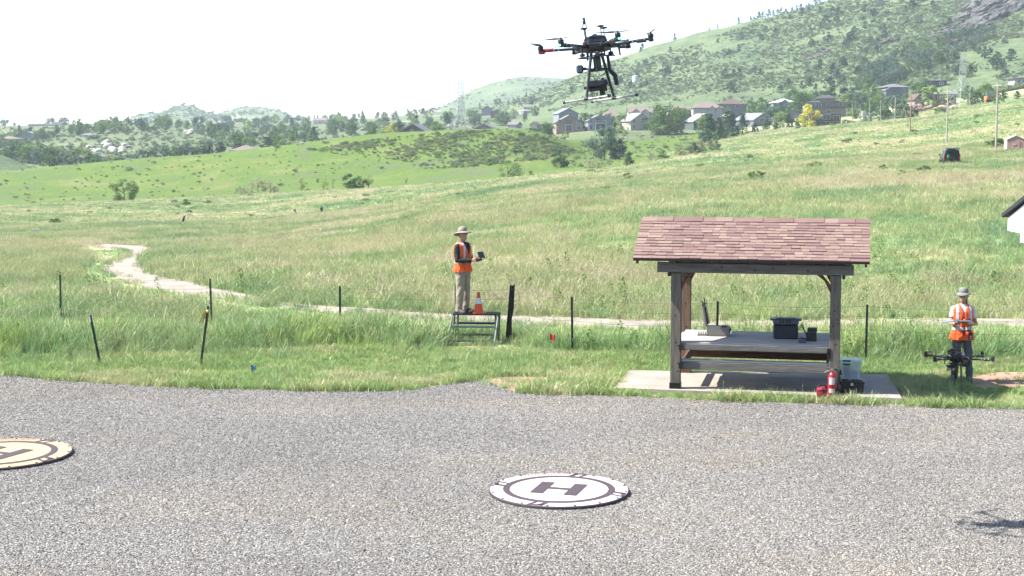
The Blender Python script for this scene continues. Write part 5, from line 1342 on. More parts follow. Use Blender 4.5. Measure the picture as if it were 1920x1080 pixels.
# ------------------------------------------------------------------ picnic shelter with its counter
m_wood = M('grey_weathered_wood', (.165, .145, .12), .85, 0, .32, 4, .5, .2, (6, 6, .7))
m_woodx = M('grey_weathered_beam', (.175, .168, .155), .85, 0, .30, 4, .5, .2, (.7, 6, 6))
m_woodb = M('brown_stained_wood', (.155, .085, .055), .85, 0, .35, 4, .5, .2, (.7, 6, 6))
m_woodbz = M('brown_stained_post', (.19, .125, .09), .85, 0, .35, 4, .5, .2, (6, 6, .7))
m_planks = M('counter_plank_wood', (.50, .47, .43), .8, 0, .16, 4, .3, .2, (.7, 6, 6))
m_fascia = M('dark_fascia', (.055, .045, .045), .8)
m_brkt = M('black_bracket', (.02, .02, .022), .5, .4)
SH_RZ = -R(12)
SO = Vector((2.85, 25.75, .09))
she = thing('picnic_shelter', 'open timber shelter with red-brown shingled roof and built-in counter', 'shelter', SO, SH_RZ)
Mz = Matrix.Rotation(SH_RZ, 4, 'Z')
def sw(x, y, z): return SO + (Mz @ Vector((x, y, z)))
def plank(name, mt, c, s, rot=None, par=she, bev=.008):
    b = MB(); b.box((0, 0, 0), s, rot, bev=bev); return b.build(name, mt, par, loc=c)
PL, PD = 2.70, 1.84
for (x, y, mt, nm) in ((0, 0, m_wood, None), (PL, 0, m_wood, None), (0, PD, m_woodbz, 'reddish brown back post'), (PL, PD, m_woodbz, 'reddish brown back post')):
    o = plank('post', mt, (x, y, 1.01), (.175, .175, 2.02))
    if nm: o['label'] = nm
    b = MB(); b.box((0, 0, -.97), (.195, .195, .13)); b.build('post_shoe', m_brkt if y == 0 else m_woodb, o)
    for k in range(6):                                   # knots and bolt holes
        b = MB(); b.lathe([(.013, 0), (.008, .004)], n=8); kn = b.build('bolt', m_brkt, o); kn.location = (random.uniform(-.06, .06), -.0885, random.uniform(-.8, .9)); kn.rotation_euler = (PI / 2, 0, 0)
for y, mt in ((-.02, m_woodx), (PD + .02, m_woodx)):
    o = plank('beam', mt, (PL / 2 - .02, y, 2.03 + .085), (PL + .62, .13, .17))
    if y < 1:
        for k, x in enumerate((-.55, .02, .32, .9)):
            b = MB(); b.lathe([(.022, 0), (.012, .006)], n=10); kn = b.build('knot', m_woodb, o); kn.location = (x, -.066, random.uniform(-.03, .03)); kn.rotation_euler = (PI / 2, 0, 0)
for x in (0, PL): plank('cross_beam', m_woodx, (x, PD / 2, 2.115), (.13, PD - .11 - .02, .165))
for x in (-.125, PL + .125): plank('side_beam', m_fascia, (x, PD / 2, 2.06), (.05, PD + .12, .20))
for (x, s) in ((0, 1), (PL, -1)):
    for y in (0, PD):
        b = MB(); b.add([(x + s * .09, y - .05, 1.72), (x + s * .09, y - .05, 1.86), (x + s * .40, y - .05, 2.08), (x + s * .27, y - .05, 2.08), (x + s * .09, y + .05, 1.72), (x + s * .09, y + .05, 1.86), (x + s * .40, y + .05, 2.08), (x + s * .27, y + .05, 2.08)], [(0, 3, 2, 1), (4, 5, 6, 7), (0, 1, 5, 4), (1, 2, 6, 5), (2, 3, 7, 6), (3, 0, 4, 7)])
        b.build('corner_brace', m_woodb, she)
# counter and rails
for i in range(5): plank('counter_plank', m_planks, (PL / 2 + .0, .16 + i * .345, .80 + random.uniform(-.003, .003)), (PL - .02 + .06 * (i not in (0, 4)), .335, .036), bev=.006)
plank('counter_apron', m_woodx, (PL / 2, -.045, .742), (PL - .18, .04, .105)); plank('counter_apron', m_woodx, (PL / 2, PD - .06, .742), (PL - .18, .04, .105))
plank('counter_bearer', m_woodb, (.14, PD / 2, .715), (.05, PD - .2, .12)); plank('counter_bearer', m_woodb, (PL - .14, PD / 2, .715), (.05, PD - .2, .12))
for y, mt, z in ((.0, m_woodx, .405), (PD - .02, m_woodb, .365)):
    plank('rail', mt, (PL / 2, y, z), (PL - .18, .045, .135))
    plank('rail_cap', m_planks if y == 0 else m_woodx, (PL / 2, y + (.07 if y == 0 else -.07), z + .088), (PL - .18, .16, .036))
for x in (.11, PL - .11): plank('side_rail', m_woodb, (x, PD / 2, .43), (.045, PD - .36, .135))
for (x, z) in ((.095, .73), (PL - .095, .73), (.095, .41), (PL - .095, .66)):
    b = MB(); b.box((x, -.092, z), (.06, .012, .10)); b.build('bracket', m_brkt, she)
# roof: deck, rafters, shingles one by one
RX0, RX1, YE, ZE, YR, ZR = -.71, 3.24, -.36, 2.29, .92, 2.90
sl_ = math.hypot(YR - YE, ZR - ZE); ang = math.atan2(ZR - ZE, YR - YE)
for s in (1, -1):
    b = MB()
    def rp(x, d, o):        # point on the slope: d from the eave, o off the surface
        y = YE + d * math.cos(ang) - o * math.sin(ang); z = ZE + d * math.sin(ang) + o * math.cos(ang)
        return (x, y if s == 1 else 2 * YR - y, z)
    c = [rp(RX0 + .03, 0.02, -.03), rp(RX1 - .03, 0.02, -.03), rp(RX1 - .03, sl_, -.03), rp(RX0 + .03, sl_, -.03), rp(RX0 + .03, 0.02, .0), rp(RX1 - .03, 0.02, .0), rp(RX1 - .03, sl_, .0), rp(RX0 + .03, sl_, .0)]
    b.add(c, [(3, 2, 1, 0), (4, 5, 6, 7), (0, 1, 5, 4), (1, 2, 6, 5), (2, 3, 7, 6), (3, 0, 4, 7)]); b.build('roof_deck', m_woodb, she)
    for i in range(7):
        x = RX0 + .06 + i * (RX1 - RX0 - .12) / 6; b = MB()
        c = [rp(x - .02, .03, -.125), rp(x + .02, .03, -.125), rp(x + .02, sl_ - .04, -.125), rp(x - .02, sl_ - .04, -.125), rp(x - .02, .03, -.032), rp(x + .02, .03, -.032), rp(x + .02, sl_ - .04, -.032), rp(x - .02, sl_ - .04, -.032)]
        b.add(c, [(3, 2, 1, 0), (4, 5, 6, 7), (0, 1, 5, 4), (1, 2, 6, 5), (2, 3, 7, 6), (3, 0, 4, 7)]); b.build('rafter', m_woodb, she)
    b = MB(); c = [rp(RX0, -.012, -.042), rp(RX1, -.012, -.042), rp(RX1, .012, -.042), rp(RX0, .012, -.042), rp(RX0, -.012, .004), rp(RX1, -.012, .004), rp(RX1, .012, .004), rp(RX0, .012, .004)]
    b.add(c, [(3, 2, 1, 0), (4, 5, 6, 7), (0, 1, 5, 4), (1, 2, 6, 5), (2, 3, 7, 6), (3, 0, 4, 7)]); b.build('eave_fascia', m_fascia, she)
m_shing = bpy.data.materials.new('shingle'); _t = NT(m_shing)
_g = _t.noise(_t.pos(), 90, 3); _r = _t.rand()
_c = _t.ramp(_r, [(0, (.140, .090, .084)), (.3, (.168, .110, .100)), (.55, (.187, .126, .111)), (.8, (.205, .146, .122)), (.95, (.225, .170, .138)), (1, (.152, .100, .095))])
_t.bsdf(_t.mix(_t.ramp(_g, [(.35, 0), (.7, .4)]), _c, (.10, .06, .055)), .95, 0, _t.bump(_g, .35, .004), .15)
NR, rs = 14, random.Random(3)
course = sl_ / NR
stuff_b = MB()
for row in range(NR):
    x = RX0 - .01; d0 = row * course
    edges = [x]
    while x < RX1 - .09:
        x += rs.choice([.13, .16, .19, .22, .26]) * rs.uniform(.9, 1.1); edges.append(min(x, RX1 + .01))
    edges[-1] = RX1 + .01
    for i in range(len(edges) - 1):
        a, e = edges[i] + .002, edges[i + 1] - .002; th = rs.choice([.006, .010, .016]); lo = d0 - .012 - rs.choice([0, 0, .008])
        top = d0 + course * 1.35
        def cor(x, d, o): return Vector((x, YE + d * math.cos(ang) - o * math.sin(ang), ZE + d * math.sin(ang) + o * math.cos(ang)))
        o0 = .004; ob = .013 + th
        pts = [cor(a, lo, o0), cor(e, lo, o0), cor(e, min(top, sl_), o0 - .001), cor(a, min(top, sl_), o0 - .001), cor(a, lo, ob), cor(e, lo, ob), cor(e, min(top, sl_), .007), cor(a, min(top, sl_), .007)]
        cen = (pts[0] + pts[6]) / 2
        b = MB(); b.add([p_ - cen for p_ in pts], [(3, 2, 1, 0), (4, 5, 6, 7), (0, 1, 5, 4), (1, 2, 6, 5), (2, 3, 7, 6), (3, 0, 4, 7)])
        b.build('shingle', m_shing, she, loc=cen)
        mir = [Vector((p_.x, 2 * YR - p_.y, p_.z)) for p_ in pts]
        stuff_b.add(mir, [(0, 1, 2, 3), (7, 6, 5, 4), (4, 5, 1, 0), (5, 6, 2, 1), (6, 7, 3, 2), (7, 4, 0, 3)])
tag(stuff_b.build('back_shingles', m_shing, she), kind='stuff')
nx = 15
for i in range(nx):
    x0 = RX0 + (RX1 - RX0) * i / nx; x1 = RX0 + (RX1 - RX0) * (i + 1) / nx + .03; k = .006 * (i % 2) + .022
    b = MB(); pr_ = [(YR - .12, ZR - .055), (YR, ZR + .012), (YR + .12, ZR - .055)]
    b.loft([[(x, y, z + k + dz) for y, z in pr_] + [(x, y, z + k + dz - .012) for y, z in reversed(pr_)] for x, dz in ((x0, 0), (x1, .006))]); b.build('ridge_cap', m_shing, she)

# ------------------------------------------------------------------ things on and beside the counter
CT = .82 + .09 - .002     # counter top in world z (SO.z + .82)
m_case = M('grey_case_plastic', (.20, .19, .17), .5, 0, .08, 5); m_blk = M('black_plastic', (.016, .017, .019), .45, 0, .2, 6); m_dkg = M('charcoal_plastic', (.028, .032, .040), .5, 0, .15, 6); m_mid = M('slate_plastic', (.085, .098, .115), .5, 0, .12, 6)
m_foil = M('pale_foam', (.50, .49, .46), .7)
def on_counter(px, py):
    Y = Yflat(py, CT + .001); p_ = P(px, py, Y); return Vector((p_.x, p_.y, CT + .0015))
q = on_counter(1347, 629); cs = thing('instrument_case', 'grey hard case standing open on the sunlit end of the counter', 'case', q, SH_RZ)
b = MB(); w_, d_, h_ = .40, .30, .155; t_w = .018
for c, s in (((0, 0, .01), (w_, d_, .02)), ((0, -d_ / 2 + t_w / 2, h_ / 2 + .01), (w_, t_w, h_)), ((0, d_ / 2 - t_w / 2, h_ / 2 + .01), (w_, t_w, h_)), ((-w_ / 2 + t_w / 2, 0, h_ / 2 + .01), (t_w, d_ - 2 * t_w, h_)), ((w_ / 2 - t_w / 2, 0, h_ / 2 + .01), (t_w, d_ - 2 * t_w, h_))): b.box(c, s)
b.build('tray', m_case, cs)
b = MB(); b.box((0, 0, .135), (w_ - .04, d_ - .04, .05)); b.box((.11, -.02, .17), (.1, .16, .03)); b.build('inner_panel', m_blk, cs)
lid_r = Euler((0, R(-9), 0)).to_matrix()
b = MB(); b.box((-.245, 0, .37), (.055, .30, .40), lid_r, bev=.015); ld = b.build('lid', m_case, cs)
b = MB(); b.box((-.212, 0, .36), (.03, .25, .30), lid_r); b.box((-.195, .0, .30), (.025, .2, .16), lid_r); b.build('lid_liner', m_blk, ld)
for k, (dx, dz) in enumerate(((0, 0), (.03, .01), (.05, -.04), (.02, .03))):
    b = MB(); b.tube([(-.27 + dx * .2, -.1 + .06 * k, .55), (-.285 + dx, -.1 + .06 * k, .61 + dz), (-.30 + dx * 1.5, -.1 + .06 * k, .63 + dz)], .011, 6); b.build('latch', m_blk, ld)
for y in (-.08, .08):
    b = MB(); b.box((w_ / 2 + .008, y, .10), (.02, .05, .07), bev=.005); b.build('latch', m_blk, cs)
q = on_counter(1320, 629); fm = thing('foam_insert', 'ridged pale foam strip lying beside the open grey case', 'foam', q, SH_RZ)
b = MB(); b.box((0, 0, .012), (.23, .14, .024)); b.build('base', m_case, fm)
for i in range(6):
    b = MB(); b.box((-.095 + i * .038, 0, .05), (.016, .13, .055), bev=.005); b.build('rib', m_foil, fm)

q = on_counter(1475, 636); ps = thing('power_station', 'big dark portable power station with side handles on the shaded counter', 'power station', q + Vector((0, .12, 0)), SH_RZ + .08)
b = MB(); b.box((0, 0, .125), (.43, .26, .25), bev=.02); b.build('lower_body', m_dkg, ps)
b = MB(); b.box((0, 0, .305), (.445, .27, .105), bev=.02); b.build('upper_body', m_mid, ps)
for s in (-1, 1):
    b = MB(); b.box((s * .235, 0, .338), (.075, .2, .035), bev=.012); b.build('handle', m_mid, ps)
    b = MB(); b.box((s * .06 - .02, -.139, .315), (.075, .012, .055), bev=.01); o = b.build('socket', m_blk, ps)
    b = MB(); b.box((s * .06 - .02, -.147, .315), (.03, .006, .03)); b.build('socket_face', m_mid, o)
    b = MB(); b.box((s * .045 - .02, -.133, .235), (.05, .01, .015)); b.build('vent', m_blk, ps)
b = MB(); b.box((0, -.131, .055), (.02, .004, .006)); b.build('badge', m_mid, ps)
b = MB(); b.box((0, 0, .362), (.34, .2, .012), bev=.004); b.build('top_pad', m_blk, ps)
q = on_counter(1523, 640); ch = thing('charger_box', 'black stepped charger box next to the power station', 'charger', q + Vector((0, .08, 0)), SH_RZ - .05)
b = MB(); b.box((0, 0, .075), (.175, .20, .15), bev=.008); b.build('base', m_blk, ch)
b = MB(); b.box((.012, .02, .195), (.165, .15, .07), bev=.006); b.build('top_tray', m_blk, ch)
b = MB(); b.box((0, -.09, .155), (.175, .03, .014)); b.build('lip', m_mid, ch)
q = on_counter(1504, 643); ga = thing('gadget', 'small blue-grey handset lying flat in front of the charger', 'handset', q, SH_RZ + .1)
b = MB(); b.box((0, 0, .022), (.13, .075, .044), bev=.012); b.build('shell', M('blue_grey_plastic', (.085, .11, .15), .5), ga)
b = MB(); b.box((0, 0, .046), (.08, .045, .004)); b.build('screen', m_blk, ga)
cb = MB()
for k in range(4):
    p0 = on_counter(1499, 630) + Vector((0, .05 * k, .18 - .03 * k)); p1 = on_counter(1515 - k, 634 - k) + Vector((0, 0, .04))
    mid = p0.lerp(p1, .5) + Vector((.03 * k - .03, .03, .10 - .045 * k)); cb.tube(dens([p0, p0.lerp(mid, .5) + Vector((.04, 0, .05)), mid, p1 + Vector((-.03, 0, .03)), p1], 5), .007, 6)
for k in range(3):
    p0 = on_counter(1498 + k * 4, 637 + k); cb.tube(dens([p0 + Vector((0, 0, .012)), p0 + Vector((.05, .03, .03)), p0 + Vector((.09, -.02, .014)), p0 + Vector((.13, .03, .02))], 5), .008, 6)
tag(cb.build('cable', m_blk), 'tangled black cables between power station and charger box', 'cables')

def slab_at(px, py):
    Y = Yflat(py, .09); p_ = P(px, py, Y); return Vector((p_.x, p_.y, .091))
m_red = M('extinguisher_red', (.48, .022, .035), .3, 0, .1, 4); m_redf = M('red_nylon', (.42, .03, .06), .8, 0, .2, 18, .4); m_lab = M('label_print', (.62, .62, .64), .6, 0, .25, 60, 0, .2); m_met = M('bright_metal', (.6, .6, .6), .3, .9)
q = slab_at(1559.5, 741); fe = thing('fire_extinguisher', 'red fire extinguisher standing at the foot of the right post', 'extinguisher', q, SH_RZ)
b = MB(); b.lathe([(.062, 0), (.07, .012), (.07, .32), (.063, .355), (.035, .385), (.022, .40), (.022, .42)], n=24); b.build('cylinder', m_red, fe, True)
for z, hh in ((.25, .12), (.085, .07)):
    b = MB(); n = 10; b.loft([[(.0712 * math.sin(a), -.0712 * math.cos(a), zz) for a in np.linspace(-.75, .75, n)] for zz in (z - hh / 2, z + hh / 2)], cap=False, closed=False); b.build('label', m_lab, fe)
b = MB(); b.box((0, 0, .435), (.05, .04, .035), bev=.006); vv = b.build('valve', m_met, fe)
b = MB(); b.tube([(.01, 0, .45), (-.06, -.01, .475), (-.125, -.02, .505)], .011, 6); b.build('lever', m_met, vv)
b = MB(); b.tube([(.01, 0, .435), (-.06, -.01, .42), (-.135, -.02, .385)], .011, 6); b.build('handle', m_met, vv)
b = MB(); b.tube(dens([Vector((.03, 0, .44)), Vector((.085, .01, .43)), Vector((.105, .01, .33)), Vector((.098, .0, .2)), Vector((.09, 0, .12))], 5), .012, 8); b.tube([(.09, 0, .13), (.088, 0, .06)], [.014, .02], 8); b.build('hose', m_blk, fe)
q = slab_at(1541, 743); bg_ = thing('first_aid_bag', 'small red zipped bag leaning on the fire extinguisher', 'bag', q, SH_RZ + .1)
b = MB(); b.loft([[(x * k, y * k2, z) for x, y in [(.085 * math.cos(a) ** 1 if abs(math.cos(a)) < .7 else math.copysign(.085, math.cos(a)) * .95, .055 * math.sin(a)) for a in np.linspace(0, 2 * PI, 20, endpoint=False)]] for z, k, k2 in ((0, .88, .9), (.02, 1.05, 1.05), (.08, 1.1, 1.15), (.13, 1.0, 1.0), (.155, .82, .8), (.165, .5, .5))]); b.build('body', m_redf, bg_, True)
b = MB(); b.tube(dens([Vector((-.06, -.02, .15)), Vector((-.04, -.03, .19)), Vector((.05, -.03, .19)), Vector((.07, -.02, .15))], 5), .011, 6); b.build('handle', m_blk, bg_)
b = MB(); b.box((.01, -.066, .075), (.014, .008, .14)); b.build('strap', m_blk, bg_)
b = MB(); b.tube([(-.09, -.045, .10), (-.0, -.068, .115), (.09, -.045, .10)], .005, 5); b.build('zip', m_blk, bg_)

q = slab_at(1593, 713); tb = thing('storage_bin', 'clear plastic storage bin with clips behind the open black case', 'bin', q, SH_RZ)
m_clear = bpy.data.materials.new('clear_plastic'); _t = NT(m_clear)
_p = _t.n('ShaderNodeBsdfPrincipled'); _p.inputs['Base Color'].default_value = (.56, .62, .66, 1); _p.inputs['Roughness'].default_value = .25
_tp = _t.n('ShaderNodeBsdfTransparent'); _tp.inputs[0].default_value = (.86, .92, .95, 1); _mx = _t.n('ShaderNodeMixShader')
_t.l(_t.ramp(_t.noise(_t.obj(), 5, 3), [(.3, .38), (.7, .58)]), _mx.inputs[0]); _t.l(_tp.outputs[0], _mx.inputs[1]); _t.l(_p.outputs[0], _mx.inputs[2]); _t.l(_mx.outputs[0], _t.out.inputs[0])
def rect(w, d, z, k=.03): return [(-w / 2 + k, -d / 2, z), (w / 2 - k, -d / 2, z), (w / 2, -d / 2 + k, z), (w / 2, d / 2 - k, z), (w / 2 - k, d / 2, z), (-w / 2 + k, d / 2, z), (-w / 2, d / 2 - k, z), (-w / 2, -d / 2 + k, z)]
b = MB(); b.loft([rect(.34, .28, 0), rect(.39, .32, .32), rect(.41, .34, .325), rect(.41, .34, .335)], cap=False); b.add(rect(.34, .28, .002), [(0, 1, 2, 3, 4, 5, 6, 7)]); b.build('tub', m_clear, tb)
b = MB(); b.loft([rect(.42, .35, .336), rect(.42, .35, .36), rect(.38, .31, .375), rect(.38, .31, .39)]); b.build('lid', m_clear, tb)
b = MB(); b.box((-.06, -.172, .31), (.13, .02, .035), bev=.005); b.box((-.06, -.178, .375), (.13, .02, .03), bev=.005); b.build('clip', M('teal_clip', (.03, .12, .13), .5), tb)
b = MB(); b.box((.02, 0, .09), (.22, .2, .14), bev=.02); b.box((-.06, .02, .20), (.14, .1, .08), bev=.01); b.build('contents', M('blue_grey_cloth', (.13, .18, .24), .8, 0, .3, 8), tb)
q = slab_at(1600, 737); kc = thing('battery_case', 'open black case full of batteries with its lid standing up at left', 'case', q + Vector((0, .12, 0)), SH_RZ + .06)
b = MB()
for c, s in (((0, 0, .012), (.34, .24, .024)), ((0, -.115, .1), (.38, .02, .2)), ((0, .115, .1), (.38, .02, .2)), ((-.18, 0, .1), (.02, .21, .2)), ((.18, 0, .1), (.02, .21, .2))): b.box(c, s)
b.box((0, -.122, .175), (.40, .02, .03)); b.build('tray', m_blk, kc)
b = MB(); b.box((0, 0, .165), (.335, .205, .03)); b.build('foam', m_dkg, kc)
for i in range(4):
    o = MB(); o.box((-.12 + i * .085, .03 * (-1) ** i, .195), (.06, .08, .05), bev=.006); ba = o.build('battery', m_blk if i == 0 else m_mid, kc)
    o = MB(); o.box((-.12 + i * .085, .03 * (-1) ** i - .012, .224), (.05, .03, .012), bev=.003); o.build('battery_cap', m_foil, ba)
b = MB(); b.box((-.01, -.136, .15), (.045, .012, .04)); b.build('sticker', m_lab, kc)
b = MB(); b.box((0, -.133, .055), (.30, .008, .035), bev=.003); b.build('rib', m_dkg, kc)
b = MB(); b.box((-.235, 0, .30), (.05, .24, .33), Euler((0, R(-12), 0)).to_matrix(), bev=.015); kl = b.build('lid', m_blk, kc)
b = MB(); b.box((-.20, -.02, .34), (.045, .10, .09), Euler((0, R(-12), 0)).to_matrix(), bev=.01); b.build('lid_pocket', m_dkg, kl)
for s in (-1, 1):
    b = MB(); b.tube([(-.27, s * .08, .45), (-.255, s * .08, .50), (-.225, s * .08, .535)], .011, 6); b.build('latch', m_blk, kl)
b = MB(); b.add([(x, y, 0) for x, y in [(0, 0), (.5, .02), (.55, .06), (.05, .05)]], [(0, 1, 2, 3)])

# ------------------------------------------------------------------ landing pads
def decal_mat(name, col): return M(name, col, .75, 0, .12, 9)
m_padw = M('pad_white_vinyl', (.62, .55, .55), .6, 0, .05, 6, .15); m_padc = M('pad_cream_vinyl', (.58, .42, .245), .6, 0, .05, 6, .15)
m_pdark = M('pad_dark_print', (.078, .054, .060), .7, 0, .12, 20); m_pred = M('pad_red_print', (.55, .09, .04), .7); m_prim = M('pad_dark_rim', (.055, .04, .05), .8)
def annulus(b, r0, r1, z, a0=0, a1=2 * PI, n=72, ref=None):
    A = np.linspace(a0, a1, n)
    vs = [(r * math.cos(a), r * math.sin(a), z) for a in A for r in (r0, r1)]
    b.add(vs, [(2 * i, 2 * i + 1, 2 * i + 3, 2 * i + 2) for i in range(n - 1)])
def pad(label, px, py, Rd, turn, top, tilt):
    q = G(px, py); p_ = thing('landing_pad', label, 'landing pad', (q.x, q.y, .02), turn)
    p_.rotation_euler = (tilt, 0, turn)
    b = MB(); b.lathe([(Rd * .985, 0), (Rd, .006), (Rd, .026), (Rd * .985, .038)], n=90); b.build('base_disc', m_prim, p_, True)
    b = MB(); b.lathe([(Rd * .985, .0385), (Rd * .5, .0420), (.02, .044)], n=90, cap=False); b.build('top_sheet', top, p_)
    zt = lambda r: .0385 + (.0062) * (1 - r / Rd) + .0035
    b = MB(); r0, r1 = .705 * Rd, .80 * Rd
    A = np.linspace(0, 2 * PI, 97)
    b.add([(r * math.cos(a), r * math.sin(a), zt(r)) for a in A for r in (r0, r1)], [(2 * i, 2 * i + 1, 2 * i + 3, 2 * i + 2) for i in range(96)]); b.build('ring_mark', m_pdark, p_)
    b = MB(); z = .0475
    for s in (-1, 1): b.box((s * .245 * Rd, 0, z), (.185 * Rd, .66 * Rd, .002))
    b.box((0, 0, z), (.30 * Rd, .10 * Rd, .0019)); b.build('letter_h', m_pdark, p_)
    for k in range(4):
        a = PI / 2 * k + R(-2)
        b = MB(); ca, sa = math.cos(a), math.sin(a)
        def pt(r, t_): return (r * ca * Rd - t_ * sa * Rd, r * sa * Rd + t_ * ca * Rd, zt(r * Rd) + .001)
        b.add([pt(.80, .03), pt(.80, .10), pt(.975, .055), pt(.975, -.02)], [(0, 3, 2, 1)]); b.add([pt(.80, -.10), pt(.80, -.055), pt(.975, -.12), pt(.975, -.17)], [(0, 3, 2, 1)])
        b.add([pt(.90, .075), pt(.975, .055), pt(.975, -.12), pt(.945, -.11)], [(0, 3, 2, 1)]); b.build('corner_mark', m_pdark, p_)
    for k in range(16):
        a = 2 * PI * k / 16 + .1; b = MB(); b.lathe([(.016, 0), (.014, .008), (.004, .010)], (Rd * .962 * math.cos(a), Rd * .962 * math.sin(a), .0395), 8); b.build('rivet', m_prim, p_)
    cu = bpy.data.curves.new('lettering', 'FONT'); cu.body = 'HOODMAN'; cu.size = .10; cu.align_x = 'CENTER'; cu.extrude = .0004; cu.space_character = 1.15; cu.shear = .2
    tx = bpy.data.objects.new('lettering', cu); cu.materials.append(m_pred); link(tx, p_)
    a0 = R(118) ; tx.location = (Rd * .845 * math.cos(a0), Rd * .845 * math.sin(a0), .0475); tx.rotation_euler = (R(.3), 0, a0 - PI / 2)
    return p_
pad('white round landing pad with dark H in the middle of the gravel', 1048, 925.5, .875, R(-17), m_padw, R(.6))
pad('cream round landing pad cut off by the left edge', -2, 857, .99, R(-24), m_padc, R(.4))

# ------------------------------------------------------------------ fence, stakes, flags, stile, cone
m_tpost = M('green_steel_post', (.035, .05, .042), .6, .2, .25, 12); m_wire = M('fence_wire', (.12, .11, .10), .6, .6); m_oldwood = M('dark_old_wood', (.05, .045, .043), .95, 0, .4, 5, .6, .1, (7, 7, .6))
fn = thing('wire_fence', 'wire fence on dark green steel posts running along the path', 'fence', (0, 31.5, 0))
fposts = [(104, 36.0, 515), (390, 34.5, 523), (634, 33.0, 537), (957, 32.3, None), (1075, 30.6, 557), (1349, 29.6, 565), (1633, 29.2, 571), (2010, 28.6, 578), (-160, 37.2, 510)]
fp = []
for px, Y, pt_ in fposts:
    q = on(px, Y); 
    if pt_ is None: fp.append((q, 1.2)); continue
    ht = P(px, pt_, Y).z - q.z; fp.append((q, ht))
    b = MB(); b.box((0, 0, ht / 2 - .15), (.045, .012, ht + .3)); b.box((0, .018, ht / 2 - .15), (.012, .03, ht + .3))
    for k in range(8): b.box((0, -.009, .25 + k * .13), (.02, .01, .012))
    o = b.build('post', m_tpost, fn); o.location = q - fn.location; o.rotation_euler = (random.gauss(0, .012), random.gauss(0, .012), random.gauss(0, .2))
fp.sort(key=lambda t_: t_[0].x)
for fr in (.30, .58, .80, .97):
    b = MB()
    for (q0, h0), (q1, h1) in zip(fp[:-1], fp[1:]):
        b.tube([q0 + Vector((0, 0, h0 * fr)) - fn.location + (q1 - q0) * s + Vector((0, 0, (h1 - h0) * fr * s - .05 * 4 * s * (1 - s))) for s in np.linspace(0, 1, 7)], .0028, 4)
    b.build('wire', m_wire, fn)
def leaning(name, label, top, bot, wid, dep, mt, cap=None):
    q = G(*bot); tpt = P(top[0], top[1], q.y + .05); t_ = thing(name, label, 'stake' if name != 'old_fence_post' else 'post', q)
    d = tpt - q; rot = d.to_track_quat('Z', 'Y').to_matrix()
    b = MB(); b.box(rot @ Vector((0, 0, d.length / 2 - .1)), (wid, dep, d.length + .2), rot, bev=.004); b.box(rot @ Vector((0, wid * .4, d.length / 2 - .1)), (wid * .3, wid * .8, d.length + .2 - .01), rot)
    o = b.build('shaft', mt, t_)
    if cap: b = MB(); b.box(rot @ Vector((0, 0, d.length - .07)), (wid * 1.12, dep * 1.3, .16), rot, bev=.003); b.build('tip', cap, t_)
    return t_, q, rot, d
leaning('steel_stake', 'leaning green steel stake with a white tip near the gravel edge', (168, 590), (188, 688), .042, .014, m_tpost, M('white_paint', (.6, .6, .58), .6))
stk, qs, rots, ds = leaning('steel_stake', 'dark leaning stake with yellow ribbon tied round it', (392, 574), (377, 691), .045, .016, m_tpost)
m_yel = M('yellow_ribbon', (.62, .50, .12), .7, 0, .15, 20)
c = qs + ds * .92; b = MB(); b.lathe([(.035, -.03), (.045, 0), (.035, .03)], c, 12)
for k in range(7):
    e = Vector((random.uniform(-.20, .06), random.uniform(-.05, .05), random.uniform(-.24, -.08))); sd = Vector((.012, .01, 0))
    m1 = c + e * .5 + Vector((0, 0, .05)); b.add([c - sd, c + sd, m1 + sd, m1 - sd, c + e + sd, c + e - sd], [(0, 1, 2, 3), (3, 2, 4, 5)])
tag(b.build('ribbon', m_yel), 'yellow flagging ribbon knotted round the dark leaning stake', 'ribbon')
# the old wooden post: a bundle of split rails leaning together
op, q, rot, d = leaning('old_fence_post', 'dark weathered wooden post leaning right beside the stile', (961, 535), (952, 642), .075, .07, m_oldwood)
for k in range(3):
    b = MB(); off = Vector(((k - 1) * .055, -.03 + .03 * (k % 2), 0)); L_ = d.length * (1.0 - .06 * k) 
    b.tube([off * 1.1 + Vector((0, 0, -.1)), rot @ Vector((off.x * .8, off.y, L_ * .6)), rot @ Vector((off.x * .5, off.y, L_ + .03))], [.034, .03, .014], 6); b.build('split_rail', m_oldwood, op)
def flag(label, px, py, col, hz=.45, ang_=0.0):
    q = G(px, py); t_ = thing('pin_flag', label, 'flag', q, ang_)
    b = MB(); b.tube([(0, 0, -.05), (0, 0, hz)], .003, 5); b.build('wire_stem', m_wire, t_)
    b = MB(); n = 5; vs = []
    for i in range(n):
        for j in range(2): vs.append((.0 + .10 * i / (n - 1), .012 * math.sin(i * 1.5) + .001, hz - .12 + .115 * j - .02 * (i / (n - 1)) ** 2))
    b.add(vs, [(2 * i, 2 * i + 2, 2 * i + 3, 2 * i + 1) for i in range(n - 1)]); b.build('flag_sheet', col, t_)
m_fr, m_fb, m_fo = M('red_flag', (.75, .05, .06), .6), M('blue_flag', (.10, .30, .55), .6), M('orange_flag', (.8, .22, .08), .6)
flag('small red marker flag in the grass right of the old wooden post', 1031, 672, m_fr, .50)
flag('small red-orange marker flag between the two leaning stakes', 213, 655, m_fo, .48)
flag('small blue marker flag low in the verge right of the ribboned stake', 471, 701, m_fb, .17, .3)
flag('red marker flag seen under the shelter counter', 1527, 690, m_fr, .42)
flag('tiny orange marker flag far out left of the bent stump', 319, 424, m_fo, 1.0)

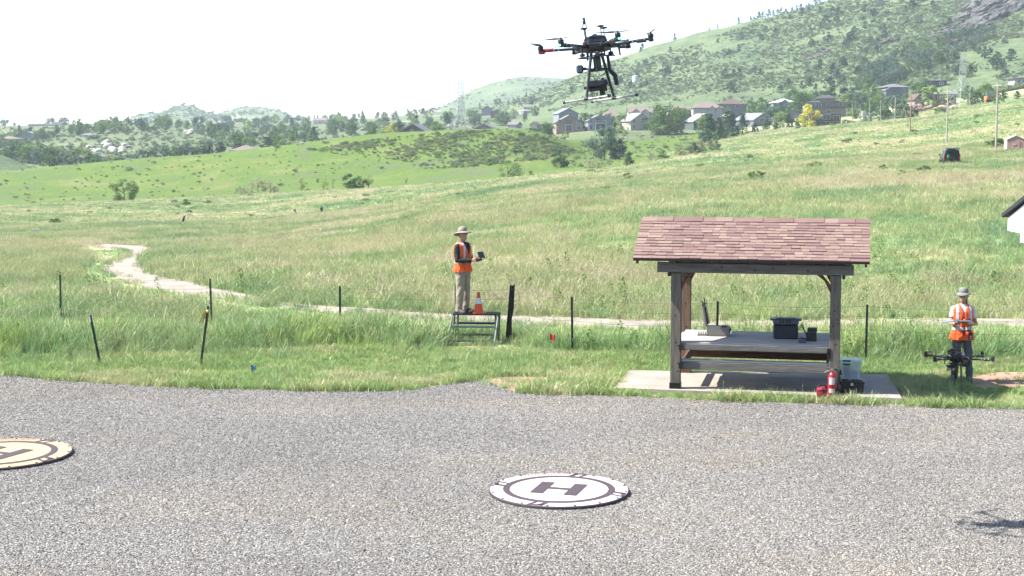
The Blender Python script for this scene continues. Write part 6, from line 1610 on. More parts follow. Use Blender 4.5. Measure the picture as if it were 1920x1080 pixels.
# stile
st_q = on(893, 32.3); stl = thing('step_stile', 'green steel step stile with mesh platform crossing the fence', 'stile', (st_q.x, st_q.y, 0), R(-4))
m_sg = M('green_grey_steel', (.13, .17, .155), .5, .3, .2, 8)
m_grate = M('dark_grating', (.05, .06, .06), .6, .4)
PZ, PW = .635, 1.02
b = MB()
for i in range(9): b.box((0, -.2 + i * .05, PZ), (PW, .022, .03))
for i in range(11): b.box((-PW / 2 + .01 + i * (PW - .02) / 10, 0, PZ - .006), (.012, .40, .018))
b.build('platform', m_grate, stl)
for sx in (-1, 1):
    for sy in (-1, 1):
        b = MB(); b.tube([(sx * (PW / 2 - .02), sy * .18, PZ + .01), (sx * (PW / 2 - .02) - .12 * (1 if sx < 0 else .55), sy * .62, -.05)], .020, 8); b.build('leg', m_sg, stl)
        b = MB(); b.tube([(sx * (PW / 2 - .10), sy * .10, PZ - .01), (sx * (PW / 2 - .06), sy * .36, .03)], .014, 6); b.build('brace', m_sg, stl)
for sy in (-1, 1):
    for zz, yy, xx in ((.38, .32, .04), (.10, .52, .075)):
        b = MB(); b.box((-xx - .01, sy * yy, zz), (PW - .05, .15, .025)); 
        for j in range(3): b.box((-xx - .01, sy * yy - .05 + .05 * j, zz + .018), (PW - .08, .02, .012))
        b.build('step', m_sg if sy < 0 else m_grate, stl)
b = MB(); b.tube([(-PW / 2 + .02, .18, PZ), (-PW / 2 + .02, .18, PZ + .62)], .014, 6); b.build('grab_rail', m_sg, stl)
PLZ = PZ + .016
cq = Vector((P(897.5, 584, 32.25).x, 32.2, PLZ)); cn = thing('traffic_cone', 'orange traffic cone with white collar standing on the stile platform', 'cone', cq, .2)
m_cone = M('cone_orange', (.85, .10, .025), .5, 0, .06, 4); m_refl = M('reflective_white', (.72, .74, .76), .45)
b = MB(); b.box((0, 0, .014), (.29, .29, .028), bev=.012); b.build('base', m_cone, cn)
b = MB(); b.lathe([(.112, .028), (.105, .04), (.028, .455), (.020, .462)], n=24); b.build('body', m_cone, cn, True)
b = MB(); b.lathe([(.0765, .215), (.050, .34)], n=24, cap=False); b.build('collar', m_refl, cn, True)

# ------------------------------------------------------------------ the building whose eave pokes in at right
m_wht = M('white_painted_siding', (.80, .80, .80), .6, 0, .04, 3); m_gut = M('dark_roof_edge', (.035, .035, .04), .6)
bd = thing('white_building', 'white gabled building of which only the eave corner shows at right', 'building', (5.32, 14.4, 0))
b = MB(); b.loft([[(.0, y, 0) for y in (0, -9)] + [(7, -9, 0), (7, 0, 0)], [(0, 0, 3.35), (0, -9, 3.35), (7, -9, 3.35), (7, 0, 3.35)]]); b.add([(0, 0, 3.35), (0, -9, 3.35), (0, -4.5, 4.75)], [(0, 1, 2)]); b.build('wall', m_wht, bd)
# overhang box along the gable: soffit return + barge board
ZB = 3.62
b = MB(); b.loft([[(x, y, z) for y, z in ((.62, ZB - .13), (.62, ZB + .0), (-1.0, ZB + .54), (-4.5, ZB + 1.67), (-4.5, ZB + 1.3), (-.9, ZB - .22), (.24, ZB - .22), (.24, ZB - .13))] for x in (-.33, -.05)]); b.build('barge_board', m_wht, bd)
b = MB(); b.loft([[(x, y, z) for y, z in ((.70, ZB + .0), (.70, ZB + .035), (-4.5, ZB + 1.73), (-4.5, ZB + 1.675))] for x in (-.37, 7.4)]); b.loft([[(x, y, z) for y, z in ((-4.5, ZB + 1.675), (-4.5, ZB + 1.73), (-9.7, ZB + .035), (-9.7, ZB))] for x in (-.37, 7.4)]); b.build('roof', m_gut, bd)

# ------------------------------------------------------------------ hexacopters
m_carbon = M('carbon_tube', (.018, .019, .022), .3, 0, .2, 10, 0, .5); m_silver = M('silver_tube', (.50, .49, .48), .3, .85); m_redp = M('red_clamp', (.24, .012, .022), .4)
m_led = bpy.data.materials.new('green_led'); _t = NT(m_led); _e = _t.n('ShaderNodeEmission'); _e.inputs[0].default_value = (.1, 1, .55, 1); _e.inputs[1].default_value = 3.0; _t.l(_e.outputs[0], _t.out.inputs[0])
m_lens = M('lens_glass', (.02, .03, .045), .08, 0, .1, 3, 0, .8)
def hexacopter(label, loc, rot, a0, leg_dir, payload, prop_fold=False, red_arms=(), led_arms=(), leg_len=.50, skid_half=.24, leg_sep=.17, silver_skid=True):
    """origin at the hub centre; a0 = bearing of the first arm, leg_dir = bearing of the skids"""
    hx = thing('hexacopter', label, 'drone', loc); hx.rotation_euler = rot
    b = MB(); b.lathe([(.10, -.055), (.155, -.045), (.165, -.02), (.165, .02), (.15, .035)], n=6); b.build('hub_frame', m_blk, hx)
    Rz = Matrix.Rotation(a0 + R(30), 3, 'Z')
    b = MB(); b.box((0, 0, .055), (.21, .17, .05), Rz, bev=.015); b.loft([[Rz @ Vector((x * k, y * k, z)) for x, y in ((-.10, -.075), (.10, -.075), (.10, .075), (-.10, .075))] for z, k in ((.08, 1), (.105, .85), (.118, .45))]); b.build('canopy', m_carbon, hx)
    b = MB(); b.box(Rz @ Vector((0, 0, .122)), (.045, .035, .02), Rz, bev=.006); b.build('top_module', m_blk, hx)
    b = MB(); b.box(Rz @ Vector((0, -.088, .058)), (.10, .006, .022), Rz); b.build('nameplate', m_mid, hx)
    for k in range(6):
        a = a0 + k * PI / 3; d = Vector((math.cos(a), math.sin(a), 0)); up = Vector((0, 0, 1)); s = Vector((-d.y, d.x, 0))
        Ra = Matrix.Rotation(a, 3, 'Z'); rise = .02
        b = MB(); b.tube([d * .14, d * .56 + up * rise], .0145, 10); arm = b.build('arm', m_carbon, hx, True)
        b = MB(); b.box(d * .175 + up * .004, (.07, .05, .045), Ra, bev=.008); b.build('arm_hinge', m_blk, arm)
        b = MB(); b.box(d * .19 + up * .034, (.035, .03, .022), Ra, bev=.006); b.build('clamp', m_redp if k % 2 == 0 else m_blk, arm)
        b = MB(); b.tube([d * .235 + up * -.005, d * .245 + up * -.115], [.012, .009], 7); b.build('arm_leg', m_blk, arm) if k % 2 == 0 else None
        for rr in (.38, .43, .50): 
            b = MB(); b.tube([d * rr + up * (rise * rr / .56), d * (rr + .012) + up * (rise * rr / .56)], .0175, 10); b.build('band', m_silver, arm)
        if k in red_arms: b = MB(); b.tube([d * .44 + up * rise * .9, d * .555 + up * rise], .019, 8); b.box(d * .565 + up * (rise - .018), (.06, .055, .03), Ra, bev=.008); b.build('red_sleeve', m_redp, arm)
        else: b = MB(); b.box(d * .475 + up * (rise * .85 - .014), (.10, .034, .026), Ra, bev=.005); b.build('speed_controller', m_blk, arm)
        e = d * .575 + up * rise
        b = MB(); b.box(e + up * -.012, (.052, .052, .036), Ra, bev=.008); b.lathe([(.026, 0), (.030, .006), (.030, .034), (.024, .042)], e + up * .008, 16); b.lathe([(.013, .042), (.013, .056), (.006, .062)], e + up * .008, 10)
        mo = b.build('motor', m_blk, arm)
        if k in led_arms: b = MB(); b.box(e + d * .030 + up * -.010, (.006, .022, .014), Ra); b.build('led', m_led, mo)
        # propeller at rest: two narrow twisted blades
        pa = (a + PI / 2 + .25 * ((-1) ** k)) if not prop_fold else a + PI - .12
        b = MB()
        for j in range(2):
            aa = pa + (PI * j if not prop_fold else .2 * j); dd = Vector((math.cos(aa), math.sin(aa), 0)); ss = Vector((-dd.y, dd.x, 0)); c = e + up * .058
            rings = []
            for r_k, ch_, tw in ((.015, .010, .5), (.06, .022, .38), (.12, .021, .24), (.20, .014, .15), (.262, .005, .1)):
                pp = c + dd * r_k + up * (.012 * r_k / .26); v = ss * math.cos(tw) + up * math.sin(tw)
                rings.append([pp - v * ch_, pp + up * .0025, pp + v * ch_, pp - up * .0015])
            b.loft(rings)
        b.build('propeller', m_carbon, mo)
    # antennas
    for (x, y, hgt, lean) in ((-.115, -.03, .145, -.012), (.055, -.045, .160, .0), (.125, .05, .150, .006)):
        b = MB(); p0 = Rz @ Vector((x, y, .04)); p1 = p0 + Vector((lean, 0, hgt)); b.tube([p0, p1], .0055, 7); an = b.build('gps_antenna', m_carbon, hx)
        b = MB(); b.lathe([(.010, -.006), (.036, .0), (.038, .008), (.030, .014)], p1, 16); b.build('antenna_disc', m_blk, an)
    # plates and rails under the hub
    Rl = Matrix.Rotation(leg_dir, 3, 'Z')
    b = MB()
    for yy in (-.075, .075): b.tube([Rl @ Vector((-.17, yy, -.095)), Rl @ Vector((.17, yy, -.095))], .007, 7)
    for xx in (-.12, .12): b.tube([Rl @ Vector((xx, -.15, -.105)), Rl @ Vector((xx, .15, -.105))], .007, 7)
    b.build('payload_rail', m_carbon, hx)
    b = MB()
    for xx in (-.13, -.05, .05, .13):
        for yy in (-.075, .075): b.tube([Rl @ Vector((xx, yy, -.05)), Rl @ Vector((xx, yy, -.10))], .009, 6)
    b.build('damper', m_blk, hx)
    b = MB()
    for xx, yy in ((-.09, -.12), (.10, -.11), (-.02, .12), (.11, .1)): b.box(Rl @ Vector((xx, yy, -.075)), (.05, .03, .03), Rl, bev=.004)
    b.build('wiring_block', m_dkg, hx)
    for s in (-1, 1):
        p0 = Rl @ Vector((0, s * .085, -.07)); p1 = Rl @ Vector((0, s * (leg_sep + .02), -.07 - leg_len))
        b = MB(); b.tube([p0, p0.lerp(p1, .5), p1], [.017, .0155, .0145], 10); lg = b.build('landing_leg', m_carbon, hx, True)
        b = MB(); b.tube([p1 - Rl @ Vector((.022, 0, 0)), p1 + Rl @ Vector((.022, 0, 0))], .019, 8); b.build('leg_joint', m_blk, lg)
        b = MB(); b.tube([p1 + Rl @ Vector((-skid_half, 0, -.004)), p1 + Rl @ Vector((skid_half, 0, -.004))], .0105, 10); b.build('skid', m_silver if silver_skid else m_carbon, lg, True)
        for s2 in (-1, 1):
            b = MB(); b.tube([p1 + Rl @ Vector((s2 * skid_half, 0, -.004)), p1 + Rl @ Vector((s2 * (skid_half + .022), 0, -.004))], .017, 8, round_end=False); b.build('skid_cap', m_blk, lg)
    payload(hx, Rl, leg_len)
    return hx
def payload_air(hx, Rl, L_):
    b = MB(); b.box((.0, 0, -.17), (.062, .07, .13), Rl, bev=.008); b.tube([(0, 0, -.08), (0, 0, -.12)], .03, 10); b.build('battery_column', m_blk, hx)
    b = MB(); b.box((.0, 0, -.240), (.13, .10, .02), Rl, bev=.004); b.box((.05, .03, -.225), (.16, .02, .018), Matrix.Rotation(.1, 3, 'Y')); b.build('mount_plate', m_blk, hx)
    b = MB(); b.tube([(-.02, 0, -.23), (-.11, -.02, -.222), (-.14, -.02, -.21)], .011, 7); ar = b.build('camera_arm', m_blk, hx)
    b = MB(); b.box((-.187, -.03, -.215), (.07, .06, .085), Euler((0, R(3), .15)).to_matrix(), bev=.014); cm = b.build('camera', m_blk, ar)
    b = MB(); b.box((-.19, -.062, -.215), (.050, .008, .066), Euler((0, R(3), .15)).to_matrix(), bev=.004); b.build('lens', m_lens, cm)
    b = MB(); b.lathe([(.0, -.018), (.02, -.012), (.024, 0), (.02, .012), (0, .018)], (-.135, -.02, -.215), 12); b.build('ball_joint', m_blk, ar)
    z = -.40
    b = MB(); b.box((-.005, 0, z), (.25, .16, .022), None, bev=.006); b.build('sensor_plate', m_blk, hx)
    b = MB(); b.loft([[(x * k - .005, y * k, z + zz) for x, y in ((-.11, -.07), (.09, -.07), (.11, 0), (.09, .07), (-.11, .07))] for zz, k in ((.011, 1), (.045, .92), (.055, .8))]); b.box((.04, 0, z + .065), (.035, .05, .025), None, bev=.005); b.build('sensor_housing', m_dkg, hx)
    b = MB(); b.lathe([(.024, -.10), (.030, -.095), (.030, -.03), (.036, -.011)], (.025, 0, z), 14); b.box((.055, 0, z - .035), (.05, .05, .05), None, bev=.006); b.box((-.05, .01, z - .03), (.13, .09, .04), None, bev=.008); b.box((-.145, .02, z - .008), (.035, .04, .03), None, bev=.008); b.build('scanner', m_blk, hx)
    b = MB(); b.tube([(.115, .02, -.10), (.125, .03, -.25), (.175, .03, -.31), (.185, .03, -.41)], [.016, .02, .026, .022], 8); b.build('side_bracket', m_blk, hx)
    for pts in ([(.05, -.05, -.11), (.07, -.05, -.20), (.065, -.06, -.28), (.02, -.05, -.30)], [(-.10, -.05, z + .05), (-.09, -.07, z + .10), (-.05, -.06, z + .085), (-.04, -.05, z + .03)], [(-.09, -.06, z - .03), (-.085, -.08, z - .11), (-.05, -.07, z - .13), (-.03, -.05, z - .05)], [(.02, -.08, z - .02), (.05, -.1, z - .035), (.09, -.09, z + .005), (.06, -.08, z + .03)]):
        b = MB(); b.tube(dens([Vector(p_) for p_ in pts], 5), .0035, 6); b.build('cable', m_blk, hx)
    # tall antenna with ring and canister
    b = MB(); b.tube([(-.085, -.04, .03), (-.095, -.04, .185)], .006, 7); an = b.build('mast', m_carbon, hx)
    b = MB()
    for s in (-1, 1): b.tube(dens([Vector((-.095, -.04, .175)), Vector((-.097 + s * .022, -.04, .205)), Vector((-.098 + s * .018, -.04, .230)), Vector((-.099 + s * .008, -.04, .242))], 4), .004, 6)
    b.build('yoke', m_blk, an)
    b = MB(); b.lathe([(.010, 0), (.017, .006), (.017, .036), (.0145, .040), (.0145, .066), (.011, .070)], (-.0985, -.04, .236), 14); b.build('canister', m_carbon, an)
def payload_ground(hx, Rl, L_):
    b = MB(); b.box((-.13, -.02, -.13), (.16, .12, .035), None, bev=.008); b.tube([(-.12, 0, -.07), (-.12, 0, -.12)], .02, 8); b.build('sensor_mount', m_blk, hx)
    for x in (-.185, -.11): b = MB(); b.lathe([(.012, -.05), (.034, -.045), (.036, .0), (.02, .01)], (x, -.04, -.155), 14); b.build('sensor_pod', m_silver, hx)
    b = MB(); b.box((.08, 0, -.12), (.12, .1, .04), None, bev=.008); b.build('battery_tray', m_dkg, hx)
    b = MB(); b.tube([(-.10, .02, .04), (-.10, .02, .13)], .03, 8); b.lathe([(.02, 0), (.05, .01), (.052, .05), (.03, .06)], (-.10, .02, .12), 12); b.build('dome_module', m_carbon, hx)
DY = 16.6
dl = P(1117, 88, DY)
hexacopter('black hexacopter drone flying with one red arm tip and camera slung below', dl, Euler((R(-2.0), R(-5.6), 0), 'YXZ'), R(-10), R(-42), payload_air, red_arms=(3,), led_arms=(1, 2, 5, 4), leg_len=.46, skid_half=.285, leg_sep=.21).scale = (1.064, 1.064, 1.064)
gq = G(1796, 736); 
hexacopter('black hexacopter drone parked on the grass in front of the woman', Vector((gq.x, gq.y, .015 + .07 + .50 + .004 + .0105 + .0)), Euler((0, 0, 0)), R(30), R(8), payload_ground, prop_fold=True, red_arms=(2, 3), leg_len=.50, skid_half=.25, leg_sep=.14, silver_skid=False)

# ------------------------------------------------------------------ people
def remeshed(mb, voxel, smooth=2, name='m', wob=0.0, seed=0, fac=.5):
    me = mb.mesh(name); o = bpy.data.objects.new('tmp', me); COL.objects.link(o)
    rm_ = o.modifiers.new('r', 'REMESH'); rm_.mode = 'VOXEL'; rm_.voxel_size = voxel
    sm = o.modifiers.new('s', 'SMOOTH'); sm.iterations = smooth; sm.factor = fac
    dg = bpy.context.evaluated_depsgraph_get(); ev = o.evaluated_get(dg)
    out = bpy.data.meshes.new_from_object(ev, depsgraph=dg); bpy.data.objects.remove(o); out.name = name
    if wob > 0:
        n = len(out.vertices); co = np.empty(n * 3, np.float32); out.vertices.foreach_get('co', co); co = co.reshape(-1, 3)
        nr = np.empty(n * 3, np.float32); out.vertex_normals.foreach_get('vector', nr); nr = nr.reshape(-1, 3)
        f = fbm(co[:, 0] * 14 + co[:, 1] * 11, co[:, 2] * 9 + co[:, 1] * 8, 3, seed) - .45
        co += nr * (f * wob)[:, None]; out.vertices.foreach_set('co', co.ravel().astype(np.float32)); out.update()
    out.polygons.foreach_set('use_smooth', [True] * len(out.polygons))
    return out
def oring(c, rx, ry, n=24, yaw=0.0, p=2.0):
    c = Vector(c); out = []
    for k in range(n):
        a = 2 * PI * k / n; ca, sa = math.cos(a), math.sin(a)
        x = rx * math.copysign(abs(ca) ** (2 / p), ca); y = ry * math.copysign(abs(sa) ** (2 / p), sa)
        out.append(c + Vector((x * math.cos(yaw) - y * math.sin(yaw), x * math.sin(yaw) + y * math.cos(yaw), 0)))
    return out
def put(name, me, mats, par):
    me.materials.clear()
    for m in (mats if isinstance(mats, (list, tuple)) else [mats]): me.materials.append(m)
    return link(bpy.data.objects.new(name, me), par)
m_skin = M('skin', (.50, .27, .19), .5, 0, .08, 12, 0, .3); m_skin2 = M('tanned_skin', (.46, .26, .175), .5, 0, .08, 12, 0, .3); m_lip = M('lips', (.38, .13, .11), .45)
m_vest = M('orange_vest', (1.0, .125, .022), .75, 0, .06, 6, .1); m_stripe = M('silver_stripe', (.62, .63, .66), .4, 0, .06, 8)
m_shade = M('dark_lens', (.012, .012, .014), .12, 0, .1, 3, 0, .7)

def person(label, loc, rz, S, J, lookup, skin, clothes, female=False):
    """S scales a 1.75 m figure; J holds elbow / wrist / hand targets and leg stance in the figure's own frame, front = -y"""
    t = thing('person', label, 'person', loc, rz); t.scale = (S, S, S)
    sw_ = .155 if female else .18
    body = MB()
    hipw = .165 if female else .16
    body.loft([oring((0, .0, z), rx, ry, 20) for z, rx, ry in ((.80, .12, .09), (.86, .155, .105), (.92, hipw + .005, .112), (1.02, .145, .10), (1.10, .135 if female else .155, .095), (1.22, .155 if female else .172, .108), (1.33, .165 if female else .185, .11), (1.41, .13, .085), (1.455, .07, .065))])
    hc = Vector((0, -.012, 1.625)); hat_up = .012; Mh = Euler((lookup[0], lookup[1], lookup[2])).to_matrix()
    def hp_(v): return hc + Mh @ Vector(v)
    body.tube([(0, .01, 1.38), (0, .004, 1.46), hp_((0, .012, -.06))], [.066, .056 if not female else .047, .056 if not female else .048], 14)
    body.loft([[hp_((x, y, z)) for x, y, z in [(rx * math.cos(a), yo + ry * math.sin(a), z) for a in np.linspace(0, 2 * PI, 20, endpoint=False)]] for z, rx, ry, yo in ((-.118, .026, .028, -.052), (-.108, .044, .052, -.036), (-.085, .058, .075, -.016), (-.045, .068, .088, -.004), (.0, .073, .095, .004), (.045, .075, .098, .008), (.085, .066, .085, .01), (.112, .04, .052, .01), (.122, .012, .016, .01))])
    body.loft([[hp_((x, y, z)) for x, y in ((-w_, yb), (w_, yb), (w_ * .6, yf), (-w_ * .6, yf))] for z, w_, yb, yf in ((-.038, .018, -.075, -.116), (-.022, .014, -.08, -.112), (.015, .009, -.085, -.100))])
    for s in (-1, 1): body.ell(hp_((s * .076, .012, -.005)), (.012, .020, .032), 10, 7, rot=Mh); body.ell(hp_((s * .032, -.078, -.032)), (.02, .018, .018), 8, 6)
    body.ell(hp_((0, -.082, -.068)), (.026, .014, .012), 10, 6, rot=Mh)
    arms = {}
    for s, nm in ((-1, 'R'), (1, 'L')):
        sh = Vector((s * sw_, .0, 1.395)); el = Vector(J['el' + nm]); wr = Vector(J['wr' + nm]); kn = Vector(J['kn' + nm])
        arms[nm] = (sh, el, wr)
        k = .86 if female else 1.0
        body.tube([sh + Vector((-s * .04, 0, .0)), sh, sh.lerp(el, .4), el, el.lerp(wr, .35), wr], [.05 * k, .056 * k, .05 * k, .041 * k, .042 * k, .028 * k], 14)
        # hand: palm from wrist to knuckles, then fingers curling round what is held
        f = (kn - wr).normalized(); side = Vector(J['side' + nm]); side = (side - f * side.dot(f)).normalized(); nrm = f.cross(side)
        pl_ = (kn - wr).length
        body.loft([[wr + f * (pl_ * u) + side * (a * w_) + nrm * (c * h_) for a, c in ((-1, -1), (1, -1), (1.1, 0), (1, 1), (-1, 1), (-1.1, 0))] for u, w_, h_ in ((-.15, .022, .018), (.3, .034, .016), (.8, .040, .014), (1.05, .038, .012))])
        crl = Vector(J['curl' + nm]); crl = (crl - f * crl.dot(f)).normalized()
        for i, L_ in enumerate((.062, .072, .068, .052)):
            b0 = kn + side * (-.03 + .02 * i) - f * .012
            p1 = b0 + f * L_ * .5 + crl * L_ * .12; p2 = p1 + f * L_ * .28 + crl * L_ * .42; p3 = p2 + crl * L_ * .36 - f * L_ * .05
            body.tube([b0, p1, p2, p3], [.0098, .0092, .0085, .0072], 8, round_end=True)
        tb0 = wr + f * pl_ * .35 + side * J['thumb' + nm] * .03
        tdir = (side * J['thumb' + nm] * .7 + f * .6 + crl * .25).normalized()
        body.tube([tb0, tb0 + tdir * .04, tb0 + tdir * .06 + f * .028], [.0125, .011, .0085], 8, round_end=True)
    legs = {}
    for s, nm in ((-1, 'R'), (1, 'L')):
        hip = Vector((s * .09, 0, .90)); knee = Vector(J['knee' + nm]); an = Vector(J['ank' + nm]); legs[nm] = (hip, knee, an)
        body.tube([hip, hip.lerp(knee, .4), knee, knee.lerp(an, .35), an], [.088, .076, .055, .056, .038], 14)
        body.tube([an + Vector((0, .03, -.035)), an + J['toe' + nm] * .12 + Vector((0, 0, -.05))], [.036, .028], 10)
    put('body', remeshed(body, .0075, 2, 'body'), skin, t)
    b = MB(); b.ell(hp_((0, -.094, -.069)), (.021, .006, .006), 10, 6, rot=Mh); put('mouth', b.mesh('mouth', True), m_lip, t)
    # hair below the hat
    b = MB()
    b.loft([[hp_((rx * math.cos(a), .016 + ry * math.sin(a), z)) for a in np.linspace(-.25, PI + .25, 16)] + [hp_((rx * .9 * math.cos(a), .012 + ry * .9 * math.sin(a), z)) for a in np.linspace(PI + .25, -.25, 16)] for z, rx, ry in ((-.055 if not female else -.075, .068, .084), (0, .080, .1), (.05, .082, .104), (.09, .07, .09))])
    if female: b.tube([hp_((0, .10, -.02)), hp_((.02, .115, -.09)), hp_((.03, .09, -.17)), hp_((.035, .07, -.24))], [.03, .034, .028, .01], 10)
    put('hair', b.mesh('hair', True), M('hair_' + ('dark' if female else 'grey'), (.04, .022, .016) if female else (.10, .075, .06), .7, 0, .3, 30), t)
    # sunglasses
    b = MB()
    for s in (-1, 1):
        b.loft([[hp_((s * (.033 + dx * k), -.100 + .012 * abs(dx + .0) / .03 - (.004 if k == 1 else .0) + (.006 if k < 1 else 0), .012 + dz * k)) for dx, dz in ((-.026, .012), (0, .017), (.026, .014), (.03, 0), (.022, -.014), (0, -.019), (-.022, -.014), (-.028, 0))] for k in (.99, 1.0)])
    gl_ = put('sunglasses', b.mesh('glasses', True), m_shade, t)
    b = MB(); b.tube([hp_((-.062, -.088, .018)), hp_((0, -.106, .020)), hp_((.062, -.088, .018))], .004, 6)
    for s in (-1, 1): b.tube([hp_((s * .062, -.088, .018)), hp_((s * .079, -.03, .014)), hp_((s * .081, .02, .006))], .0035, 6)
    put('frame', b.mesh('frame', True), m_shade, gl_)
    # hat with a wide wavy brim
    b = MB(); n = 40
    def hr(r, z, wav=0.0, droop=0.0):
        out = []
        for k in range(n):
            a = 2 * PI * k / n; rr = r * (1 + .05 * math.cos(2 * a + .6)); out.append(hp_((rr * .93 * math.cos(a), .008 + rr * 1.08 * math.sin(a), z + hat_up + wav * math.cos(2 * a) - droop * (1 if math.sin(a) > -2 else 0))))
        return out
    bd_ = clothes['brim']
    b.loft([hr(.083, .042), hr(bd_ * .8, .030, .006), hr(bd_, .012, .016, clothes.get('droop', 0)), hr(bd_ * 1.01, .016, .016, clothes.get('droop', 0)), hr(bd_ * .8, .036, .006), hr(.090, .050), hr(.090, .075), hr(.087, .105), hr(.077, .132), hr(.052, .148), hr(.012, .151)])
    ht_ = put('hat', b.mesh('hat', True), clothes['hat'], t)
    b = MB(); b.loft([hr(.0918, .052), hr(.0918, .072)], cap=False); put('hat_band', b.mesh('hat_band', True), clothes['band'], ht_)
    # trousers
    tr = MB(); k = .92 if female else 1.0
    tr.loft([oring((0, .0, z), rx, ry, 24) for z, rx, ry in ((.80, .14, .105), (.86, .172 * k, .122), (.93, .178 * (1.02 if female else .98), .128), (1.0, .162, .118), (1.03, .155, .112))])
    for nm in 'RL':
        hip, knee, an = legs[nm]
        tr.tube([hip + Vector((0, 0, .02)), hip.lerp(knee, .35), knee, knee.lerp(an, .5), an + Vector((0, .008, .015)), an + Vector((0, .012, -.045))], [.104 * k, .096 * k, .078 * k, .074 * k, .072 * k, .07 * k], 20)
    put('trousers', remeshed(tr, .012, 3, 'trousers', .042, 3), clothes['trousers'], t)
    b = MB(); b.loft([oring((0, 0, z), .163, .12, 24) for z in (1.005, 1.035)], cap=False); put('belt', b.mesh('belt', True), m_blk, t)
    # boots
    for nm in 'RL':
        hip, knee, an = legs[nm]; td = J['toe' + nm]; sd_ = Vector((-td.y, td.x, 0)); b = MB(); gz = Vector((an.x, an.y, 0))
        rings = []
        for u, w_, h_ in ((-.085, .030, .07), (-.06, .040, .10), (0, .043, .115), (.06, .046, .085), (.12, .050, .065), (.17, .042, .052), (.20, .022, .035)):
            c = gz + td * u; rings.append([c + sd_ * (w_ * x) + Vector((0, 0, .022 + h_ * z)) for x, z in ((-1, 0), (1, 0), (1, .5), (.65, 1), (-.65, 1), (-1, .5))])
        b.loft(rings); sh_ = put('boot', remeshed(b, .009, 3, 'boot'), clothes['boot'], t)
        b = MB(); b.loft([[gz + td * y + sd_ * x + Vector((0, 0, z)) for x, y in ((-.036, -.088), (.036, -.088), (.046, 0), (.054, .12), (.036, .19), (0, .208), (-.036, .19), (-.054, .12), (-.046, 0))] for z in (0, .028)]); put('sole', b.mesh('sole'), clothes['sole'], sh_)
    # shirt
    sh = MB(); kk = .93 if female else 1.0
    TR = ((.92, .165 * kk, .122), (1.02, .160 * kk, .118), (1.12, .166 * kk, .118), (1.24, .185 * kk, .127), (1.33, .194 * kk, .124), (1.40, .165 * kk, .105), (1.445, .095, .085), (1.475, .066, .066))
    sh.loft([oring((0, .0, z), rx, ry, 28, 0, 2.2) for z, rx, ry in TR])
    slv = clothes['sleeve']
    for s, nm in ((-1, 'R'), (1, 'L')):
        s0, el, wr = arms[nm]
        if slv == 'long': sh.tube([s0 + Vector((-s * .05, 0, .0)), s0, s0.lerp(el, .45), el, el.lerp(wr, .45), wr + (el - wr).normalized() * .01], [.066, .072, .066, .058, .054, .041], 16)
        else: sh.tube([s0 + Vector((-s * .05, 0, .0)), s0, s0.lerp(el, .62)], [.060, .066, .066], 16)
    put('shirt', remeshed(sh, .011, 3, 'shirt', .030, 7), clothes['shirt'], t)
    # vest: one fine grid round the torso, opened at the neck; stripes are strips of the same grid set proud
    nz, na = 150, 264
    zs_ = np.linspace(.865 if not female else .80, 1.475, nz)
    def vrad(z, off):
        rx = np.interp(z, [p_[0] for p_ in TR], [p_[1] for p_ in TR]); ry = np.interp(z, [p_[0] for p_ in TR], [p_[2] for p_ in TR])
        fl = .022 if z > 1.05 else .022 + (1.05 - z) * .12
        if z > 1.36: rx = np.interp(z, [1.36, 1.41, 1.445, 1.475], [.198, .186, .122, .072] if not female else [.180, .150, .095, .066])
        if z < .94: rx, ry = max(rx, .172), max(ry, .125)
        return rx + fl + off, ry + fl * 1.1 + off
    def vgrid(off):
        G_ = []
        for i, z in enumerate(zs_):
            rx, ry = vrad(z, off)
            if z > 1.30: rx *= 1 + (.09 if not female else .05) * math.sin(min(1, (z - 1.30) / .11) * PI / 2) * (1 if z < 1.42 else max(0, 1 - (z - 1.42) / .06))
            row = oring((0, 0, z), rx, ry, na, 0, 2.3)
            for v in row:
                w = float(fbm(np.array(math.atan2(v.y, v.x) * 5 + 9 + z * 3), np.array(z * 5), 4, 15)) - .47
                v += Vector((v.x, v.y, 0)).normalized() * (w * .050 * np.interp(z, [.85, 1.1, 1.4], [1.3, .8, .3]))
            G_.append(row)
        return G_
    grid = vgrid(0); g2 = vgrid(.005)
    def cell(i, j):
        z = zs_[i]; v = grid[i][j]; return z, v.x, v.y
    vneck = clothes.get('vneck', 1.24)
    def open_(z, x, y):
        return y < 0 and z > vneck and abs(x) < (z - vneck) * .36 + .004 or (y >= 0 and z > 1.44 and abs(x) < .06)
    def stripe(z, x, y):
        if open_(z, x, y): return False
        zb = 1.045 if not female else .985
        if zb < z < zb + .055: return True
        return z > zb + .055 and z < 1.455 and .092 < abs(x) < .142 and (y < -.02 or y > .02 or z > 1.40)
    def sub(gr, test):
        b = MB(); ids = {}
        for i in range(nz - 1):
            for j in range(na):
                if test(*cell(i, j)):
                    f = []
                    for (a, c) in ((i, j), (i, (j + 1) % na), (i + 1, (j + 1) % na), (i + 1, j)):
                        if (a, c) not in ids: ids[(a, c)] = len(b.v); b.v.append(tuple(gr[a][c]))
                        f.append(ids[(a, c)])
                    b.f.append(tuple(f)); b.m.append(0)
        return b
    vo_ = put('vest', sub(grid, lambda z, x, y: not open_(z, x, y)).mesh('vest', True), m_vest, t)
    so = vo_.modifiers.new('thick', 'SOLIDIFY'); so.thickness = .004
    put('reflective_stripe', sub(g2, stripe).mesh('stripe', True), m_stripe, vo_)
    b = MB(); b.loft([oring((0, 0, 1.435), .085, .083, 24), oring((0, -.004, 1.475), .066, .066, 24)], cap=False); put('collar', b.mesh('collar', True), clothes['shirt'], t)
    return t

Vv = Vector
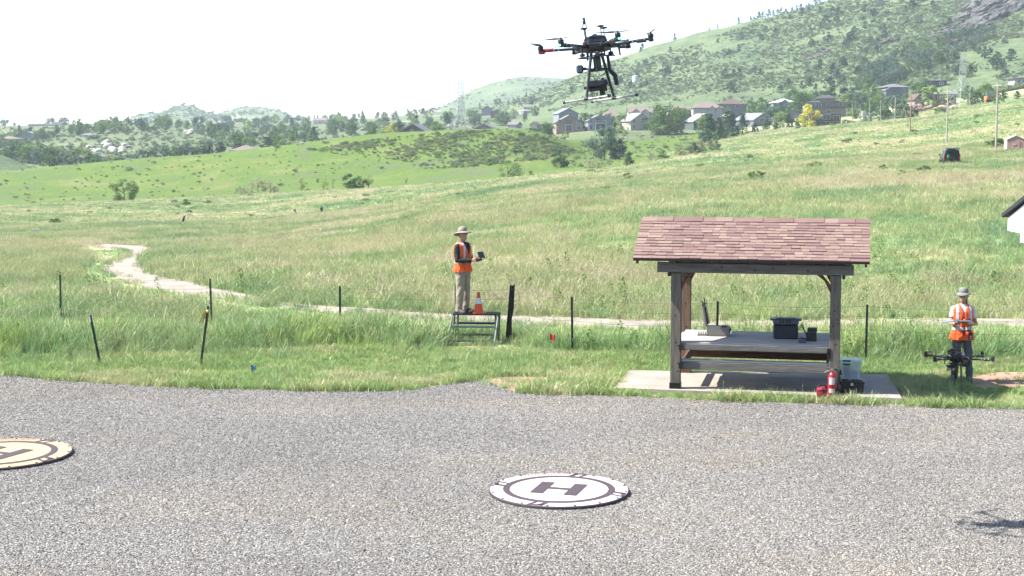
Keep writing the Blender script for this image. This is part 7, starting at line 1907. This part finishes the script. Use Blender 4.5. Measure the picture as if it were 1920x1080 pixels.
# the man: turned to his left (towards image right), controller held at waist height
man_loc = Vector((P(868, 585, 32.25).x, 32.2, PLZ))
Jm = dict(elR=(-.235, -.03, 1.10), wrR=(-.075, -.285, 1.105), knR=(-.055, -.375, 1.125), sideR=(0, 0, 1), curlR=(1, -.2, 0), thumbR=1,
          elL=(.235, -.03, 1.10), wrL=(.10, -.285, 1.105), knL=(.075, -.375, 1.125), sideL=(0, 0, 1), curlL=(-1, -.2, 0), thumbL=1,
          kneeR=(-.105, -.015, .49), ankR=(-.115, .01, .085), toeR=Vv((-.25, -.97, 0)).normalized(), kneeL=(.10, -.02, .49), ankL=(.105, -.0, .085), toeL=Vv((.25, -.97, 0)).normalized())
person('man in orange vest and tan brimmed hat standing on the stile with a controller', man_loc, R(56), 1.055, Jm, (R(-12), 0, R(-22)), m_skin,
       dict(brim=.185, droop=.012, hat=M('tan_hat_cloth', (.34, .30, .25), .9, 0, .1, 10, .2), band=M('hat_band_khaki', (.26, .22, .17), .9), trousers=M('khaki_cloth', (.36, .30, .235), .9, 0, .1, 5, .2), boot=M('brown_shoe', (.075, .058, .048), .7), sole=m_blk,
            shirt=M('dark_green_knit', (.012, .034, .030), .9, 0, .15, 8, .2), sleeve='long', vneck=1.20))
def in_frame(t, v): return t.matrix_basis @ Vector(v)
mt_ = [o for o in COL.objects if o.name.startswith('person')][0]
c0 = in_frame(mt_, (.012, -.385, 1.13)); rc = thing('remote_controller', 'black remote controller with raised screen in the hands of the man', 'controller', c0, R(56))
b = MB(); b.box((0, 0, 0), (.17, .10, .045), Euler((R(18), 0, 0)).to_matrix(), bev=.015)
for s in (-1, 1): b.tube([(s * .045, .0, .02), (s * .045, .01, .05)], .007, 7)
b.build('shell', m_blk, rc, True)
b = MB(); b.box((0, -.075, .10), (.21, .014, .15), Euler((R(-28), 0, 0)).to_matrix(), bev=.005); tb_ = b.build('tablet', m_blk, rc)
b = MB(); b.box((0, -.066, .102), (.185, .003, .125), Euler((R(-28), 0, 0)).to_matrix()); b.build('screen', m_shade, tb_)
for s in (-1, 1): b = MB(); b.tube([(s * .06, -.05, .0), (s * .09, -.13, .02), (s * .10, -.17, .06)], .006, 6); b.build('aerial', m_blk, rc)

# the woman: body turned slightly to image right, head to image left, tablet computer on her forearm
wq = on(1815, 27.0); wl = Vector((wq.x, 27.0, .01))
Jw = dict(elR=(-.215, -.02, 1.10), wrR=(-.145, -.24, 1.115), knR=(-.125, -.325, 1.135), sideR=(1, 0, 0), curlR=(0, -.3, 1), thumbR=-1,
          elL=(.245, -.03, 1.085), wrL=(.055, -.23, 1.125), knL=(-.02, -.285, 1.145), sideL=(-.5, .8, 0), curlL=(0, -.2, 1), thumbL=-1,
          kneeR=(-.10, -.02, .49), ankR=(-.125, .03, .085), toeR=Vv((-.55, -.83, 0)).normalized(), kneeL=(.115, -.03, .49), ankL=(.155, -.02, .085), toeL=Vv((-.1, -.99, 0)).normalized())
person('woman in orange vest and grey brimmed hat standing with an open tablet', wl, R(-6), .965, Jw, (R(-3), 0, R(-24)), m_skin2,
       dict(brim=.145, droop=.006, hat=M('grey_hat_cloth', (.235, .24, .22), .9, 0, .1, 10, .2), band=M('hat_band_grey', (.17, .19, .19), .9), trousers=M('slate_cloth', (.115, .118, .135), .9, 0, .1, 5, .2), boot=M('grey_boot', (.15, .14, .125), .8), sole=m_dkg,
            shirt=M('pale_shirt', (.72, .66, .60), .9, 0, .06, 8, .2), sleeve='short', vneck=1.27), True)
wt_ = [o for o in COL.objects if o.name.startswith('person')][1]
c0 = in_frame(wt_, (-.125, -.305, 1.19)); lp = thing('tablet_computer', 'silver tablet computer lying open on the forearms of the woman', 'tablet', c0, R(-6))
m_lp = M('silver_shell', (.42, .46, .50), .35, .5)
b = MB(); b.box((.03, 0, 0), (.30, .20, .022), bev=.006); bs = b.build('base', m_lp, lp)
b = MB(); b.box((.03, 0, .013), (.26, .15, .004)); b.build('screen', m_shade, bs)
b = MB(); b.box((-.20, -.01, -.014), (.16, .21, .012), Euler((0, R(-9), 0)).to_matrix(), bev=.004); b.build('cover', m_lp, lp)
b = MB(); b.box((.18, .01, .02), (.05, .06, .05), bev=.01); b.build('clip', M('plum_plastic', (.05, .02, .06), .5), lp)
c0 = in_frame(wt_, (.118, -.185, .905)); rd = thing('handheld_radio', 'black handheld device hanging from a cord at the woman\'s hip', 'radio', c0, R(-6))
b = MB(); b.box((0, 0, -.02), (.065, .04, .125), bev=.012); b.build('shell', m_blk, rd, False)
for z in (-.02, -.055): b = MB(); b.box((0, -.021, z), (.04, .004, .016)); b.build('button', m_lab, rd)
b = MB(); b.tube(dens([Vv((0, 0, .04)), Vv((-.03, -.01, .09)), Vv((-.09, -.01, .07)), Vv((-.125, -.02, .0)), Vv((-.12, -.02, .10)), Vv((-.105, -.02, .21))], 6), .009, 6); b.build('cord', m_blk, rd)
b = MB(); b.tube([(0.0, .0, .04), (-.01, .0, .21)], .004, 5); b.build('lanyard', m_blk, rd)

# far walkers, stump, sign
def walker(label, px, Y, pt_, col, trs):
    q = G(px, 403, 120); H_ = 17.5 * q.y / F; S = H_ / 1.75; t = thing('person', label, 'person', q, R(160)); t.scale = (S, S, S)
    b = MB(); b.loft([oring((0, 0, z), rx, ry, 14) for z, rx, ry in ((.80, .15, .1), (.95, .17, .12), (1.2, .18, .12), (1.40, .18, .10), (1.46, .07, .07), (1.52, .055, .055), (1.56, .07, .09), (1.65, .078, .098), (1.73, .06, .07), (1.76, .02, .02))])
    for s in (-1, 1):
        b.tube([(s * .09, 0, .9), (s * .1, s * .08, .48), (s * .1, s * .16, .04), (s * .1, s * .16 - .12, .03)], [.09, .062, .045, .04], 10); b.tube([(s * .19, 0, 1.38), (s * .24, 0, 1.1), (s * .21, -.12, .88)], [.06, .048, .035], 8)
    put('body', remeshed(b, .018, 2), m_skin, t)
    b = MB(); b.loft([oring((0, 0, z), rx, ry, 14) for z, rx, ry in ((.86, .19, .14), (1.2, .21, .15), (1.42, .2, .125), (1.5, .1, .1))])
    for s in (-1, 1): b.tube([(s * .17, 0, 1.38), (s * .245, 0, 1.1), (s * .22, -.1, .92)], [.078, .066, .055], 8)
    put('jacket', remeshed(b, .02, 2), col, t)
    b = MB(); b.loft([oring((0, 0, z), .18, .13, 14) for z in (.82, .95)])
    for s in (-1, 1): b.tube([(s * .09, 0, .88), (s * .1, s * .08, .48), (s * .1, s * .16, .06)], [.105, .08, .068], 10)
    put('trousers', remeshed(b, .02, 2), trs, t)
    b = MB(); b.ell((0, .17, 1.2), (.14, .09, .22)); put('backpack', b.mesh('pack', True), m_blk, t)
    b = MB(); b.ell((0, 0, 1.70), (.085, .105, .08)); put('hair', b.mesh('hair', True), m_blk, t)
walker('distant walker in dark blue jacket with backpack far out in the meadow', 603, 285, 386, M('navy_jacket', (.03, .045, .085), .8), M('dark_trousers', (.03, .035, .05), .8))
q = G(343, 420, 100); sp = thing('bent_stump', 'dark bent stump sticking up in the meadow beyond the path', 'stump', q)
b = MB(); k = q.y / F; b.tube([(-2.5 * k, 0, -.2), (0, 0, 3.5 * k), (1 * k, 0, 8 * k), (3 * k, 0, 14 * k), (6 * k, 0, 16 * k)], [2.0 * k, 2.2 * k, 2.2 * k, 1.5 * k, .4 * k], 7); b.tube([(0, 0, 5 * k), (3 * k, 0, 2 * k), (4.5 * k, 0, -1 * k)], [1.5 * k, 1.2 * k, .8 * k], 6); b.build('trunk', m_oldwood, sp, True)
q = G(553, 404, 100); sp = thing('survey_tripod', 'tiny survey tripod standing far out left of the walker', 'tripod', q); k = q.y / F
b = MB()
for a in (0, 2.1, 4.2): b.tube([(0, 0, 9 * k), (4 * k * math.cos(a), 4 * k * math.sin(a), 0)], .5 * k, 5)
b.build('leg', m_pole, sp); b = MB(); b.box((0, 0, 10 * k), (5 * k, 3 * k, 3 * k), bev=.3 * k); b.build('head', m_mid, sp)
q = G(68, 436, 80); sp = thing('info_board', 'small pale board on low legs far out in the left meadow', 'board', q, .3); k = q.y / F
b = MB(); b.box((0, 0, 6 * k), (13 * k, 5 * k, .9 * k), Euler((.5, 0, 0)).to_matrix()); b.build('panel', M('board_grey', (.22, .23, .23), .6), sp)
b = MB()
for s in (-1, 1): b.box((s * 3 * k, 0, 2.2 * k), (.9 * k, .9 * k, 6.5 * k))
b.build('leg', m_iron, sp)

# ------------------------------------------------------------------ air: a closed box of thin haze round everything
zmin = float(min(TZ.min(), -20)) - 1.0; ztop = max((o.matrix_basis @ Vector(c)).z for o in COL.objects if o.type == 'MESH' and o.parent is None for c in o.bound_box) + 6
b = MB(); b.box((0, 1860, (zmin + ztop) / 2), (7600, 4300, ztop - zmin))
hz = bpy.data.objects.new('haze', b.mesh('haze')); COL.objects.link(hz); tag(hz, kind='stuff')
m_hz = bpy.data.materials.new('haze_air'); _t = NT(m_hz)
_v = _t.n('ShaderNodeVolumePrincipled'); _v.inputs['Color'].default_value = (.80, .91, 1.0, 1); _v.inputs['Density'].default_value = .00011; _v.inputs['Anisotropy'].default_value = 0.0
_t.l(_v.outputs[0], _t.out.inputs['Volume']); hz.data.materials.append(m_hz)
